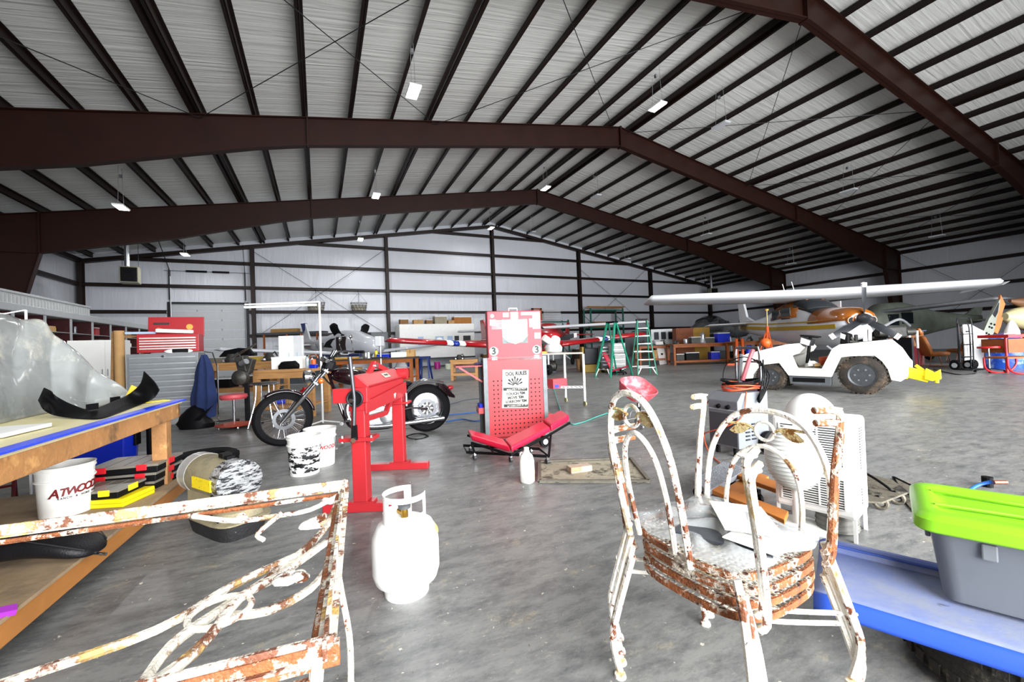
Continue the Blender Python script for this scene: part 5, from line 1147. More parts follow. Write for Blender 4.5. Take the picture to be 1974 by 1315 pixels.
def welder():
    BL, BM, BR = F(1380, 872), F(1426, 884), F(1470, 866); o = BM.copy()
    t = thing('welding_machine', 'grey welding machine with orange and black cables coiled on its handle', 'welder', o)
    ux = (BL-BM); fw = ux.length*1.25; ux.normalize(); uy = Z_.cross(ux)*-1
    if uy.dot(BR-BM) < 0: uy = -uy
    dp = .42
    WG = M('welder_grey', '#6e7277', .5, .1, .12, 5); WF = M('welder_front', '#45484d', .5, .1, .12)
    def Q(a, b_, z): return ux*a*fw+uy*b_*dp+Z_*z
    MB().loft([[Q(0, y, .08), Q(0, y, .52 if y == 0 else .60), Q(1, y, .52 if y == 0 else .60), Q(1, y, .08)] for y in (0, .16, 1)]).build('case', WG, t, bev=.006)
    MB().loft([[Q(.03, -.012, z), Q(.97, -.012, z), Q(.97, .0, z), Q(.03, .0, z)] for z in (.1, .40)]).build('front_panel', WF, t)
    MB().loft([[Q(.02, -.02+.16*(z-.42)/.16, z), Q(.98, -.02+.16*(z-.42)/.16, z), Q(.98, .04+.16*(z-.42)/.16, z), Q(.02, .04+.16*(z-.42)/.16, z)] for z in (.43, .565)]).build('control_panel', M('panel_grey', '#989ba0', .5), t)
    for a in (.3, .62): MB().cyl(Q(a, .02, .47), Q(a, -.05, .46), .02, n=14).build('dial', BLK, t)
    b = MB()
    for i in range(5):
        for j in (0, 1): b.box(Q(-.004, .28+j*.2, .16+i*.035), (.02, .05, .012), mat=Matrix((ux, uy, Z_)).transposed())
    b.build('side_vent', DKM, t)
    b = MB(); b.tube([Q(.1, .9, .1), Q(.1, .9, .95), Q(.14, .9, 1.02), Q(.86, .9, 1.02), Q(.9, .9, .95), Q(.9, .9, .1)], .013, 8); b.tube([Q(.1, .9, .88), Q(.9, .9, .88)], .009, 6); b.build('push_handle', M('handle_grey', '#6a6d70', .3, .8), t, smooth=True)
    for s_ in (-.12, 1.12): MB().cyl(Q(s_-.06, .85, .11), Q(s_+.06, .85, .11), .11, n=22).build('wheel', RUB, t, smooth=True)
    b = MB(); b.cyl(Q(.2, .08, .0), Q(.2, .08, .08), .02, n=10); b.cyl(Q(.8, .08, .0), Q(.8, .08, .08), .02, n=10); b.build('front_foot', BLK, t)
    OC = M('orange_cable', '#c8502c', .5); rnd = random.Random(3)
    for m_, nm, n_, r_ in ((OC, 'orange_cable', 5, .0075), (BLK, 'black_cable', 5, .008)):
        b = MB()
        for k in range(n_):
            ph = rnd.random()*6; R1 = .13+.03*rnd.random(); zz = .62+.012*k+(.035 if m_ is BLK else 0)
            b.tube([Q(.5, .62, zz)+ux*math.cos(a)*R1*1.0+uy*math.sin(a)*R1*1.25+Z_*(.012*math.sin(2*a+ph)) for a in [2*PI*i/26 for i in range(26)]], r_, 6, closed=True)
        if m_ is BLK:
            for k in range(4): b.tube(smooth_pts([Q(.1*k, .9, .9), Q(-.15, .7+.08*k, .75), Q(-.1, .6, .5), Q(-.05+.05*k, .8, .62)]), .007, 6)
            b.tube(smooth_pts([Q(1.1, .6, .68), Q(1.05, .7, .85), Q(.5, .8, .93), Q(-.1, .8, .84), Q(-.15, .7, .66)]), .005, 6)
        else:
            b.tube(smooth_pts([Q(.0, .3, .61), Q(-.06, .1, .4), Q(.2, -.12, .3), Q(.9, -.15, .2), Q(1.1, -.1, .15), Q(.9, -.2, .05), Q(.5, -.4, .01), Q(-.3, -.8, .01)]), .006, 6); b.tube(smooth_pts([Q(.9, .2, .6), Q(1.15, .0, .42), Q(1.1, -.1, .2), Q(1.12, -.1, .14)]), .006, 6)
        b.build(nm, m_, t, smooth='all')
    b = MB(); b.tube(smooth_pts([Q(.3, .9, 1.0), Q(.35, .8, .9), Q(.5, .7, .7)]), .02, 8); b.build('red_hose', M('pink_hose', '#a8545c', .5), t, smooth=True)
    b = MB(); b.tube(smooth_pts([Q(.7, .9, .95), Q(.65, .8, .85), Q(.6, .7, .66)]), .022, 8); b.build('torch_handle', M('torch_grey', '#5a5c5e', .5), t, smooth=True)
welder()
# ================================================================== TOW TRACTOR
def tractor():
    RW, FW_ = F(1664, 760), F(1487, 752); d = (FW_-RW); WB = d.length; ux = d.normalized(); nn = Vector((ux.y, -ux.x, 0))
    if nn.dot(RW) < 0: nn = -nn      # away from the camera
    o = RW.copy(); t = thing('tow_tractor', 'white aircraft tow tractor with yellow hitch parked at the right', 'tractor', o)
    TW = M('tractor_white', '#efeee6', .4, 0, .04, 2)
    def PL(u, v, off=0.):
        r = ray(u, v); P0 = RW+nn*off; C0 = Vector((0, 0, CH)); k = (P0-C0).dot(nn)/r.dot(nn); return C0+r*k-o
    def pz(pts): return [PL(*p) for p in pts]
    Wd = 1.25
    def slab(name, pts, off0, off1, m, bev=.02):
        P = [p+nn*off0 for p in pz(pts)]; return MB().loft([P, [p+nn*(off1-off0) for p in P]]).build(name, m, t, bev=bev)
    # near and far side skins
    side = [(1428, 737), (1424, 690), (1440, 682), (1515, 664), (1538, 662), (1547, 671), (1540, 681), (1527, 686), (1538, 710), (1584, 711), (1604, 672), (1618, 664), (1706, 656), (1728, 674), (1744, 697), (1750, 703), (1750, 727), (1736, 736), (1718, 733), (1711, 712), (1700, 697), (1686, 686), (1640, 687), (1621, 689), (1603, 727), (1520, 724), (1502, 700), (1466, 704), (1452, 722), (1450, 738)]
    slab('side_panel', side, -.02, .05, TW, .012); slab('side_panel', side, Wd-.05, Wd+.02, TW, .012)
    slab('hood', [(1424, 690), (1440, 682), (1515, 664), (1538, 662), (1545, 671), (1530, 684), (1506, 690), (1450, 700), (1426, 730)], .04, Wd-.04, TW)
    slab('rear_deck', [(1605, 674), (1618, 665), (1704, 657), (1726, 674), (1742, 697), (1748, 705), (1748, 727), (1735, 735), (1712, 712), (1696, 690), (1622, 686)], .04, Wd-.04, TW)
    slab('floor_pan', [(1525, 709), (1600, 710), (1600, 722), (1525, 721)], .05, Wd-.05, M('tractor_floor', '#8b8a80', .6, .2, .3, 8), 0)
    slab('step_sill', [(1520, 724), (1602, 727), (1602, 742), (1600, 744), (1523, 740)], .02, .14, M('sill_grey', '#5c6064', .5, .3, .2), .005)
    MB().loft([[p+nn*q for p in pz([(1528, 728), (1590, 730), (1590, 738), (1528, 736)])] for q in (.012, .02)]).build('step_slot', BLK, t)
    MB().loft([[p+nn*q for p in pz([(1430, 696), (1446, 694), (1446, 730), (1432, 733)])] for q in (-.03, -.022)]).build('grille_panel', M('panel_cream', '#c9cabf', .5), t)
    def wheel(P, R, w_, off, name):
        c = P-o+nn*off+Z_*R; 
        w = MB().lathe([(R*.62, -w_/2), (R*.9, -w_/2), (R*.98, -w_*.4), (R, -w_*.2), (R, w_*.2), (R*.98, w_*.4), (R*.9, w_/2), (R*.62, w_/2)], c, nn, 48, closed=True).build(name, M('tractor_tyre', '#2c2722', .85, 0, .3, 6, .3, 40, col2='#57493a', cut=(.5, .65), s2=4), t, smooth=True)
        b = MB(); mm = basis(nn)
        for i in range(32):
            a = 2*PI*i/32; rad = mm @ Vector((math.cos(a), math.sin(a), 0)); b.box(c+rad*R, (.03, R*.12, w_*.9), mat=Matrix((rad, nn.cross(rad), nn)).transposed())
        b.build('tread_lug', M('tractor_tyre', ''), w)
        s_ = -1 if off < .5 else 1
        MB().lathe([(R*.62, w_*.46*s_), (R*.60, w_*.5*s_), (R*.52, w_*.46*s_), (R*.5, w_*.2*s_), (R*.2, w_*.25*s_), (R*.16, w_*.42*s_), (0, w_*.42*s_)], c, nn, 36).build('wheel_rim', M('rim_grey', '#54575a', .4, .6, .2, 10), w, smooth=True)
        MB().lathe([(R*.40, w_*.30*s_), (R*.38, w_*.36*s_), (R*.26, w_*.38*s_), (R*.24, w_*.30*s_)], c, nn, 30).build('wheel_centre', M('centre_black', '#151617', .5, .4, .2), w, smooth=True)
        b = MB()
        for i in range(6):
            a = 2*PI*i/6; q = c+mm @ Vector((math.cos(a)*R*.3, math.sin(a)*R*.31, 0))+nn*(w_*.36*s_); b.cyl(q, q+nn*.03*s_, .018, n=6)
        b.build('lug_nut', ALU, w)
    for off in (.09, Wd-.09):
        wheel(RW, .352, .23, off, 'rear_wheel'); wheel(FW_, .275, .2, off, 'front_wheel')
    # driver's station
    q = PL(1562, 650, .35); b = MB(); st = PL(1556, 700, .35); b.cyl(st, q, .03, n=10); b.build('steering_column', BLK, t)
    ax = (q-st).normalized(); MB().torus(q+ax*.02, ax, .17, .014, 30, 8).build('steering_wheel', BLK, t, smooth=True)
    b = MB()
    for k in range(3): a = 2*PI*k/3; b.bar(q, q+basis(ax) @ Vector((math.cos(a)*.17, math.sin(a)*.17, 0)), .03, .01)
    b.build('wheel_spoke', BLK, t)
    slab('dash_panel', [(1541, 650), (1560, 656), (1557, 668), (1538, 663)], .15, .55, M('dash_dark', '#26282a', .5), .006)
    slab('gauge_plate', [(1541, 651), (1559, 657), (1556, 667), (1539, 662)], .14, .148, LGR, 0)
    slab('seat_base', [(1572, 690), (1600, 688), (1596, 706), (1574, 706)], .25, .75, M('orange_pan', '#b4481f', .5, 0, .2), .01)
    slab('seat_back', [(1617, 640), (1632, 645), (1632, 664), (1614, 664)], .25, .7, BLK, .02)
    slab('seat_back_label', [(1616, 642), (1626, 646), (1624, 655), (1615, 652)], .235, .249, LGR, 0)
    slab('exhaust_guard', [(1658, 633), (1666, 632), (1667, 658), (1658, 659)], .35, .55, TW, .008); slab('exhaust_guard', [(1668, 634), (1673, 634), (1673, 658), (1668, 658)], .35, .55, LGR, .008)
    b = MB()
    for a_, c_ in (((1640, 650), (1648, 664)), ((1650, 646), (1650, 662)), ((1634, 658), (1656, 660))): b.cyl(PL(*a_, .4), PL(*c_, .45), .03, n=10)
    b.build('engine_pipes', ENG, t, smooth=True)
    b = MB(); b.cyl(PL(1453, 668, .1), PL(1453, 682, .1), .012, n=8); b.build('hood_latch', BLK, t)
    # yellow hitch
    HY = M('hitch_yellow', '#e3cc0e', .45, 0, .06)
    def hb(name, a, c, w_, h_, off0=.5, off1=.5): return MB().bar(PL(*a, off0), PL(*c, off1), w_, h_).build(name, HY, t, bev=.005)
    hb('hitch_plate', (1746, 702), (1746, 730), .14, .06); hb('hitch_beam', (1748, 712), (1790, 722), .09, .1); hb('hitch_beam', (1748, 722), (1790, 732), .07, .1); hb('hitch_lever', (1765, 704), (1790, 722), .05, .05)
    slab('hitch_head', [(1782, 714), (1800, 722), (1812, 716), (1814, 735), (1795, 739), (1780, 735)], .40, .62, HY, .01)
    b = MB(); b.cyl(PL(1806, 718, .5), PL(1806, 738, .5), .03, n=12); b.build('hitch_pin', HY, t)
    # clutter carried in the well
    for k, (u, v, c_) in enumerate(((1568, 702, WPL), (1576, 707, CARD), (1560, 706, PAPER))):
        MB().box(PL(u, v, .2)+Z_*.02, (.14, .1, .06), (0, .3, .5*k)).build('loose_part', c_, t)
tractor()
# ================================================================== AEROPLANES
def camxy(a, d): return Vector((a*math.cos(YAW)+d*math.sin(YAW), -a*math.sin(YAW)+d*math.cos(YAW), 0))
def aeroplane(name, label, a, d, hx, hd, S):
    """local +y is the nose; S: options"""
    o = camxy(a, d); h = camxy(hx, hd)-camxy(0, 0); t = thing(name, label, 'aeroplane', o, math.atan2(h.y, h.x)-PI/2)
    sk = S['skin']; n = 24
    def ring(y, zc, hw, hh, e=.85): return [Vector((math.copysign(abs(math.cos(q))**e, math.cos(q))*hw, y, zc+math.copysign(abs(math.sin(q))**e, math.sin(q))*hh)) for q in [2*PI*i/n for i in range(n)]]
    st = S['st']; MB().loft([ring(*s_) for s_ in st]).build('fuselage', sk, t, smooth='all')
    inc = math.tan(S.get('inc', 0))
    def foil(c, th): return [(c*x, th*z+c*x*inc) for x, z in ((.5, 0), (.42, .45), (.25, .62), (0, .55), (-.25, .32), (-.5, 0), (-.25, -.16), (0, -.28), (.25, -.34), (.44, -.25))]
    def surf(nm, y, z, span, c0, c1, th, dih, m, x0=.0, sweep=0., tip=None):
        rings = []
        xs = [-span/2, -span/2+.12, -span/4, -x0-.02, x0+.02, span/4, span/2-.12, span/2]
        for x in xs:
            u = abs(x)/(span/2); c = c0+(c1-c0)*u; tt = th*(.18 if u == 1 else 1-.25*u)
            rings.append([Vector((x, y+q-sweep*u, z+w_+abs(x)*math.tan(dih))) for q, w_ in foil(c*(.7 if u == 1 else 1), tt)])
        return MB().loft(rings).build(nm, m, t, smooth='all')
    if S.get('stripes'):
        # each wing in bands: root colour, white, blue, white, tip
        bands = [(.0, .52, S['wm']), (.52, .56, WHT), (.56, .60, M('stripe_blue', '#15308a', .3)), (.60, .64, WHT), (.64, 1.0, S['wm'])]
        for s_ in (-1, 1):
            for u0, u1, m_ in bands:
                rings = []
                for u in ((u0, u1) if u1 < 1 else (u0, .97, 1.0)):
                    x = s_*S['span']/2*u; c = S['c0']+(S['c1']-S['c0'])*u; tt = S['th']*(.2 if u == 1 else 1-.2*u)
                    rings.append([Vector((x, S['wy']+q, S['wz']+w_+abs(x)*math.tan(S['dih']))) for q, w_ in foil(c*(.8 if u == 1 else 1), tt)])
                MB().loft(rings).build('wing_panel', m_, t, smooth='all')
    else: surf('wing', S['wy'], S['wz'], S['span'], S['c0'], S['c1'], S['th'], S['dih'], S.get('wm', sk), sweep=S.get('sweep', 0))
    ty, tz = S['ty'], S['tz']
    surf('tailplane', ty+.1, tz, S.get('ts', 3.6), .95, .7, .1, 0, S.get('tm', sk), sweep=.15)
    fz = S['fz']
    MB().loft([[Vector((s_*w_, y, z)) for y, z in ((ty+.75, tz+.12), (ty+.1, tz+.35), (ty-.35, fz), (ty-.8, fz), (ty-.65, tz+.1))] for s_, w_ in ((-1, .05), (1, .05))]).build('fin', S.get('fm', sk), t, bev=.02)
    # cabin glass
    for g in S.get('glass', ()):
        MB().loft([ring(*s_) for s_ in g]).build('windshield' if g is S['glass'][0] else 'window', GLASS, t, smooth='all')
    for x_, y0, y1, z0, z1 in S.get('side', ()):
        for s_ in (-1, 1): MB().bx(s_*x_-.012, s_*x_+.012, y0, y1, z0, z1).build('side_window', GLASS, t, bev=.01)
    if S.get('prop'):
        y, z, R, m_ = S['prop']; sp = MB().lathe([(.17, -.12), (.165, 0), (.12, .15), (.05, .26), (0, .29)], (0, y, z), Y_, 24).build('spinner', m_, t, smooth=True)
        for k in range(S.get('blades', 2)):
            a = S.get('pa', 0)+2*PI*k/S.get('blades', 2); u = Vector((math.sin(a), 0, math.cos(a))); v = Vector((math.cos(a), 0, -math.sin(a)))
            rr = []
            for f, wd, tw in ((.06, .05, .9), (.2, .09, .8), (.5, .10, .5), (.8, .085, .3), (.97, .06, .25), (1, .03, .25)):
                c = Vector((0, y, z))+u*R*f; e = v*math.cos(tw)+Y_*math.sin(tw); g = e.cross(u)
                rr.append([c+e*wd, c+g*.016, c-e*wd, c-g*.012])
            bl = MB().loft(rr).build('propeller_blade', M('blade_grey', '#303236', .4, .3, .15), t, smooth=True)
            c = Vector((0, y, z))+u*R*.92; e = v*math.cos(.27)+Y_*math.sin(.27); g = e.cross(u)
            MB().box(c, (.155, .045, R*.12), mat=Matrix((e, g, u)).transposed()).build('blade_tip', WHT, bl); MB().box(c, (.157, .047, .018), mat=Matrix((e, g, u)).transposed()).build('tip_band', REDP, bl)
    for x_, y in ((0, S.get('ngy', st[0][0]-.5)), (1.3, S['wy']-.3), (-1.3, S['wy']-.3)):
        gz = .2; b = MB(); b.cyl((x_, y, gz), (x_*.5 if S['wz'] > 1.8 else x_, y, .75 if S['wz'] > 1.8 else S['wz']), .035, n=8); b.build('landing_gear', LGR, t)
        MB().lathe([(.08, -.06), (.17, -.075), (.2, 0), (.17, .075), (.08, .06)], (x_, y, gz), X_, 20, closed=True).build('tyre', RUB, t, smooth=True)
    return t, ring
GOLD = M('gold_stripe', '#a88a12', .35, 0, .1); OCR = M('ochre_paint', '#8c4e12', .25, 0, .15, 3, coat=.5); WGR = M('aircraft_white', '#c9ccd0', .3, 0, .05, 2)
st = [(2.55, 1.42, .20, .22), (2.45, 1.42, .42, .36), (2.2, 1.4, .50, .46), (1.4, 1.36, .56, .56), (.95, 1.36, .58, .58), (.4, 1.55, .60, .78), (-.6, 1.58, .60, .80), (-1.5, 1.55, .50, .66), (-2.6, 1.52, .36, .45), (-4.2, 1.55, .20, .26), (-5.4, 1.6, .08, .16)]
T, rg = aeroplane('high_wing_aeroplane', 'white high wing aeroplane with gold stripes and orange cowling behind the tow tractor', 10.2, 14.2, -.115, -.993,
    dict(skin=WGR, st=st, span=10.8, wy=.1, wz=2.40, c0=1.8, c1=1.3, th=.32, inc=R_(6), dih=R_(1.4), ty=-4.7, tz=1.72, fz=3.1, prop=(2.62, 1.52, 1.05, M('spinner_grey', '#4a4c50', .35, .5)), blades=3, pa=R_(-2), ngy=1.9,
         glass=[[(1.0, 1.85, .45, .06), (.75, 1.98, .50, .16), (.35, 2.10, .53, .28), (.1, 2.12, .53, .28)]], side=[(.595, -.55, .05, 1.72, 2.12), (.56, -1.25, -.72, 1.75, 2.08)]))
# gold cheat line and orange cowling top
for s_ in (-1, 1):
    for zz, h_ in ((1.30, .13), (1.52, .05)):
        b = MB(); b.loft([[Vector((s_*(w_+.008), y, z0+zz-1.36)), Vector((s_*(w_-.02), y, z0+zz-1.36)), Vector((s_*(w_-.02), y, z0+zz-1.36+h_)), Vector((s_*(w_+.008), y, z0+zz-1.36+h_))] for y, z0, w_ in ((2.2, 1.36, .50), (1.4, 1.36, .56), (.4, 1.38, .60), (-.6, 1.40, .60), (-1.5, 1.42, .50), (-2.6, 1.48, .37), (-4.2, 1.56, .21), (-5.2, 1.6, .1))]); b.build('cheat_line', GOLD, T)
def topring(y, zc, hw, hh, lo=.25): return [Vector((math.copysign(abs(math.cos(q))**.85, math.cos(q))*hw, y, zc+math.copysign(abs(math.sin(q))**.85, math.sin(q))*hh)) for q in [R_(8)+R_(164)*i/16 for i in range(17)]]
b = MB(); rs = [topring(*s_) for s_ in ((2.57, 1.44, .24, .24), (2.46, 1.44, .43, .37), (2.2, 1.42, .515, .47), (1.5, 1.38, .57, .57), (.98, 1.38, .59, .59))]
b.grid(lambda u, v: rs[round(u*4)][round(v*16)], 4, 16, .01); b.build('upper_cowling', OCR, T, smooth='all')
b = MB(); rs2 = [topring(*s_) for s_ in ((.42, 1.60, .612, .76), (-.6, 1.62, .612, .78), (-1.5, 1.6, .51, .64))]
b.grid(lambda u, v: rs2[round(u*2)][round(v*16)], 2, 16, .008); b.build('cabin_trim', OCR, T, smooth='all')
for s_ in (-1, 1):
    MB().lathe([(.10, 0), (.13, .02), (.11, .05)], (s_*.27, 2.5, 1.5), Y_, 20, closed=False).build('intake_ring', OCR, T, smooth=True); MB().cyl((s_*.27, 2.52, 1.5), (s_*.27, 2.56, 1.5), .09, n=18).build('intake_opening', BLK, T)
MB().bx(-.63, -.57, 1.15, 1.95, 1.18, 1.68).build('open_cowl_bay', BLK, T); MB().box((-.70, .15, 1.75), (.03, .62, .95), (0, 0, .25)).build('open_door', WGR, T, bev=.05)
for y in (-.3, -.9): MB().cyl((.2, y, 2.5), (.25, y-.15, 3.05), .012, n=6).build('antenna', WHT, T)
text('registration', 'N', .25, BLK, T, frame((-.575, 1.5, 1.05), (0, -1, 0), (0, 0, 1)))
b = MB(); b.loft([[Vector((s_*5.45, y, z)) for y, z in ((.7, 2.58), (-.6, 2.58), (-.9, 2.40), (.5, 2.5))] for s_ in (-1, -1.01)]); b.build('wing_tip_plate', WGR, T); 
# red and white low-wing
lst = [(2.2, 1.25, .18, .2), (2.1, 1.25, .42, .34), (1.5, 1.25, .52, .44), (.9, 1.28, .56, .52), (.2, 1.38, .56, .66), (-.8, 1.38, .54, .64), (-1.8, 1.3, .42, .45), (-3.4, 1.3, .24, .28), (-4.9, 1.35, .06, .12)]
RW_ = M('aircraft_red', '#99131b', .25, 0, .1, 3, coat=.6)
aeroplane('low_wing_aeroplane', 'red low wing aeroplane with blue and white wing bands behind the tool cart', .6, 17.0, .43, -.9,
    dict(skin=RW_, st=lst, span=11.4, wy=.2, wz=1.02, c0=1.7, c1=1.55, th=.26, dih=R_(4.5), wm=RW_, stripes=True, ty=-4.3, tz=1.45, fz=2.55, fm=RW_, prop=(2.25, 1.3, .95, WHT), pa=R_(100), glass=[[(.85, 1.72, .4, .05), (.5, 1.85, .48, .18), (-.1, 1.9, .5, .24), (-1.0, 1.8, .45, .2)]]))
# white and blue with open door
cst = [(2.3, 1.4, .16, .18), (2.2, 1.4, .4, .34), (1.5, 1.42, .55, .45), (.6, 1.5, .62, .66), (-.4, 1.55, .62, .70), (-1.4, 1.52, .55, .6), (-2.8, 1.52, .34, .38), (-4.6, 1.6, .1, .18)]
WC = M('pearl_white', '#b9bcc2', .3, 0, .06, 2, coat=.4)
T2, rg = aeroplane('low_wing_aeroplane', 'white low wing aeroplane with raised door and dark cabin windows, left of the tool cart', -8.0, 20.6, .8, -.6,
    dict(skin=WC, st=cst, span=11.6, wy=.1, wz=1.0, c0=1.35, c1=.85, th=.2, dih=R_(4), ty=-4.1, tz=1.6, fz=2.85, glass=[[(1.3, 1.68, .42, .05), (.8, 1.82, .5, .2), (.0, 1.9, .54, .24), (-.8, 1.82, .48, .2), (-1.6, 1.7, .3, .1)]]))
NV = M('navy_trim', '#1a2a66', .35)
for s_ in (-1, 1):
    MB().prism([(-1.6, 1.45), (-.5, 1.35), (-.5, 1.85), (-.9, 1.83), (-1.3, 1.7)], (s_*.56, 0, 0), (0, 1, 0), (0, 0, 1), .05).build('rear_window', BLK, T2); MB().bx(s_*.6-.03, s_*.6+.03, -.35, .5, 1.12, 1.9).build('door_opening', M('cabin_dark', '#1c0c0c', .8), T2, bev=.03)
    MB().bx(s_*.55-.06, s_*.55+.06, -1.8, 1.6, .94, 1.06).build('navy_line', NV, T2, bev=.02)
    m_ = frame((s_*.50, -2.1, 1.5), (0, s_, .0), (0, 0, 1)); text('registration', 'N 4SR', .42, M('reg_grey', '#3b3f45', .5), T2, m_, sx=.8)
MB().grid(lambda u, v: (.62+.25*math.sin(v*PI/2), -.1-.35+.7*u, 1.95+.5*v+.12*math.sin(u*PI)), 6, 6, .03).build('raised_door', BLK, T2, smooth='all'); MB().grid(lambda u, v: (-.62-.25*math.sin(v*PI/2), -.1-.35+.7*u, 1.95+.5*v+.12*math.sin(u*PI)), 6, 6, .03).build('raised_door', BLK, T2, smooth='all')
MB().prism([(-4.45, 2.5), (-4.45, 2.86), (-4.95, 2.86), (-4.65, 2.3)], (0, 0, 0), (0, 1, 0), (0, 0, 1), .12).build('fin_tip', NV, T2)
# high-wing behind the ladders
aeroplane('high_wing_aeroplane', 'pale high wing aeroplane with wing struts behind the rolling table', 2.0, 23.0, -.35, -.94,
    dict(skin=M('aircraft_red2', '#9c1f24', .3), wm=WGR, st=[(a_, z_, w_, h_) for a_, z_, w_, h_ in st], span=10.8, wy=.1, wz=2.05, c0=1.5, c1=1.1, th=.2, dih=R_(.5), ty=-4.7, tz=1.72, fz=2.6, prop=(2.62, 1.42, .9, WHT)))
# unpainted twin at the far right
GM = M('bare_metal', '#5e6163', .4, .5, .3, 3, col2='#3a3d3c', cut=(.5, .65), s2=2)
T3, rg = aeroplane('bare_metal_aeroplane', 'unpainted grey aeroplane without engine behind the long bench', 11.6, 24.5, -.75, -.66,
    dict(skin=GM, st=[(3.0, 1.35, .1, .12), (2.4, 1.4, .3, .3), (1.2, 1.5, .5, .5), (.5, 1.65, .6, .68), (-.8, 1.75, .62, .8), (-2.2, 1.65, .5, .62), (-4.0, 1.6, .3, .36), (-5.6, 1.6, .1, .16)], span=9.5, wy=.3, wz=1.35, c0=1.9, c1=1.0, th=.25, dih=R_(5), ty=-5.0, tz=1.75, fz=3.0,
         glass=[[(.9, 1.95, .35, .08), (.5, 2.15, .5, .2), (-.2, 2.3, .52, .22)]], side=[(.6, -.9, -.3, 1.85, 2.25), (.58, -1.7, -1.15, 1.85, 2.2)]))
MB().lathe([(.3, 1.5), (.34, 1.2), (.36, .4), (.3, -.6), (.1, -1.4)], (-1.9, .4, 1.5), Y_, 20).build('engine_nacelle', GM, T3, smooth=True); MB().lathe([(.3, 1.5), (.34, 1.2), (.36, .4), (.3, -.6), (.1, -1.4)], (1.9, .4, 1.5), Y_, 20).build('engine_nacelle', GM, T3, smooth=True)
OLV = M('olive_primer', '#565b52', .6, 0, .25, 3)
T4, rg = aeroplane('high_wing_aeroplane', 'olive primer aeroplane hull with red tipped wing near the right wall', 15.6, 17.2, -.97, -.22,
    dict(skin=OLV, wm=M('wing_dark', '#6a6d70', .5, .2, .15), st=st, span=7.4, wy=.1, wz=1.95, c0=1.4, c1=1.0, th=.18, dih=R_(2.4), ty=-4.7, tz=1.5, fz=2.1, side=[(.595, -.55, .05, 1.45, 1.9), (.595, .2, .7, 1.4, 1.85)]))
MB().bx(3.5, 3.72, -.5, .6, 2.05, 2.13).build('wing_tip_red', REDP, T4, bev=.02)
# ================================================================== MID AND FAR THINGS
def loc_at(u, d):            # floor point below pixel column u (near the horizon) at camera depth d
    p = D(u, 668, d); p.z = 0; return p
def zat(u, v, d): return D(u, v, d).z
FACE = -YAW                   # turned to face the camera
def bench(name, label, c, w_, dp, h, rz, top=WOOD, leg=WOOD, shelf=.3, cat='workbench'):
    t = thing(name, label, cat, c, rz)
    MB().bx(-w_/2, w_/2, 0, dp, h-.05, h).build('bench_top', top, t, bev=.004); MB().bx(-w_/2+.03, w_/2-.03, .02, .06, h-.16, h-.05).build('apron', leg, t)
    for x in (-w_/2+.07, w_/2-.07):
        for y in (.07, dp-.07): MB().bx(x-.045, x+.045, y-.045, y+.045, 0, h-.05).build('leg', leg, t)
    if shelf: MB().bx(-w_/2+.03, w_/2-.03, .03, dp-.03, shelf-.02, shelf).build('shelf', leg, t); MB().bx(-w_/2+.03, w_/2-.03, .005, .03, shelf-.09, shelf).build('shelf_edge', leg, t)
    return t
def on(t, x, y, z=0): return t.matrix_basis @ Vector((x, y, z)) if False else Matrix.Translation(t.location) @ t.rotation_euler.to_matrix().to_4x4() @ Vector((x, y, z))
def simple(name, label, cat, p, parts, rz=0, group=None):
    t = thing(name, label, cat, p, rz, group)
    for pn, b_, m_, bv in parts: b_.build(pn, m_, t, smooth=(bv == 's'), bev=0 if bv == 's' else bv)
    return t
def box_(name, label, p, w_, d_, h_, m_, rz=0, cat='box', lid=None):
    parts = [('body', MB().bx(-w_/2, w_/2, -d_/2, d_/2, 0, h_), m_, .004)]
    parts.append(('tape' if m_ is CARD else 'lid', MB().bx(-w_/2-.002 if m_ is not CARD else -w_*.08, w_/2+.002 if m_ is not CARD else w_*.08, -d_/2-.002, d_/2+.002, h_*.9 if m_ is not CARD else h_*.5, h_+.002), lid or (M('tape_tan', '#8a6a3c', .5) if m_ is CARD else LGR), 0))
    return simple(name, label, cat, p, parts, rz)
def can_(name, label, p, r, h, m_, cap=None, cat='can', neck=True):
    prof = [(r*.96, 0), (r, .01), (r, h*.74), (r*.9, h*.8), (r*.4, h*.86), (r*.4, h*.9), (0, h*.9)] if neck else [(r*.97, 0), (r, .005), (r, h*.97), (r*.96, h), (0, h)]
    parts = [('body', MB().lathe(prof, n=16), m_, 's')]
    if neck: parts.append(('cap', MB().cyl((0, 0, h*.9), (0, 0, h), r*.42, n=10), cap or BLK, 's'))
    return simple(name, label, cat, p, parts)
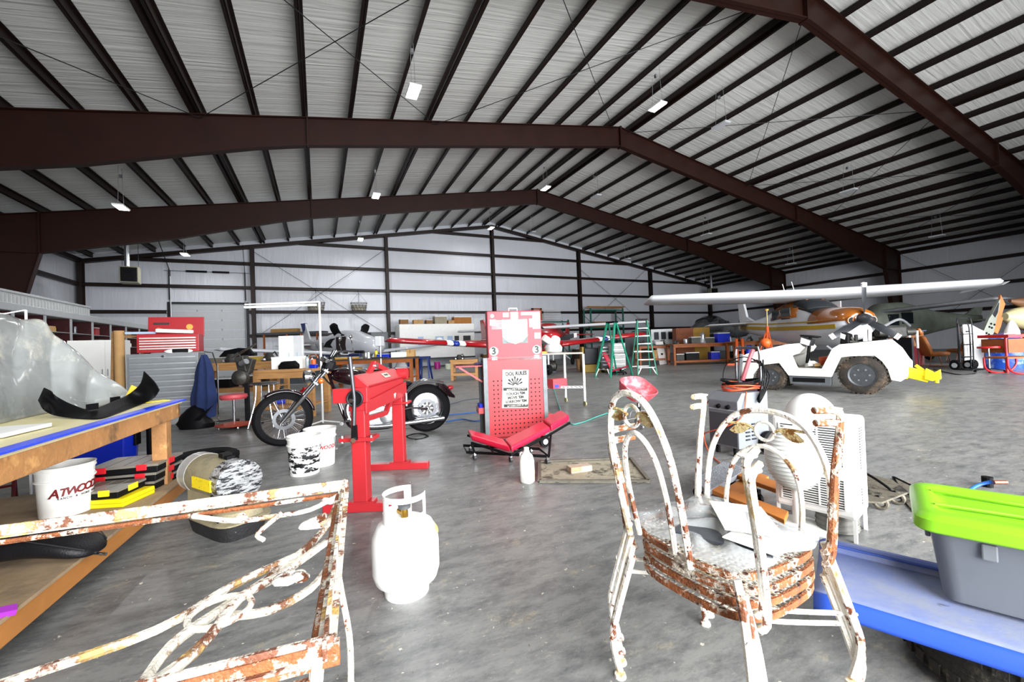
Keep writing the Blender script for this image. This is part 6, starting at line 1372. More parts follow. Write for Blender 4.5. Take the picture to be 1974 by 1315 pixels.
# ---- the long shelving unit on the left
def shelving():
    X0, Y0, Y1, H = -7.5, 8.6, 26.0, 2.8; dp = .6; n = 12; st_ = (Y1-Y0)/n
    t = thing('shelving_unit', 'long grey open shelving unit with red interior along the left side', 'shelving', (X0, Y0, 0))
    RI = M('shelf_red', '#380b0e', .6, 0, .15); LG2 = M('shelf_grey', '#a3a6a8', .5, .1, .08)
    MB().bx(-dp, .03, 0, Y1-Y0, H-.22, H).build('cornice', LG2, t, bev=.02); MB().bx(-dp-.02, -dp, 0, Y1-Y0, .0, H-.2).build('back_panel', RI, t)
    MB().bx(-dp, .0, 0, Y1-Y0, .0, .1).build('plinth', LG2, t)
    for i in range(n+1):
        y = st_*i; MB().bx(-dp, -.01, y-.012, y+.012, .1, H-.22).build('divider', RI, t); MB().bx(-.02, .015, y-.04, y+.04, .1, H-.22).build('upright', LG2, t)
    levels = (.75, 1.25, 1.72, 2.12)
    for i in range(n):
        for z in levels: MB().bx(-dp, -.02, st_*i+.013, st_*(i+1)-.013, z-.015, z).build('shelf', LG2, t)
    rnd = random.Random(11); kinds = [('cardboard_box', CARD), ('oil_bottle', YEL), ('oil_bottle', BLU), ('spray_can', WPL), ('paint_can', M('paint_tin', '#8c8f92', .35, .8)), ('parts_bin', M('bin_red', '#8e1f26', .5)), ('oil_bottle', BLK), ('cardboard_box', M('carton_brown', '#7d5a34', .8))]
    cn = {id(CARD): 'tan', id(YEL): 'yellow', id(BLU): 'blue', id(WPL): 'white', id(BLK): 'black'}
    ordn = ('first', 'second', 'third', 'fourth', 'fifth', 'sixth', 'seventh', 'eighth', 'ninth', 'tenth', 'eleventh', 'twelfth'); ln = ('low shelf', 'middle shelf', 'upper shelf', 'top shelf')
    for i in range(4, n):
        for li, z in enumerate(levels):
            if li == 0: continue
            y = st_*i+.12; k = 0
            while y < st_*(i+1)-.2 and k < 3:
                nm, m_ = rnd.choice(kinds); w_ = rnd.uniform(.12, .4) if 'box' in nm or 'bin' in nm else rnd.uniform(.08, .12); side_ = ('left', 'middle', 'right')[k]
                col = cn.get(id(m_), 'brown' if 'box' in nm else 'red' if 'bin' in nm else 'grey'); lab = '%s %s, %s of %s, %s bay from the far end' % (col, nm.replace('_', ' '), side_, ln[li], ordn[n-1-i])
                p = Vector((X0-.25, Y0+y+w_/2, z))
                if 'box' in nm or 'bin' in nm: o_ = box_(nm, lab, p, .3, w_, rnd.uniform(.12, .3), m_, cat='box' if 'box' in nm else 'bin')
                else: o_ = can_(nm, lab, p, w_/2, rnd.uniform(.18, .27), m_, cat='bottle' if 'bottle' in nm else 'can', neck='paint' not in nm)
                y += w_+rnd.uniform(.15, .4); k += 1
    simple('ribbed_bin', 'long light grey ribbed container on top of the shelving unit', 'container', (X0-.1, 15.0, H), [('body', MB().bx(-.5, 0, 0, 5.3, 0, .34), M('ribbed_grey', '#b3b4b2', .5), .01), ('rib', (lambda b: [b.bx(0, .015, .1+.16*i, .16+.16*i, .02, .28) for i in range(32)] and b)(MB()), LG2, 0), ('rim', MB().bx(-.52, .03, -.02, 5.32, .29, .36), LG2, .01)])
shelving()
# ---- white metal cabinet, tool chest, drawer cabinet
p = loc_at(190, 9.2); t = thing('metal_cabinet', 'white two-door metal cabinet behind the plastic sheet', 'cabinet', p, FACE+R_(30))
MB().bx(-.5, .42, 0, .5, 0, 1.60).build('body', WPL, t, bev=.006)
for s_, x0, x1 in ((0, -.495, .10), (1, .11, .415)):
    d_ = MB().bx(x0, x1, -.02, -.002, .04, 1.57).build('door', WPL, t, bev=.004); MB().bx(x1-.05 if s_ == 0 else x0+.03, x1-.03 if s_ == 0 else x0+.05, -.03, -.02, .8, .95).build('handle', ALU, d_)
def drawers(name, label, c, w_, dp, h, n, rz, m_, pull, wheels=True, hs=None):
    t = thing(name, label, 'tool cabinet', c, rz); z0 = .16 if wheels else .02
    MB().bx(-w_/2, w_/2, 0, dp, z0, h).build('body', m_, t, bev=.006); hs = hs or [1]*n; tot = sum(hs); z = h-.05
    for k in range(n):
        hh = (h-z0-.08)*hs[k]/tot; d_ = MB().bx(-w_/2+.03, w_/2-.03, -.012, 0, z-hh+.008, z-.004).build('drawer', m_, t, bev=.002); MB().bx(-w_/2+.04, w_/2-.04, -.026, -.012, z-.03, z-.008).build('drawer_pull', pull, d_); z -= hh
    if wheels:
        for x in (-w_/2+.1, w_/2-.1):
            for y in (.1, dp-.1):
                b = MB(); b.cyl((x-.025, y, .07), (x+.025, y, .07), .07, n=18); b.build('caster', BLK, t); MB().bx(x-.035, x+.035, y-.03, y+.03, .1, z0).build('caster_fork', ALU, t)
    return t
GD = M('cabinet_grey', '#7f8386', .4, .3, .08)
c = F(318, 822); cab = drawers('drawer_cabinet', 'tall grey rolling drawer cabinet under the red tool chest', c, .95, .5, 1.22, 10, FACE+R_(26), GD, M('drawer_pull', '#c9ccce', .3, .8), True, [1, .9, 1, 1, .9, .9, .9, .8, .8, 1.3])
MB().cyl((0, -.03, 1.17), (0, -.0, 1.17), .02, n=12).build('lock', STEEL, cab)
ch = drawers('tool_chest', 'red tool chest with raised lid on the grey drawer cabinet', on(cab, .05, .1, 1.22), .84, .38, .33, 5, FACE+R_(26), RED2, M('chest_trim', '#e2dcd8', .35, .6), False, [.8, .7, .8, .7, .9])
MB().box((.03, .39, .47), (.8, .03, .36), (R_(-6), 0, 0)).build('lid', RED2, ch, bev=.006)
MB().cyl((.22, .362, .47), (.22, .372, .47), .05, n=24).build('oval_sticker', M('gold_sticker', '#d99a3c', .5), ch); MB().box((-.18, .368, .53), (.22, .006, .035), (R_(-6), 0, 0)).build('chrome_badge', STEEL, ch)
simple('part_tray', 'white foam pieces lying across the open tool chest', 'foam pieces', on(cab, .02, .12, 1.22+.335), [('white_piece', MB().box((.12, 0, .04), (.5, .12, .06), (0, .05, .1)), WPL, .01), ('orange_piece', MB().box((-.05, .02, .06), (.16, .1, .05), (0, .3, .2)), ORG, .01), ('grey_piece', MB().box((-.35, .03, .02), (.4, .05, .04), (0, 0, .05)), LBLUE, .01)])
simple('white_rag', 'white rag with black pouch on the front of the drawer cabinet', 'rag', on(cab, .2, .04, 1.22), [('cloth', MB().sph((0, 0, .03), (.2, .04, .045), 16, 8), WPL, 's'), ('pouch', MB().bx(-.08, .14, -.045, -.01, .005, .07), BLK, .01)])
simple('cardboard_tube', 'tall cardboard tube standing left of the red tool chest', 'tube', on(cab, -.62, .2, 0), [('tube', MB().lathe([(.07, 0), (.07, 1.62), (.062, 1.62), (.062, 0)], n=20, closed=True), CARD, 's')])
simple('timber_post', 'timber post leaning beside the cardboard tube', 'timber', on(cab, -.78, .35, 0), [('post', MB().bar((0, 0, .0), (.05, .0, 1.6), .09, .04), WOOD, .003)])
simple('timber_plank', 'short timber plank bridging the post and the red tool chest', 'timber', on(cab, -.45, .34, 1.5), [('plank', MB().bar((-.3, 0, .03), (.05, 0, .03), .09, .04), WOOD, .003)])
# blue coat on a stand
c = loc_at(393, 6.75); t = thing('coat', 'blue work coat hanging from a chrome stand beside the drawer cabinet', 'coat', c, FACE)
def coat(u, v):
    z = 1.17-v*.98; w_ = .03+.10*min(1, v*3)+.07*v+.015*math.sin(v*11); a = u*2*PI; return (math.cos(a)*w_*(1+.12*math.sin(a*5+v*3))-.02*v, math.sin(a)*(.05+.05*v)*(1+.2*math.sin(a*6)), z+.04*math.sin(a*2)*v)
MB().grid(coat, 44, 16).build('cloth', BLUD, t, smooth='all')
b = MB(); b.cyl((.14, .1, .06), (.14, .1, 1.0), .013, n=8); b.tube([(-.15, -.0, .05), (.45, .15, .07)], .022, 8); b.tube([(.1, -.1, .05), (.2, .35, .05)], .02, 8); b.tube([(.14, .1, .95), (.1, .05, 1.2), (-.0, 0, 1.22)], .01, 6); b.build('stand', STEEL, t, smooth=True)
for x, y in ((.43, .15), (-.13, 0), (.2, .33)): MB().cyl((x-.01, y, .022), (x+.01, y, .022), .022, n=12).build('caster', BLK, t)
# black crumpled seat cover on the floor
c = F(365, 828); simple('folded_cover', 'crumpled black chair cover on the floor under the blue coat', 'cover', c, [('cloth', MB().loft([[Vector((math.cos(a)*w_*(1+.18*math.sin(3*a+z*20)), .12+math.sin(a)*w_*.6, z)) for a in [2*PI*i/18 for i in range(18)]] for w_, z in ((.26, .0), (.27, .08), (.20, .2), (.13, .3), (.03, .36))]), BLK, 's'), ('flap', MB().prism([(0, 0), (.35, .26), (.12, .02)], (.05, .0, .12), (1, 0, 0), (0, 0, 1), .02), BLK, .004)], FACE)
# red rolling stool + chrome stool
c = F(452, 826); t = thing('workshop_stool', 'low red round stool on a red caster base below the wooden benches', 'stool', c)
MB().lathe([(0, .46), (.17, .46), (.19, .49), (.18, .53), (.1, .545), (0, .545)], n=30).build('seat', M('stool_red', '#b8454c', .5, 0, .12, 8), t, smooth=True); MB().cyl((0, 0, .1), (0, 0, .47), .02, n=12).build('post', STEEL, t, smooth=True)
MB().lathe([(0, .08), (.25, .055), (.26, .07), (.08, .1), (0, .115)], n=30).build('base_tray', M('stool_red2', '#a8442e', .5, 0, .12, 8), t, smooth=True)
for k in range(4): a = k*PI/2+.4; MB().cyl((math.cos(a)*.2-.01, math.sin(a)*.2, .028), (math.cos(a)*.2+.01, math.sin(a)*.2, .028), .028, n=12).build('caster', ALU, t)
c = F(513, 822); t = thing('chrome_stool', 'chrome legged round stool in front of the wooden bench', 'stool', c)
MB().lathe([(0, .66), (.19, .66), (.2, .68), (.19, .70), (0, .705)], n=30).build('seat', M('stool_black', '#26282a', .35), t, smooth=True); MB().torus((0, 0, .675), Z_, .2, .012, 32).build('seat_band', STEEL, t, smooth=True)
for k in range(4):
    a = k*PI/2+.5; MB().tube(smooth_pts([(math.cos(a)*.13, math.sin(a)*.13, .66), (math.cos(a)*.15, math.sin(a)*.15, .4), (math.cos(a)*.26, math.sin(a)*.26, .01)]), .012, 8).build('leg', STEEL, t, smooth=True)
MB().torus((0, 0, .22), Z_, .2, .008, 30).build('foot_ring', STEEL, t, smooth=True)
# benches
bA = bench('workbench', 'wooden workbench behind the red round stool, cluttered', loc_at(446, 8.6), 1.7, .75, 1.0, FACE+R_(4), shelf=.47)
bB = bench('workbench', 'wooden workbench behind the motorcycle front wheel', loc_at(541, 7.4), 1.15, .7, .86, FACE-R_(3), shelf=.22)
T_ = on
simple('foam_sheets', 'tall white foam panels standing on the bench behind the motorcycle', 'foam sheets', T_(bB, -.15, .45, .86), [('panel', MB().bx(-.17, .1, 0, .06, 0, .62), WPL, .006), ('grey_panel', MB().bx(.10, .28, .01, .07, 0, .62), LGR, .006), ('blue_stripe', MB().bx(.02, .035, -.006, .0, 0, .3).bx(.18, .195, 0, .008, 0, .3), LBLUE, 0)], FACE)
simple('white_box', 'white box on the bench in front of the foam panels', 'box', T_(bB, -.05, .28, .86), [('carton', MB().bx(-.26, .3, -.08, .08, 0, .22), WPL, .006), ('lid', MB().bx(-.262, .302, -.082, .082, .2, .225), WPL, .003)], FACE)
simple('pouch', 'black pouch leaning on the white box on the bench', 'bag', T_(bB, .07, .12, .86), [('pouch_body', MB().loft([[Vector((x, math.sin(a)*.04*s_, .07*s_+math.cos(a)*.065*s_)) for a in [2*PI*i/14 for i in range(14)]] for x, s_ in ((-.19, .5), (-.13, 1), (.12, 1.1), (.18, .7))]), BLK, 's'), ('zip', MB().bx(-.1, .1, -.005, .005, .135, .145), ALU, 0)], FACE)
can_('glue_bottle', 'clear spray bottle on the bench beside the white box', T_(bB, .37, .2, .86), .035, .24, M('bottle_clear', '#aeb9bd', .3), cat='bottle'); can_('glue_bottle', 'small white bottle with red label on the bench near the motorcycle', T_(bB, .46, .2, .86), .03, .2, WPL, RED2, cat='bottle')
simple('clamp_lamp', 'blue and orange clamp light standing at the end of the bench', 'lamp', T_(bB, .53, .12, .86), [('base', MB().bx(-.06, .06, -.05, .05, 0, .07), BLU, .01), ('body', MB().cyl((0, 0, .07), (0, 0, .16), .04, n=14), ORG, 's'), ('yoke', MB().tube([(math.cos(a)*.08, 0, .18+math.sin(a)*.07) for a in [PI*i/10 for i in range(11)]], .012, 8), M('copper', '#9a5a3a', .4, .6), 's')], FACE)
def clutter(t, label_place, specs, z):
    for nm, x, y, w_, d_, h_, m_, lab in specs: 
        if nm.endswith('can') or nm.endswith('bottle') or nm.endswith('jar'): can_(nm, lab+' '+label_place, T_(t, x, y, z), w_/2, h_, m_, cat=nm.split('_')[-1], neck=not nm.startswith('paint'))
        else: box_(nm, lab+' '+label_place, T_(t, x, y, z), w_, d_, h_, m_, FACE)
clutter(bA, 'on the cluttered bench behind the red stool', [('grey_box', -.55, .5, .5, .3, .12, M('grey_ply', '#6e6a60', .7), 'low grey wooden tray'), ('part_box', .3, .5, .4, .25, .12, M('straw', '#a88c3a', .7), 'straw coloured tray of parts'), ('small_box', .1, .25, .18, .12, .07, ALU, 'small bright metal box')], 1.0)
simple('windscreen_shell', 'black curved fairing shell standing at the back of the cluttered bench', 'fairing', T_(bA, -.25, .6, 1.0), [('shell', MB().loft([[Vector((x, y, z)) for y, z in ((0, 0), (.0, .12), (.05, .3*s_), (.12, .3*s_), (.16, .1), (.16, 0))] for x, s_ in ((-.42, .4), (-.3, .9), (0, 1.05), (.25, 1), (.34, .6))]), BLK, .02)], FACE)
simple('engine_block', 'greasy engine on a stand between the two wooden benches', 'engine', loc_at(468, 6.75), [('crankcase', MB().lathe([(.0, 0), (.1, .0), (.13, .05), (.12, .12), (.06, .16), (0, .17)], (0, .0, .78), Y_*-1, 20), ENG, 's'), ('cylinder', MB().bar((0, .05, .85), (-.06, .05, 1.12), .16, .14).bar((.03, .05, .85), (.1, .05, 1.08), .12, .12), ENG, .01), ('carburettor', MB().cyl((.0, -.06, 1.0), (.12, -.1, 1.04), .045, n=12), ALU, 's'), ('stand_post', MB().bx(-.03, .03, .05, .1, .02, .8), DKM, 0), ('stand_foot', MB().bx(-.25, .25, .04, .1, 0, .04).bx(-.04, .02, -.2, .35, 0, .03), DKM, 0), ('fork_tube', MB().cyl((-.25, .1, 1.1), (.12, .15, 1.32), .016, n=8), STEEL, 's')], FACE)
simple('red_ball', 'red gas bottle under the wooden bench behind the motorcycle', 'gas bottle', T_(bB, .25, .3, .22), [('bottle', MB().sph((0, 0, .13), .13, 18, 12), REDP, 's'), ('collar', MB().cyl((0, 0, .25), (0, 0, .29), .04, n=12), REDP, 's')], 0)
simple('blue_jug', 'blue container on the lower shelf of the bench behind the motorcycle', 'container', T_(bB, -.2, .3, .22), [('body', MB().bx(-.09, .09, -.08, .08, 0, .26), BLU, .02), ('cap', MB().cyl((0, 0, .26), (0, 0, .29), .03, n=10), BLK, 's')], 0)
box_('cardboard_box', 'small cardboard box on the bench shelf beside the red gas bottle', T_(bB, .0, .35, .22), .2, .2, .12, CARD, FACE)
# light on a stand
t = thing('stand_light', 'white fluorescent light bar on a tall stand behind the motorcycle', 'stand light', loc_at(618, 6.6), FACE)
z0 = 1.12+(682-582)/FOC*6.6
b = MB(); b.cyl((0, 0, .02), (0, 0, z0), .016, n=10); b.build('pole', WHT, t, smooth=True); b = MB(); b.tube([(0, 0, z0), (-1.19, 0, z0-.0)], .012, 8); b.build('boom', WHT, t)
MB().bx(-1.19, -.05, -.03, .03, z0-.06, z0-.03).build('tube_housing', M('tube_white', '#ffffff', .4, emit=1.2, var=0), t, bev=.006)
for a in (0, 2.1, 4.2): MB().tube([(0, 0, .05), (math.cos(a)*.3, math.sin(a)*.3, .012)], .012, 6).build('foot', WHT, t)
# ---- the far left bench, wing on stands, shelf
t = thing('storage_rack', 'long dark rack with a wooden box on top, behind the white foam panels', 'rack', loc_at(565, 23.6), FACE)
b = MB(); b.bx(-1.9, 1.9, -.3, .3, 2.3, 2.4); b.build('rack_top', M('rack_grey', '#4a4f54', .5, .3), t)
for x in (-1.5, -.2, .6, 1.5): MB().bx(x-.04, x+.04, -.28, -.2, 0, 2.3).build('post', WOODD, t)
MB().bx(-1.5, 1.5, -.25, .25, .9, .95).build('mid_shelf', M('rack_grey', ''), t)
box_('crate', 'long wooden crate on top of the dark rack', on(t, -.4, 0, 2.4), 1.5, .4, .22, M('crate_wood', '#8a6a3a', .7), FACE)
dk = simple('covered_bench', 'dark grey long bench under the white low wing', 'workbench', loc_at(588, 14.4), [('bench_top', MB().bx(-1.2, 1.2, 0, .8, .92, .98), M('slate_top', '#3c4247', .5), .01), ('front_panel', MB().bx(-1.15, 1.15, .02, .05, .1, .92), M('slate_panel', '#4a5056', .55, 0, .25, 2), .01), ('end_panel', MB().bx(1.1, 1.15, .05, .75, 0, .92).bx(-1.15, -1.1, .05, .75, 0, .92), M('slate_panel', ''), 0)], FACE)
bC = bench('workbench', 'cluttered dark bench between the motorcycle and the red wing', loc_at(712, 12.5), 2.6, .9, .92, FACE, top=M('dark_top', '#3b342c', .6), leg=WOODD, shelf=.3)
clutter(bC, 'on the dark bench behind the motorcycle tank', [('yellow_tray', -.8, .3, .6, .4, .06, M('ochre_tray', '#b5852e', .6), 'flat ochre tray'), ('blue_tub', .35, .25, .35, .25, .12, BLU, 'blue plastic tub'), ('white_bag', .8, .3, .4, .3, .16, WPL, 'white wrapped parcel'), ('cardboard_box', 1.1, .6, .25, .25, .22, CARD, 'cardboard box'), ('spray_can', -.1, .2, .07, .07, .22, WPL, 'white spray can'), ('oil_bottle', .1, .3, .09, .09, .26, YEL, 'yellow bottle'), ('paint_can', -.3, .5, .16, .16, .18, ALU, 'bare metal tin')], .92)
simple('vice', 'white pedestal drill standing at the dark bench behind the brake lever', 'drill', loc_at(733, 10.5), [('column', MB().cyl((0, 0, 0), (0, 0, 1.45), .03, n=12), ALU, 's'), ('head', MB().bx(-.08, .08, -.2, .1, 1.25, 1.5), LGR, .02), ('table', MB().bx(-.15, .15, -.25, .1, .95, .98), DKM, .005), ('base', MB().bx(-.15, .15, -.2, .15, 0, .04), DKM, .005)], FACE)
for k, (u, d_, lab) in enumerate(((795, 15.2, 'left'), (818, 15.0, 'right'))):
    t = thing('trestle', 'blue wing trestle under the red wing, %s of the pair' % lab, 'trestle', loc_at(u, d_), FACE)
    for s_ in (-1, 1):
        for q in (-1, 1): MB().bar((s_*.12, q*.05, .82), (s_*.2, q*.3, 0), .05, .05).build('leg', M('trestle_blue', '#12265e', .5), t)
    MB().bx(-.2, .2, -.08, .08, .80, .88).build('top_beam', M('trestle_blue', ''), t)
can_('bucket', 'magenta bucket on the floor under the red wing', F(843, 711), .17, .40, M('magenta', '#a01c78', .4), cat='bucket', neck=False)
can_('bucket', 'small pale bucket beside the magenta bucket under the red wing', F(864, 712), .15, .3, M('pale_bucket', '#c6cdb4', .5), cat='bucket', neck=False)
bD = bench('workbench', 'pine trestle bench under the red wing, left of the tool cart', loc_at(893, 14.5), 1.0, .7, .72, FACE, shelf=.25)
simple('white_sheet', 'crumpled white sheet under the red wing beside the blue trestles', 'cloth', loc_at(772, 14.2), [('cloth', MB().loft([[Vector((math.cos(a)*w_*(1+.15*math.sin(4*a+z*9)), math.sin(a)*w_, z)) for a in [2*PI*i/24 for i in range(24)]] for w_, z in ((.5, 0), (.42, .2), (.25, .5), (.12, .75), (.02, .8))]), M('grey_sheet', '#a9adb0', .6), 's')])
# ---- white box trailer with cartons on top
t = thing('box_trailer', 'white enclosed trailer with cartons stacked on its roof at the back wall', 'trailer', (7.0, 26.0, 0))
MB().bx(-2.5, 2.4, 0, 1.6, .55, 2.75).build('body', M('trailer_white', '#dfe0dd', .45, 0, .05), t, bev=.04); MB().bx(-2.5, 2.4, -.01, 0, .5, .6).build('skirt', DKM, t)
for x in (-1.5, 1.3): MB().cyl((x, -.02, .33), (x, .2, .33), .33, n=24).build('wheel', RUB, t, smooth=True)
for x, w_, m_ in ((-1.2, .35, LBLUE), (.0, .55, LBLUE), (.7, .35, LBLUE), (1.15, .3, DKM), (1.85, .5, DKM)): MB().bx(x-w_/2, x+w_/2, -.02, -.005, 1.35, 1.95).build('window', m_, t)
MB().cyl((.0, -.028, 1.65), (.0, -.02, 1.65), .22, n=20).build('round_emblem', WPL, t)
for k, (x, w_, h_, m_, lab) in enumerate(((-2.1, .5, .35, M('carton_brown', ''), 'dark brown carton at the left end of the trailer roof'), (-1.2, .6, .3, CARD, 'tan carton second from the left on the trailer roof'), (-.5, .4, .3, M('carton_brown', ''), 'small brown carton third from the left on the trailer roof'), (.25, .8, .55, M('carton_grey', '#8f8672', .8), 'tall grey carton in the middle of the trailer roof'), (.95, .4, .25, CARD, 'small tan carton right of the tall carton on the trailer roof'), (1.75, 1.2, .5, M('carton_orange', '#96622c', .8), 'largest orange brown carton at the right end of the trailer roof'))):
    box_('cardboard_box', lab, (7.0+x, 26.7, 2.75), w_, .6, h_, m_)
# wall racks and pallets further right
def rack(label, X, w_, h, y=26.8):
    t = thing('pallet_rack', label, 'rack', (X, y, 0)); G = M('rack_green', '#1f5a4c', .5)
    for x in (-w_/2, w_/2):
        for yy in (0, .9): MB().bx(x-.05, x+.05, yy-.05, yy+.05, 0, h).build('upright', G, t)
        b = MB(); z = .4
        while z < h-.6: b.bar((x, 0, z), (x, .9, z+.6), .03, .03); z += .6
        b.build('lattice', G, t)
    for z in (1.3, 2.4, h-.1): MB().bx(-w_/2, w_/2, -.06, -.01, z-.1, z).build('beam', G, t); MB().bx(-w_/2, w_/2, .91, .96, z-.1, z).build('beam', G, t); MB().bx(-w_/2+.06, w_/2-.06, 0, .9, z-.02, z).build('deck', WOODD, t)
    return t
r1 = rack('green pallet rack with timber on top, behind the stepladders', 21.0, 3.2, 3.9)
simple('timber_stack', 'stack of pale planks on top of the green pallet rack', 'timber', (21.0, 27.1, 3.9), [('plank_stack', (lambda b: [b.bar((-1.9+.1*i, -.1+.05*i, .04+.05*i), (1.8+.1*i, 0, .04+.05*i), .2, .03) for i in range(4)] and b)(MB()), WOOD, 0)])
box_('crate', 'brown crate on the middle deck of the green pallet rack', (20.6, 27.2, 2.4), 1.5, .6, .5, M('carton_brown', ''))
r2 = rack('green pallet rack holding wooden frames, right of the tool cart', 15.6, 3.4, 3.0)
simple('window_frames', 'upright wooden frames stored on the rack right of the tool cart', 'frame', (15.0, 27.0, 3.0), [('frame_member', MB().bx(-.7, -.55, 0, .1, 0, .9).bx(.0, .15, 0, .1, 0, .9).bx(-.7, .15, 0, .1, .8, .9), WOODD, .004), ('grille', (lambda b: [b.bx(.3, 1.8, 0, .06, .08+.14*i, .14+.14*i) for i in range(6)] and b)(MB()), LGR, 0)])
simple('grey_bin', 'long light grey bin beneath the wooden frames', 'bin', (15.2, 26.65, 2.4), [('body', MB().bx(-1.4, 1.4, -.1, .3, 0, .38), LGR, .02), ('rim', MB().bx(-1.43, 1.43, -.13, .33, .34, .4), GRY, .01)])
# wire baskets hanging on the back wall
for k, (X, lab) in enumerate(((-.1, 'mesh basket hanging on the back wall, left of the pair'), (2.35, 'mesh basket hanging on the back wall, right of the pair'))):
    t = thing('hanging_basket', lab, 'basket', (X, 27.75, 3.75)); MS = M('mesh_brown', '#5f5a50', .8, 0, .3, 10)
    b = MB(); n = 14
    for i in range(n):
        a = 2*PI*i/n; b.tube([(math.cos(a)*.5, math.sin(a)*.3, .48), (math.cos(a+.3)*.46, math.sin(a+.3)*.28, .2), (math.cos(a+.5)*.42, math.sin(a+.5)*.26, 0)], .012, 4)
    for z, r in ((0, .42), (.16, .45), (.32, .48), (.48, .5)): b.tube([(math.cos(2*PI*i/24)*r, math.sin(2*PI*i/24)*r*.6, z) for i in range(24)], .014, 4, closed=True)
    b.build('mesh', MS, t); MB().lathe([(.40, .02), (.43, .3), (.42, .3), (.39, .02)], n=20, closed=True).xf(Matrix.Diagonal((1, .6, 1, 1))).build('liner', M('liner_grey', '#8a867c', .8, 0, .2, 6), t)
    b = MB()
    for a in (0, 1.57, 3.14, 4.71): b.cyl((math.cos(a)*.5, math.sin(a)*.3, .48), (0, 0, 1.1), .006, n=4)
    b.cyl((0, 0, 1.1), (0, .45, 1.34), .012, n=5); b.build('hanging_cord', DKM, t)
# ---- right of the cart: machine, cabinets, ladders, low chair
simple('yellow_machine', 'yellow framed machine under the far red wing', 'machine', loc_at(1143, 16.5), [('frame_post', MB().bx(-.5, -.42, -.3, .3, 0, 1.0).bx(.42, .5, -.3, .3, 0, 1.0), M('machine_yellow', '#9a7d12', .5), .01), ('base', MB().bx(-.5, .5, -.35, .35, .0, .3), M('machine_yellow', ''), .02), ('dark_core', MB().bx(-.4, .4, -.25, .25, .3, .95), DKM, .03)], FACE)
simple('wooden_block', 'pine block on the floor left of the yellow machine', 'block', F(1120, 712), [('block', MB().bx(-.18, .18, -.18, .18, 0, .42), WOOD, .01), ('top_plate', MB().bx(-.2, .2, -.2, .2, .42, .46), WOOD, .004)], FACE)
simple('engine_part', 'yellow handled motor on the floor near the pine block', 'motor', loc_at(1060, 17), [('body', MB().cyl((-.2, 0, .25), (.2, 0, .25), .24, n=18), ENG, 's'), ('foot', MB().bx(-.2, .2, -.2, .2, 0, .06), DKM, 0)], FACE)
drawers('drawer_cabinet', 'dark grey drawer cabinet behind the left stepladder', loc_at(1172, 15.6), .55, .5, 1.02, 6, FACE, M('cabinet_dark', '#5a5e60', .5), ALU)
drawers('drawer_cabinet', 'light grey drawer cabinet with stickers between the stepladders', loc_at(1192, 15.0), .5, .5, 1.1, 5, FACE, M('cabinet_light', '#a3a5a3', .5), ALU)
def ladder(label, c, h, rz, w0=.62, w1=.32, spread=.95, n=6, flip=1):
    t = thing('stepladder', label, 'ladder', c, rz)
    for s_ in (-1, 1):
        MB().bar((s_*w0/2, 0, 0), (s_*w1/2, spread*.45, h), .035, .08, Y_).build('front_rail', GRN, t); MB().bar((s_*w0/2*1.05, spread, 0), (s_*w1/2, spread*.52, h), .03, .06, Y_).build('rear_rail', GRN, t)
    for k in range(1, n+1):
        u = k/(n+1); z = h*u; hw = (w0+(w1-w0)*u)/2-.02; y = spread*.45*u; MB().bx(-hw, hw, y-.03, y+.05, z-.015, z+.01).build('step', ALU, t)
    for k in (1, 3, 5):
        u = k/(n+1); hw = (w0*1.05+(w1-w0)*u)/2-.02; y = spread+(spread*.52-spread)*u; MB().bx(-hw, hw, y-.01, y+.01, h*u-.012, h*u+.012).build('rear_brace', ALU, t)
    MB().bx(-w1/2-.03, w1/2+.03, spread*.42, spread*.58, h, h+.06).build('ladder_top', BLK, t, bev=.01)
    for s_ in (-1, 1):
        MB().bar((s_*.25, .18, h*.4), (s_*.25, spread*.75, h*.42), .01, .02, X_).build('spreader', ALU, t)
        MB().bar((s_*w0/2, 0, .02), (s_*(w0/2-.14), .03, .28), .012, .03).build('knee_brace', WHT, t)
    return t
ladder('green stepladder seen partly from the side, left of the two', F(1198, 728)+Vector((-.35, .5, 0)), 1.78, FACE-R_(52), spread=1.15)
ladder('green stepladder facing the camera with black top, right of the two', F(1248, 724)+Vector((0, 0, 0)), 1.84, FACE-R_(4), n=6)
t = thing('low_chair', 'red low rolling chair tilted back under the left stepladder', 'chair', F(1188, 722), FACE+R_(60))
MB().box((0, -.12, .2), (.38, .5, .05), (R_(-18), 0, 0)).build('seat', REDV, t, bev=.015); MB().box((0, .28, .5), (.36, .06, .62), (R_(-25), 0, 0)).build('backrest', REDV, t, bev=.015); MB().bx(-.18, .18, -.3, .2, .06, .09).build('frame', BLK, t)
for x, y in ((-.18, -.3), (.18, -.3), (-.18, .2), (.18, .2)): MB().cyl((x-.012, y, .03), (x+.012, y, .03), .03, n=12).build('caster', BLK, t)
hose('air_line', 'thin red air line on the floor behind the stepladders', [(1095, 712), (1150, 708), (1190, 712), (1215, 706), (1235, 705)], .012, M('red_line', '#8a2e2a', .6))
simple('white_board', 'white leaning panel with a round hole right of the stepladders', 'board', F(1277, 703), [('panel', MB().box((0, .1, .55), (.35, .04, 1.1), (R_(-8), R_(-5), 0)), M('board_white', '#c9c3c0', .5), .01), ('hole', MB().cyl((.02, .06, .5), (.02, .03, .5), .05, n=14), BLK, 's')], FACE)
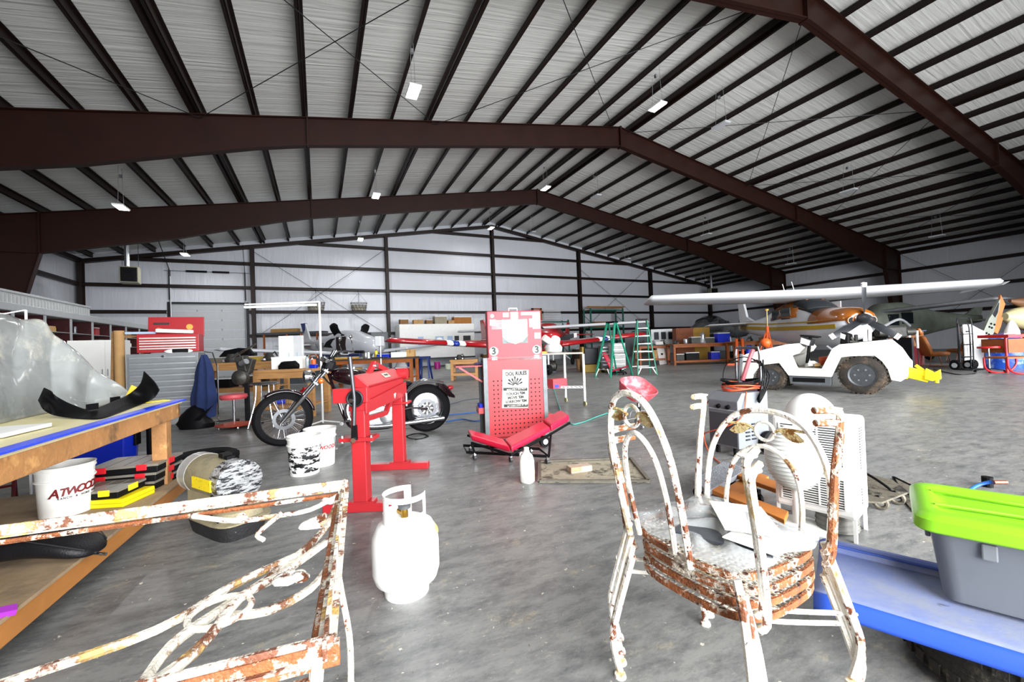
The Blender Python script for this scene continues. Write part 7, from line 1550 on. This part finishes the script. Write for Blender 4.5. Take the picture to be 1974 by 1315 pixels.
# ---- benches along the right rear
bE = bench('workbench', 'long pine bench with jugs in front of it, below the left wing tip', loc_at(1360, 18.6), 2.9, .9, .95, FACE, top=WOODD, leg=WOODD, shelf=.2)
bF = bench('workbench', 'second pine bench beside the orange stands, under the wing', loc_at(1440, 17.4), 1.1, .7, .98, FACE, top=WOODD, leg=WOODD, shelf=.2)
clutter(bE, 'on the long pine bench', [('blue_tub', .95, .4, .55, .4, .45, BLU, 'big blue tub'), ('white_bottle', 1.25, .3, .14, .14, .3, WPL, 'white pump bottle'), ('grey_box', -.3, .3, .5, .3, .3, ENG, 'greasy grey box'), ('parts_tray', .3, .4, .5, .3, .25, ENG, 'dark parts tray'), ('paint_can', -.75, .3, .2, .2, .22, ALU, 'dull metal tin')], .95)
simple('parts_tree', 'pale metal casting standing on the long pine bench', 'casting', on(bE, -.02, .2, .95), [('casting', MB().lathe([(.2, 0), (.16, .1), (.1, .3), (.12, .4), (.03, .5), (0, .52)], n=12), ALU, 's'), ('flange', MB().bx(-.2, .2, -.15, .15, 0, .03), ALU, 0)])
for k, (u, lab) in enumerate(((1336, 'white plastic jug, left of two, on the floor before the long pine bench'), (1355, 'white plastic jug, right of two, on the floor before the long pine bench'))): jug('jug', lab, F(u, 693), 1.35, 0)
bucket('bucket', 'white bucket with grey print right of the two jugs', F(1372, 693), .15, .165, .37)
for k, (u, w_, m_, lab) in enumerate(((1322, .9, M('cabinet_orange', '#7a3f1c', .6), 'rust coloured cabinet behind the long pine bench'), (1352, .9, M('cabinet_yellow', '#96711c', .6), 'yellow wooden cabinet behind the long pine bench'))):
    simple('wall_cabinet', lab, 'cabinet', loc_at(u, 20.5), [('body', MB().bx(-w_/2, w_/2, 0, .5, 0, 1.72), m_, .01), ('door', MB().bx(-w_/2+.05, w_/2-.05, -.02, 0, 1.1, 1.65), m_, .01)], FACE)
simple('orange_stand', 'orange engine stand frame leaning upright beside the second bench', 'stand', loc_at(1425, 17.2), [('upright', MB().bx(-.12, -.04, 0, .1, 0, 1.1).bx(.12, .2, 0, .1, 0, 1.1), ORG, .005), ('foot', MB().bx(-.55, .35, -.05, .1, 0, .08), ORG, .005)], FACE)
t = thing('aircraft_jack', 'orange aircraft wing jack with raised shaft under the wing', 'jack', loc_at(1481, 14.5), FACE)
MB().cyl((0, 0, .75), (0, 0, 1.30), .1, .06, n=16).build('cylinder_body', ORG, t, smooth=True); MB().cyl((0, 0, 1.28), (0, 0, 1.5), .05, n=12).build('collar', ORG, t, smooth=True); MB().cyl((0, 0, 1.5), (0, 0, 2.05), .022, n=10).build('ram', M('ram_tan', '#b09a6a', .4, .6), t, smooth=True); MB().cyl((0, 0, 2.05), (0, 0, 2.1), .06, n=12).build('cap', M('jack_yellow', '#c99a2a', .5), t)
for k in range(3): a = .5+k*2.094; MB().tube([(math.cos(a)*.05, math.sin(a)*.05, 1.3), (math.cos(a)*.45, math.sin(a)*.45, 0)], .022, 8).build('leg', ORG, t, smooth=True)
simple('orange_float', 'orange ball float on a stand just behind the tractor bonnet', 'float', loc_at(1476, 12.5), [('ball', MB().sph((0, 0, .95), .14, 18, 12), ORG, 's'), ('stand_post', MB().cyl((0, 0, 0), (0, 0, .82), .02, n=8), DKM, 's')])
bG = bench('workbench', 'dark bench below the aeroplane tail, behind the tractor', loc_at(1506, 17), 1.3, .8, .95, FACE, top=WOODD, leg=WOODD)
clutter(bG, 'on the dark bench below the aeroplane tail', [('cardboard_box', -.4, .3, .5, .3, .2, M('carton_brown', ''), 'brown carton'), ('white_box', .4, .3, .4, .3, .12, LGR, 'pale flat box')], .95)
simple('blue_sack', 'blue sack hanging at the bench end near the orange stand', 'sack', loc_at(1444, 17.3), [('sack_body', MB().loft([[Vector((math.cos(a)*w_, math.sin(a)*w_*.7, z)) for a in [2*PI*i/14 for i in range(14)]] for w_, z in ((.12, .1), (.2, .25), (.16, .6), (.1, .8))]), BLU, 's')])
# ---- far right: counters, seats, hand truck, wing section
simple('counter', 'brown wooden counter end behind the tow tractor', 'counter', loc_at(1757, 14.3), [('body', MB().bx(-.75, .45, 0, .6, .55, 1.12), M('counter_brown', '#7a4a1e', .6, 0, .2, 4), .01), ('base_panel', MB().bx(-.75, .45, .02, .6, 0, .55), M('counter_dark', '#4a1418', .6), 0), ('counter_top', MB().bx(-.8, .5, -.05, .65, 1.12, 1.16), M('counter_blue', '#3e4f6c', .4), .01)], FACE)
simple('red_cabinet', 'faded red metal box standing in front of the brown counter', 'box', F(1768, 706), [('body', MB().bx(-.25, .2, 0, .4, 0, .62), M('faded_red2', '#a8424a', .5, 0, .1), .02), ('lid', MB().bx(-.26, .21, -.01, .41, .58, .64), M('faded_red2', ''), .01)], FACE)
for k, u in enumerate((1754, 1769)): simple('white_post', 'white marker post before the brown counter, %s of two' % ('left', 'right')[k], 'post', loc_at(u, 12.9), [('post', MB().bx(-.03, .03, -.02, .02, .6, 1.15), WHT, .003), ('stem', MB().cyl((0, 0, 0), (0, 0, .6), .012, n=8), DKM, 's')], FACE)
def plane_seat(label, c, rz, lie=0.):
    t = thing('aircraft_armchair', label, 'seat', c, rz); LE = M('tan_leather', '#a8622c', .45, 0, .15, 5, .1, 40, col2='#e0c49a', cut=(.6, .75), s2=3)
    def cush(w_, th, L, m4, nm):
        return MB().loft([[Vector((math.copysign(abs(math.cos(a))**.5, math.cos(a))*w_*s_, math.copysign(abs(math.sin(a))**.5, math.sin(a))*th*s_, z)) for a in [2*PI*i/20 for i in range(20)]] for s_, z in ((.8, 0), (1, .04), (1.05, L*.5), (.95, L-.05), (.75, L))]).xf(m4).build(nm, LE, t, smooth=True)
    cush(.24, .07, .5, Matrix.Translation((0, .25, .38)) @ Matrix.Rotation(R_(88), 4, 'X'), 'seat_cushion'); cush(.24, .065, .62, Matrix.Translation((0, .22, .36)) @ Matrix.Rotation(R_(-18), 4, 'X'), 'backrest'); cush(.14, .05, .22, Matrix.Translation((0, .42, 1.0)) @ Matrix.Rotation(R_(-14), 4, 'X'), 'headrest')
    for s_ in (-1, 1): MB().tube([(s_*.2, -.2, .3), (s_*.2, -.25, .02), (s_*.2, .3, .02), (s_*.2, .25, .32)], .015, 6).build('leg_frame', M('leg_tan', '#8a5a4a', .5), t)
    return t
plane_seat('tan leather aircraft seat with pale worn back, facing right', F(1806, 706), FACE+R_(75)); plane_seat('brown leather aircraft seat turned away, behind the hand trucks', loc_at(1848, 14.7), FACE+R_(185))
def hand_truck(label, c, rz, h=1.3):
    t = thing('hand_truck', label, 'hand truck', c, rz); b = MB()
    for s_ in (-1, 1): b.tube(smooth_pts([(s_*.18, 0, .05), (s_*.18, .0, h-.15), (s_*.13, .05, h)]), .016, 8)
    b.tube([(-.13, .05, h), (.13, .05, h)], .016, 8)
    for z in (.35, .7, 1.0): b.tube([(-.18, 0, z), (.18, 0, z)], .011, 6)
    b.build('frame', DKM, t, smooth=True); MB().bx(-.22, .22, -.3, 0, .01, .03).build('toe_plate', DKM, t)
    for s_ in (-1, 1): MB().cyl((s_*.22-.04, .08, .13), (s_*.22+.04, .08, .13), .13, n=22).build('wheel', RUB, t, smooth=True); MB().cyl((s_*.22-.045, .08, .13), (s_*.22+.045, .08, .13), .07, n=10).build('wheel_hub', LGR, t)
    return t
hand_truck('black hand truck standing left, before the brown aircraft seat', F(1862, 713), FACE+R_(8)); hand_truck('black hand truck standing right, beside the white panel', F(1893, 712)+Vector((0, .3, 0)), FACE+R_(-8), 1.45)
simple('gas_bottle', 'short silver pressure bottle carried on top of the left hand truck', 'bottle', loc_at(1861, 12.4)+Vector((0, 0, .0)), [('post', MB().bx(-.05, .05, -.05, .05, 0, 1.05), DKM, 0), ('bottle', MB().lathe([(.1, 0), (.11, .02), (.11, .14), (.06, .19), (0, .2)], (0, 0, 1.05), n=16), ALU, 's')])
simple('white_fairing', 'tall white curved panel standing beside the blue wrapped drum', 'panel', F(1902, 712)+Vector((.25, .25, 0)), [('sheet', MB().grid(lambda u, v: (-.34+.62*u-.12*(1-v)*u+.0, .08*math.sin(u*PI), 1.27*v*(1-.18*max(0, u-.5)*2*v)), 12, 10, .02), WPL, 's'), ('slot', MB().bx(-.25, -.16, .005, .03, 1.05, 1.09), DKM, 0)], FACE)
simple('wrapped_drum', 'drum wrapped in bright blue plastic right of the white panel', 'drum', loc_at(1938, 11.6), [('drum', MB().lathe([(.38, 0), (.4, .2), (.40, .5), (.34, .8), (.24, .95), (0, 1.0)], n=22), M('blue_wrap', '#2a58c8', .3, 0, .3, 4, .5, 12, col2='#9cb8e8', cut=(.52, .6), s2=4), 's'), ('ring', MB().torus((0, 0, .5), Z_, .4, .02), M('blue_band', '#16368a', .4), 's')])
t = thing('workshop_stool', 'thin red round stool in front of the white panel', 'stool', F(1908, 718)); MB().lathe([(0, .62), (.2, .62), (.21, .64), (.2, .67), (0, .675)], n=28).build('seat', REDP, t, smooth=True); MB().cyl((0, 0, .08), (0, 0, .62), .018, n=10).build('post', STEEL, t, smooth=True)
for k in range(4): a = k*PI/2+.3; MB().bar((0, 0, .1), (math.cos(a)*.25, math.sin(a)*.25, .06), .03, .02).build('foot_arm', BLK, t); MB().cyl((math.cos(a)*.25-.01, math.sin(a)*.25, .028), (math.cos(a)*.25+.01, math.sin(a)*.25, .028), .028, n=12).build('caster', BLK, t)
def wing_section():
    c = loc_at(1912, 13.3); t = thing('wing_section', 'upright grey wing section with riveted ribs and orange flap at the far right', 'wing section', c, FACE)
    GP = M('primer_grey', '#8f9389', .5, .2, .15, 5); OF = M('peach_primer', '#b5703c', .6, 0, .2, 3)
    z = lambda v: D(1912, v, 13.0).z
    def X(u): return (u-1912)*13.0/FOC*.92
    def poly(pts, y, th, m_, nm): return MB().prism([(X(u), z(v)) for u, v in pts], (0, y, 0), (1, 0, 0), (0, 0, 1), th).build(nm, m_, t, bev=.01)
    poly([(1884, 655), (1905, 615), (1912, 606), (1930, 578), (1932, 575), (1926, 620), (1916, 640), (1905, 655)], 0, .10, GP, 'rib_panel'); poly([(1913, 605), (1928, 582), (1924, 602), (1918, 612)], -.06, .02, DKM, 'cut_out')
    poly([(1933, 567), (1942, 586), (1936, 600), (1932, 612), (1936, 612), (1930, 630), (1922, 645), (1914, 640), (1922, 612), (1928, 596)], -.02, .07, OF, 'flap')
    b = MB()
    for u, v in ((1905, 630), (1909, 624), (1910, 632), (1916, 626), (1898, 642), (1903, 645)): b.cyl((X(u), -.056, z(v)), (X(u), -.05, z(v)), .035, n=10)
    b.build('lightening_hole', BLK, t); MB().bx(-.5, .3, .0, .4, 0, z(655)).build('stand', WOODD, t)
wing_section()
def fus():
    c = loc_at(1975, 13.4); t = thing('fuselage_section', 'cream fuselage section with purple stripe at the right edge', 'fuselage', c, FACE); CRM = M('cream_paint', '#cfc698', .4, 0, .1)
    rr = lambda x, r, zc: [Vector((x, math.cos(a)*r, zc+math.sin(a)*r)) for a in [2*PI*i/22 for i in range(22)]]
    MB().loft([rr(-.6, .12, 1.5), rr(-.3, .3, 1.45), rr(.2, .42, 1.42), rr(1.5, .5, 1.4)]).build('shell', CRM, t, smooth=True); MB().loft([rr(.0, .386, 1.43), rr(.25, .432, 1.42)]).build('purple_band', M('purple_paint', '#4b1a6e', .4), t, smooth=True)
    MB().loft([rr(-.4, .05, 2.0), rr(.1, .2, 1.9), rr(1.2, .3, 1.85)]).build('tail_cone', M('brown_shell', '#6d4a30', .6, 0, .2), t, smooth=True); MB().bx(-.2, .2, -.3, .3, 0, .95).build('cradle', WOODD, t)
fus()
t = thing('red_table', 'red topped work table at the right edge with parts on it', 'table', loc_at(1972, 10.3), FACE); MB().bx(-.35, .8, 0, .7, .88, .96).build('table_top', REDP, t, bev=.01); MB().bx(-.3, .75, .05, .65, .5, .85).build('drawer_body', WOODD, t)
for x in (-.3, .75): MB().cyl((x, .1, 0), (x, .1, .9), .03, n=8).build('leg', RED2, t)
simple('white_casting', 'white rounded casting on the red topped table', 'casting', on(t, .05, .25, .96), [('casting', MB().lathe([(.14, 0), (.13, .1), (.06, .3), (.03, .36), (0, .37)], n=14), WPL, 's'), ('flange', MB().bx(-.16, .16, -.1, .1, 0, .03), WPL, .005)])
t = thing('curved_trolley', 'red tubular trolley with wooden deck at the far right edge', 'trolley', F(1960, 722), FACE); MB().bx(-.2, .6, 0, .5, .38, .42).build('deck', WOODD, t)
for y in (0, .5): MB().tube(smooth_pts([(-.2, y, .4), (-.18, y, .15), (.0, y, .03), (.4, y, .03), (.6, y, .2), (.6, y, .4)]), .022, 8).build('curved_leg', REDP, t, smooth=True)
hose('extension_cord', 'thin dark cord on the floor left of the hand trucks', [(1800, 712), (1825, 718), (1850, 722), (1880, 720)], .012, DKM, .012, 'cord')
# ================================================================== SMALL THINGS ON AND UNDER THE FAR BENCHES
GS = M('greasy_steel', '#3a3a38', .55, .5, .4, 12)
def gear(nm, label, cat, p, s_=1., m_=None, rz=0.):
    m_ = m_ or GS
    return simple(nm, label, cat, p, [('casing', MB().lathe([(.0, 0), (.12*s_, 0), (.14*s_, .06*s_), (.1*s_, .12*s_), (.06*s_, .2*s_), (.0, .2*s_)], n=14), m_, 's'), ('flange', MB().bx(-.16*s_, .16*s_, -.06*s_, .06*s_, .02*s_, .07*s_), ALU, .004), ('pipe', MB().tube([(.05*s_, 0, .15*s_), (.14*s_, 0, .22*s_), (.2*s_, 0, .12*s_)], .02*s_, 8), m_, 's')], rz)
rows_ = [
 (bA, 1.0, 'on the cluttered bench behind the red stool', [(-.75, .2, 'leftmost'), (-.1, .15, 'small'), (.6, .3, 'rightmost')]),
 (bC, .92, 'on the dark bench behind the motorcycle', [(-1.1, .3, 'leftmost'), (.55, .55, 'rear')]),
 (bD, .72, 'on the pine trestle bench under the red wing', [(-.2, .3, 'only')]),
 (bE, .95, 'on the long pine bench', [(-1.2, .35, 'leftmost'), (.62, .6, 'rear')]),
 (bF, .98, 'on the second pine bench', [(-.2, .3, 'left'), (.3, .3, 'right')]),
]
for b_, z, place, items in rows_:
    for x, y, w_ in items: gear('machine_part', '%s greasy machine part %s' % (w_, place), 'machine part', on(b_, x, y, z), .9, None, x)
# under the benches
for b_, z, place, items in (
 (bA, .47, 'on the shelf of the cluttered bench', [('black_case', -.4, .35, .5, .3, .2, BLK, 'black plastic case'), ('dark_crate', .35, .35, .5, .35, .25, M('crate_dark', '#3a2e24', .8), 'dark crate')]),
 (bC, .3, 'under the dark bench', [('cardboard_box', -.7, .4, .5, .4, .35, CARD, 'cardboard box'), ('black_case', .1, .4, .6, .4, .3, BLK, 'black case'), ('red_crate', .9, .4, .4, .35, .3, REDP, 'red crate')]),
 (bE, .2, 'under the long pine bench', [('blue_tub', .55, .4, .4, .35, .35, BLU, 'blue tub'), ('black_case', -.5, .4, .6, .4, .35, BLK, 'black case'), ('grey_box', -1.05, .4, .35, .35, .3, GS, 'grey steel box')]),
 (bF, .3, 'under the second pine bench', [('black_case', 0, .35, .5, .35, .3, BLK, 'black case')]),
 (bG, .3, 'under the dark bench by the aeroplane tail', [('blue_tub', -.4, .4, .4, .35, .3, BLU, 'blue tub'), ('cardboard_box', .4, .4, .5, .4, .35, CARD, 'cardboard box')])):
    clutter(b_, place, items, z)
# dark engine on a stand behind the tractor deck
e = simple('aircraft_engine', 'dark aircraft engine on a stand behind the rear of the tow tractor', 'engine', loc_at(1718, 12.6), [('crankcase', MB().bx(-.3, .3, -.25, .25, .95, 1.3), GS, .05), *[('cylinder', MB().cyl((s_*.28, -.15+.3*k, 1.12), (s_*.55, -.15+.3*k, 1.12), .11, n=12), ENG, 's') for s_ in (-1, 1) for k in (0, 1)], ('intake', MB().tube(smooth_pts([(-.4, -.2, 1.3), (0, -.3, 1.5), (.4, -.2, 1.3)]), .04, 8), ALU, 's'), ('stand_frame', MB().bx(-.4, -.34, -.3, .3, 0, .95).bx(.34, .4, -.3, .3, 0, .95), DKM, 0)], FACE)
simple('oil_drum', 'dark steel drum beside the aircraft engine stand', 'drum', loc_at(1738, 13.0), [('drum', MB().lathe([(.26, 0), (.28, .02), (.28, .28), (.29, .3), (.28, .32), (.28, .84), (.27, .86), (0, .85)], n=24), M('drum_dark', '#26292b', .4, .4), 's'), ('cap', MB().cyl((.12, 0, .85), (.12, 0, .88), .04, n=10), ALU, 's')])
# posters and boards under the grey wing beside the right stepladder
simple('display_board', 'pale notice board with grey squares standing behind the right stepladder', 'board', loc_at(1296, 22.0), [('sheet', MB().bx(-1.1, 1.1, 0, .04, .95, 1.75), LGR, .005), ('grey_square', (lambda b: [b.bx(-.95+.38*i, -.7+.38*i, -.012, 0, 1.2, 1.6) for i in range(5)] and b)(MB()), DKM, 0), ('post', MB().bx(-1.05, -1.0, 0, .04, 0, .95).bx(1.0, 1.05, 0, .04, 0, .95), DKM, 0)], FACE)
bH = bench('workbench', 'dark long table right of the stepladders under the bare metal wing', loc_at(1262, 19.5), 1.5, .8, .95, FACE, top=M('dark_top', ''), leg=WOODD)
for k, (x, m_, w_) in enumerate(((-.5, GS, 'leftmost'), (0, ALU, 'bright'), (.5, GS, 'rightmost'))): gear('machine_part', '%s machine part on the dark long table right of the stepladders' % w_, 'machine part', on(bH, x, .4, .95), 1.0, m_)
box_('cardboard_box', 'tan box under the dark long table right of the stepladders', on(bH, .3, .4, .3), .6, .4, .4, CARD, FACE)
simple('grey_cabinet', 'tall dark grey cabinet at the back, left of the box trailer', 'cabinet', (3.4, 26.6, 0), [('body', MB().bx(-.5, .5, 0, .6, 0, 2.3), M('locker_grey', '#55595c', .5, .2), .01), ('door', MB().bx(-.46, .46, -.02, 0, .06, 2.24), M('locker_grey', ''), .01)])
for k, (x, w_, h_, m_, lab) in enumerate(((12.3, .7, .9, CARD, 'tan carton on the floor at the back wall under the centre column'), (10.6, .8, .7, M('carton_brown', ''), 'brown carton at the back wall right of the box trailer'), (18.2, .8, .8, M('crate_dark', ''), 'dark crate at the back wall between the pallet racks'), (24.6, 1.0, 1.0, M('carton_grey', ''), 'grey crate at the back wall right of the green rack'))): box_('crate', lab, (x, 26.9, 0), w_, .6, h_, m_)
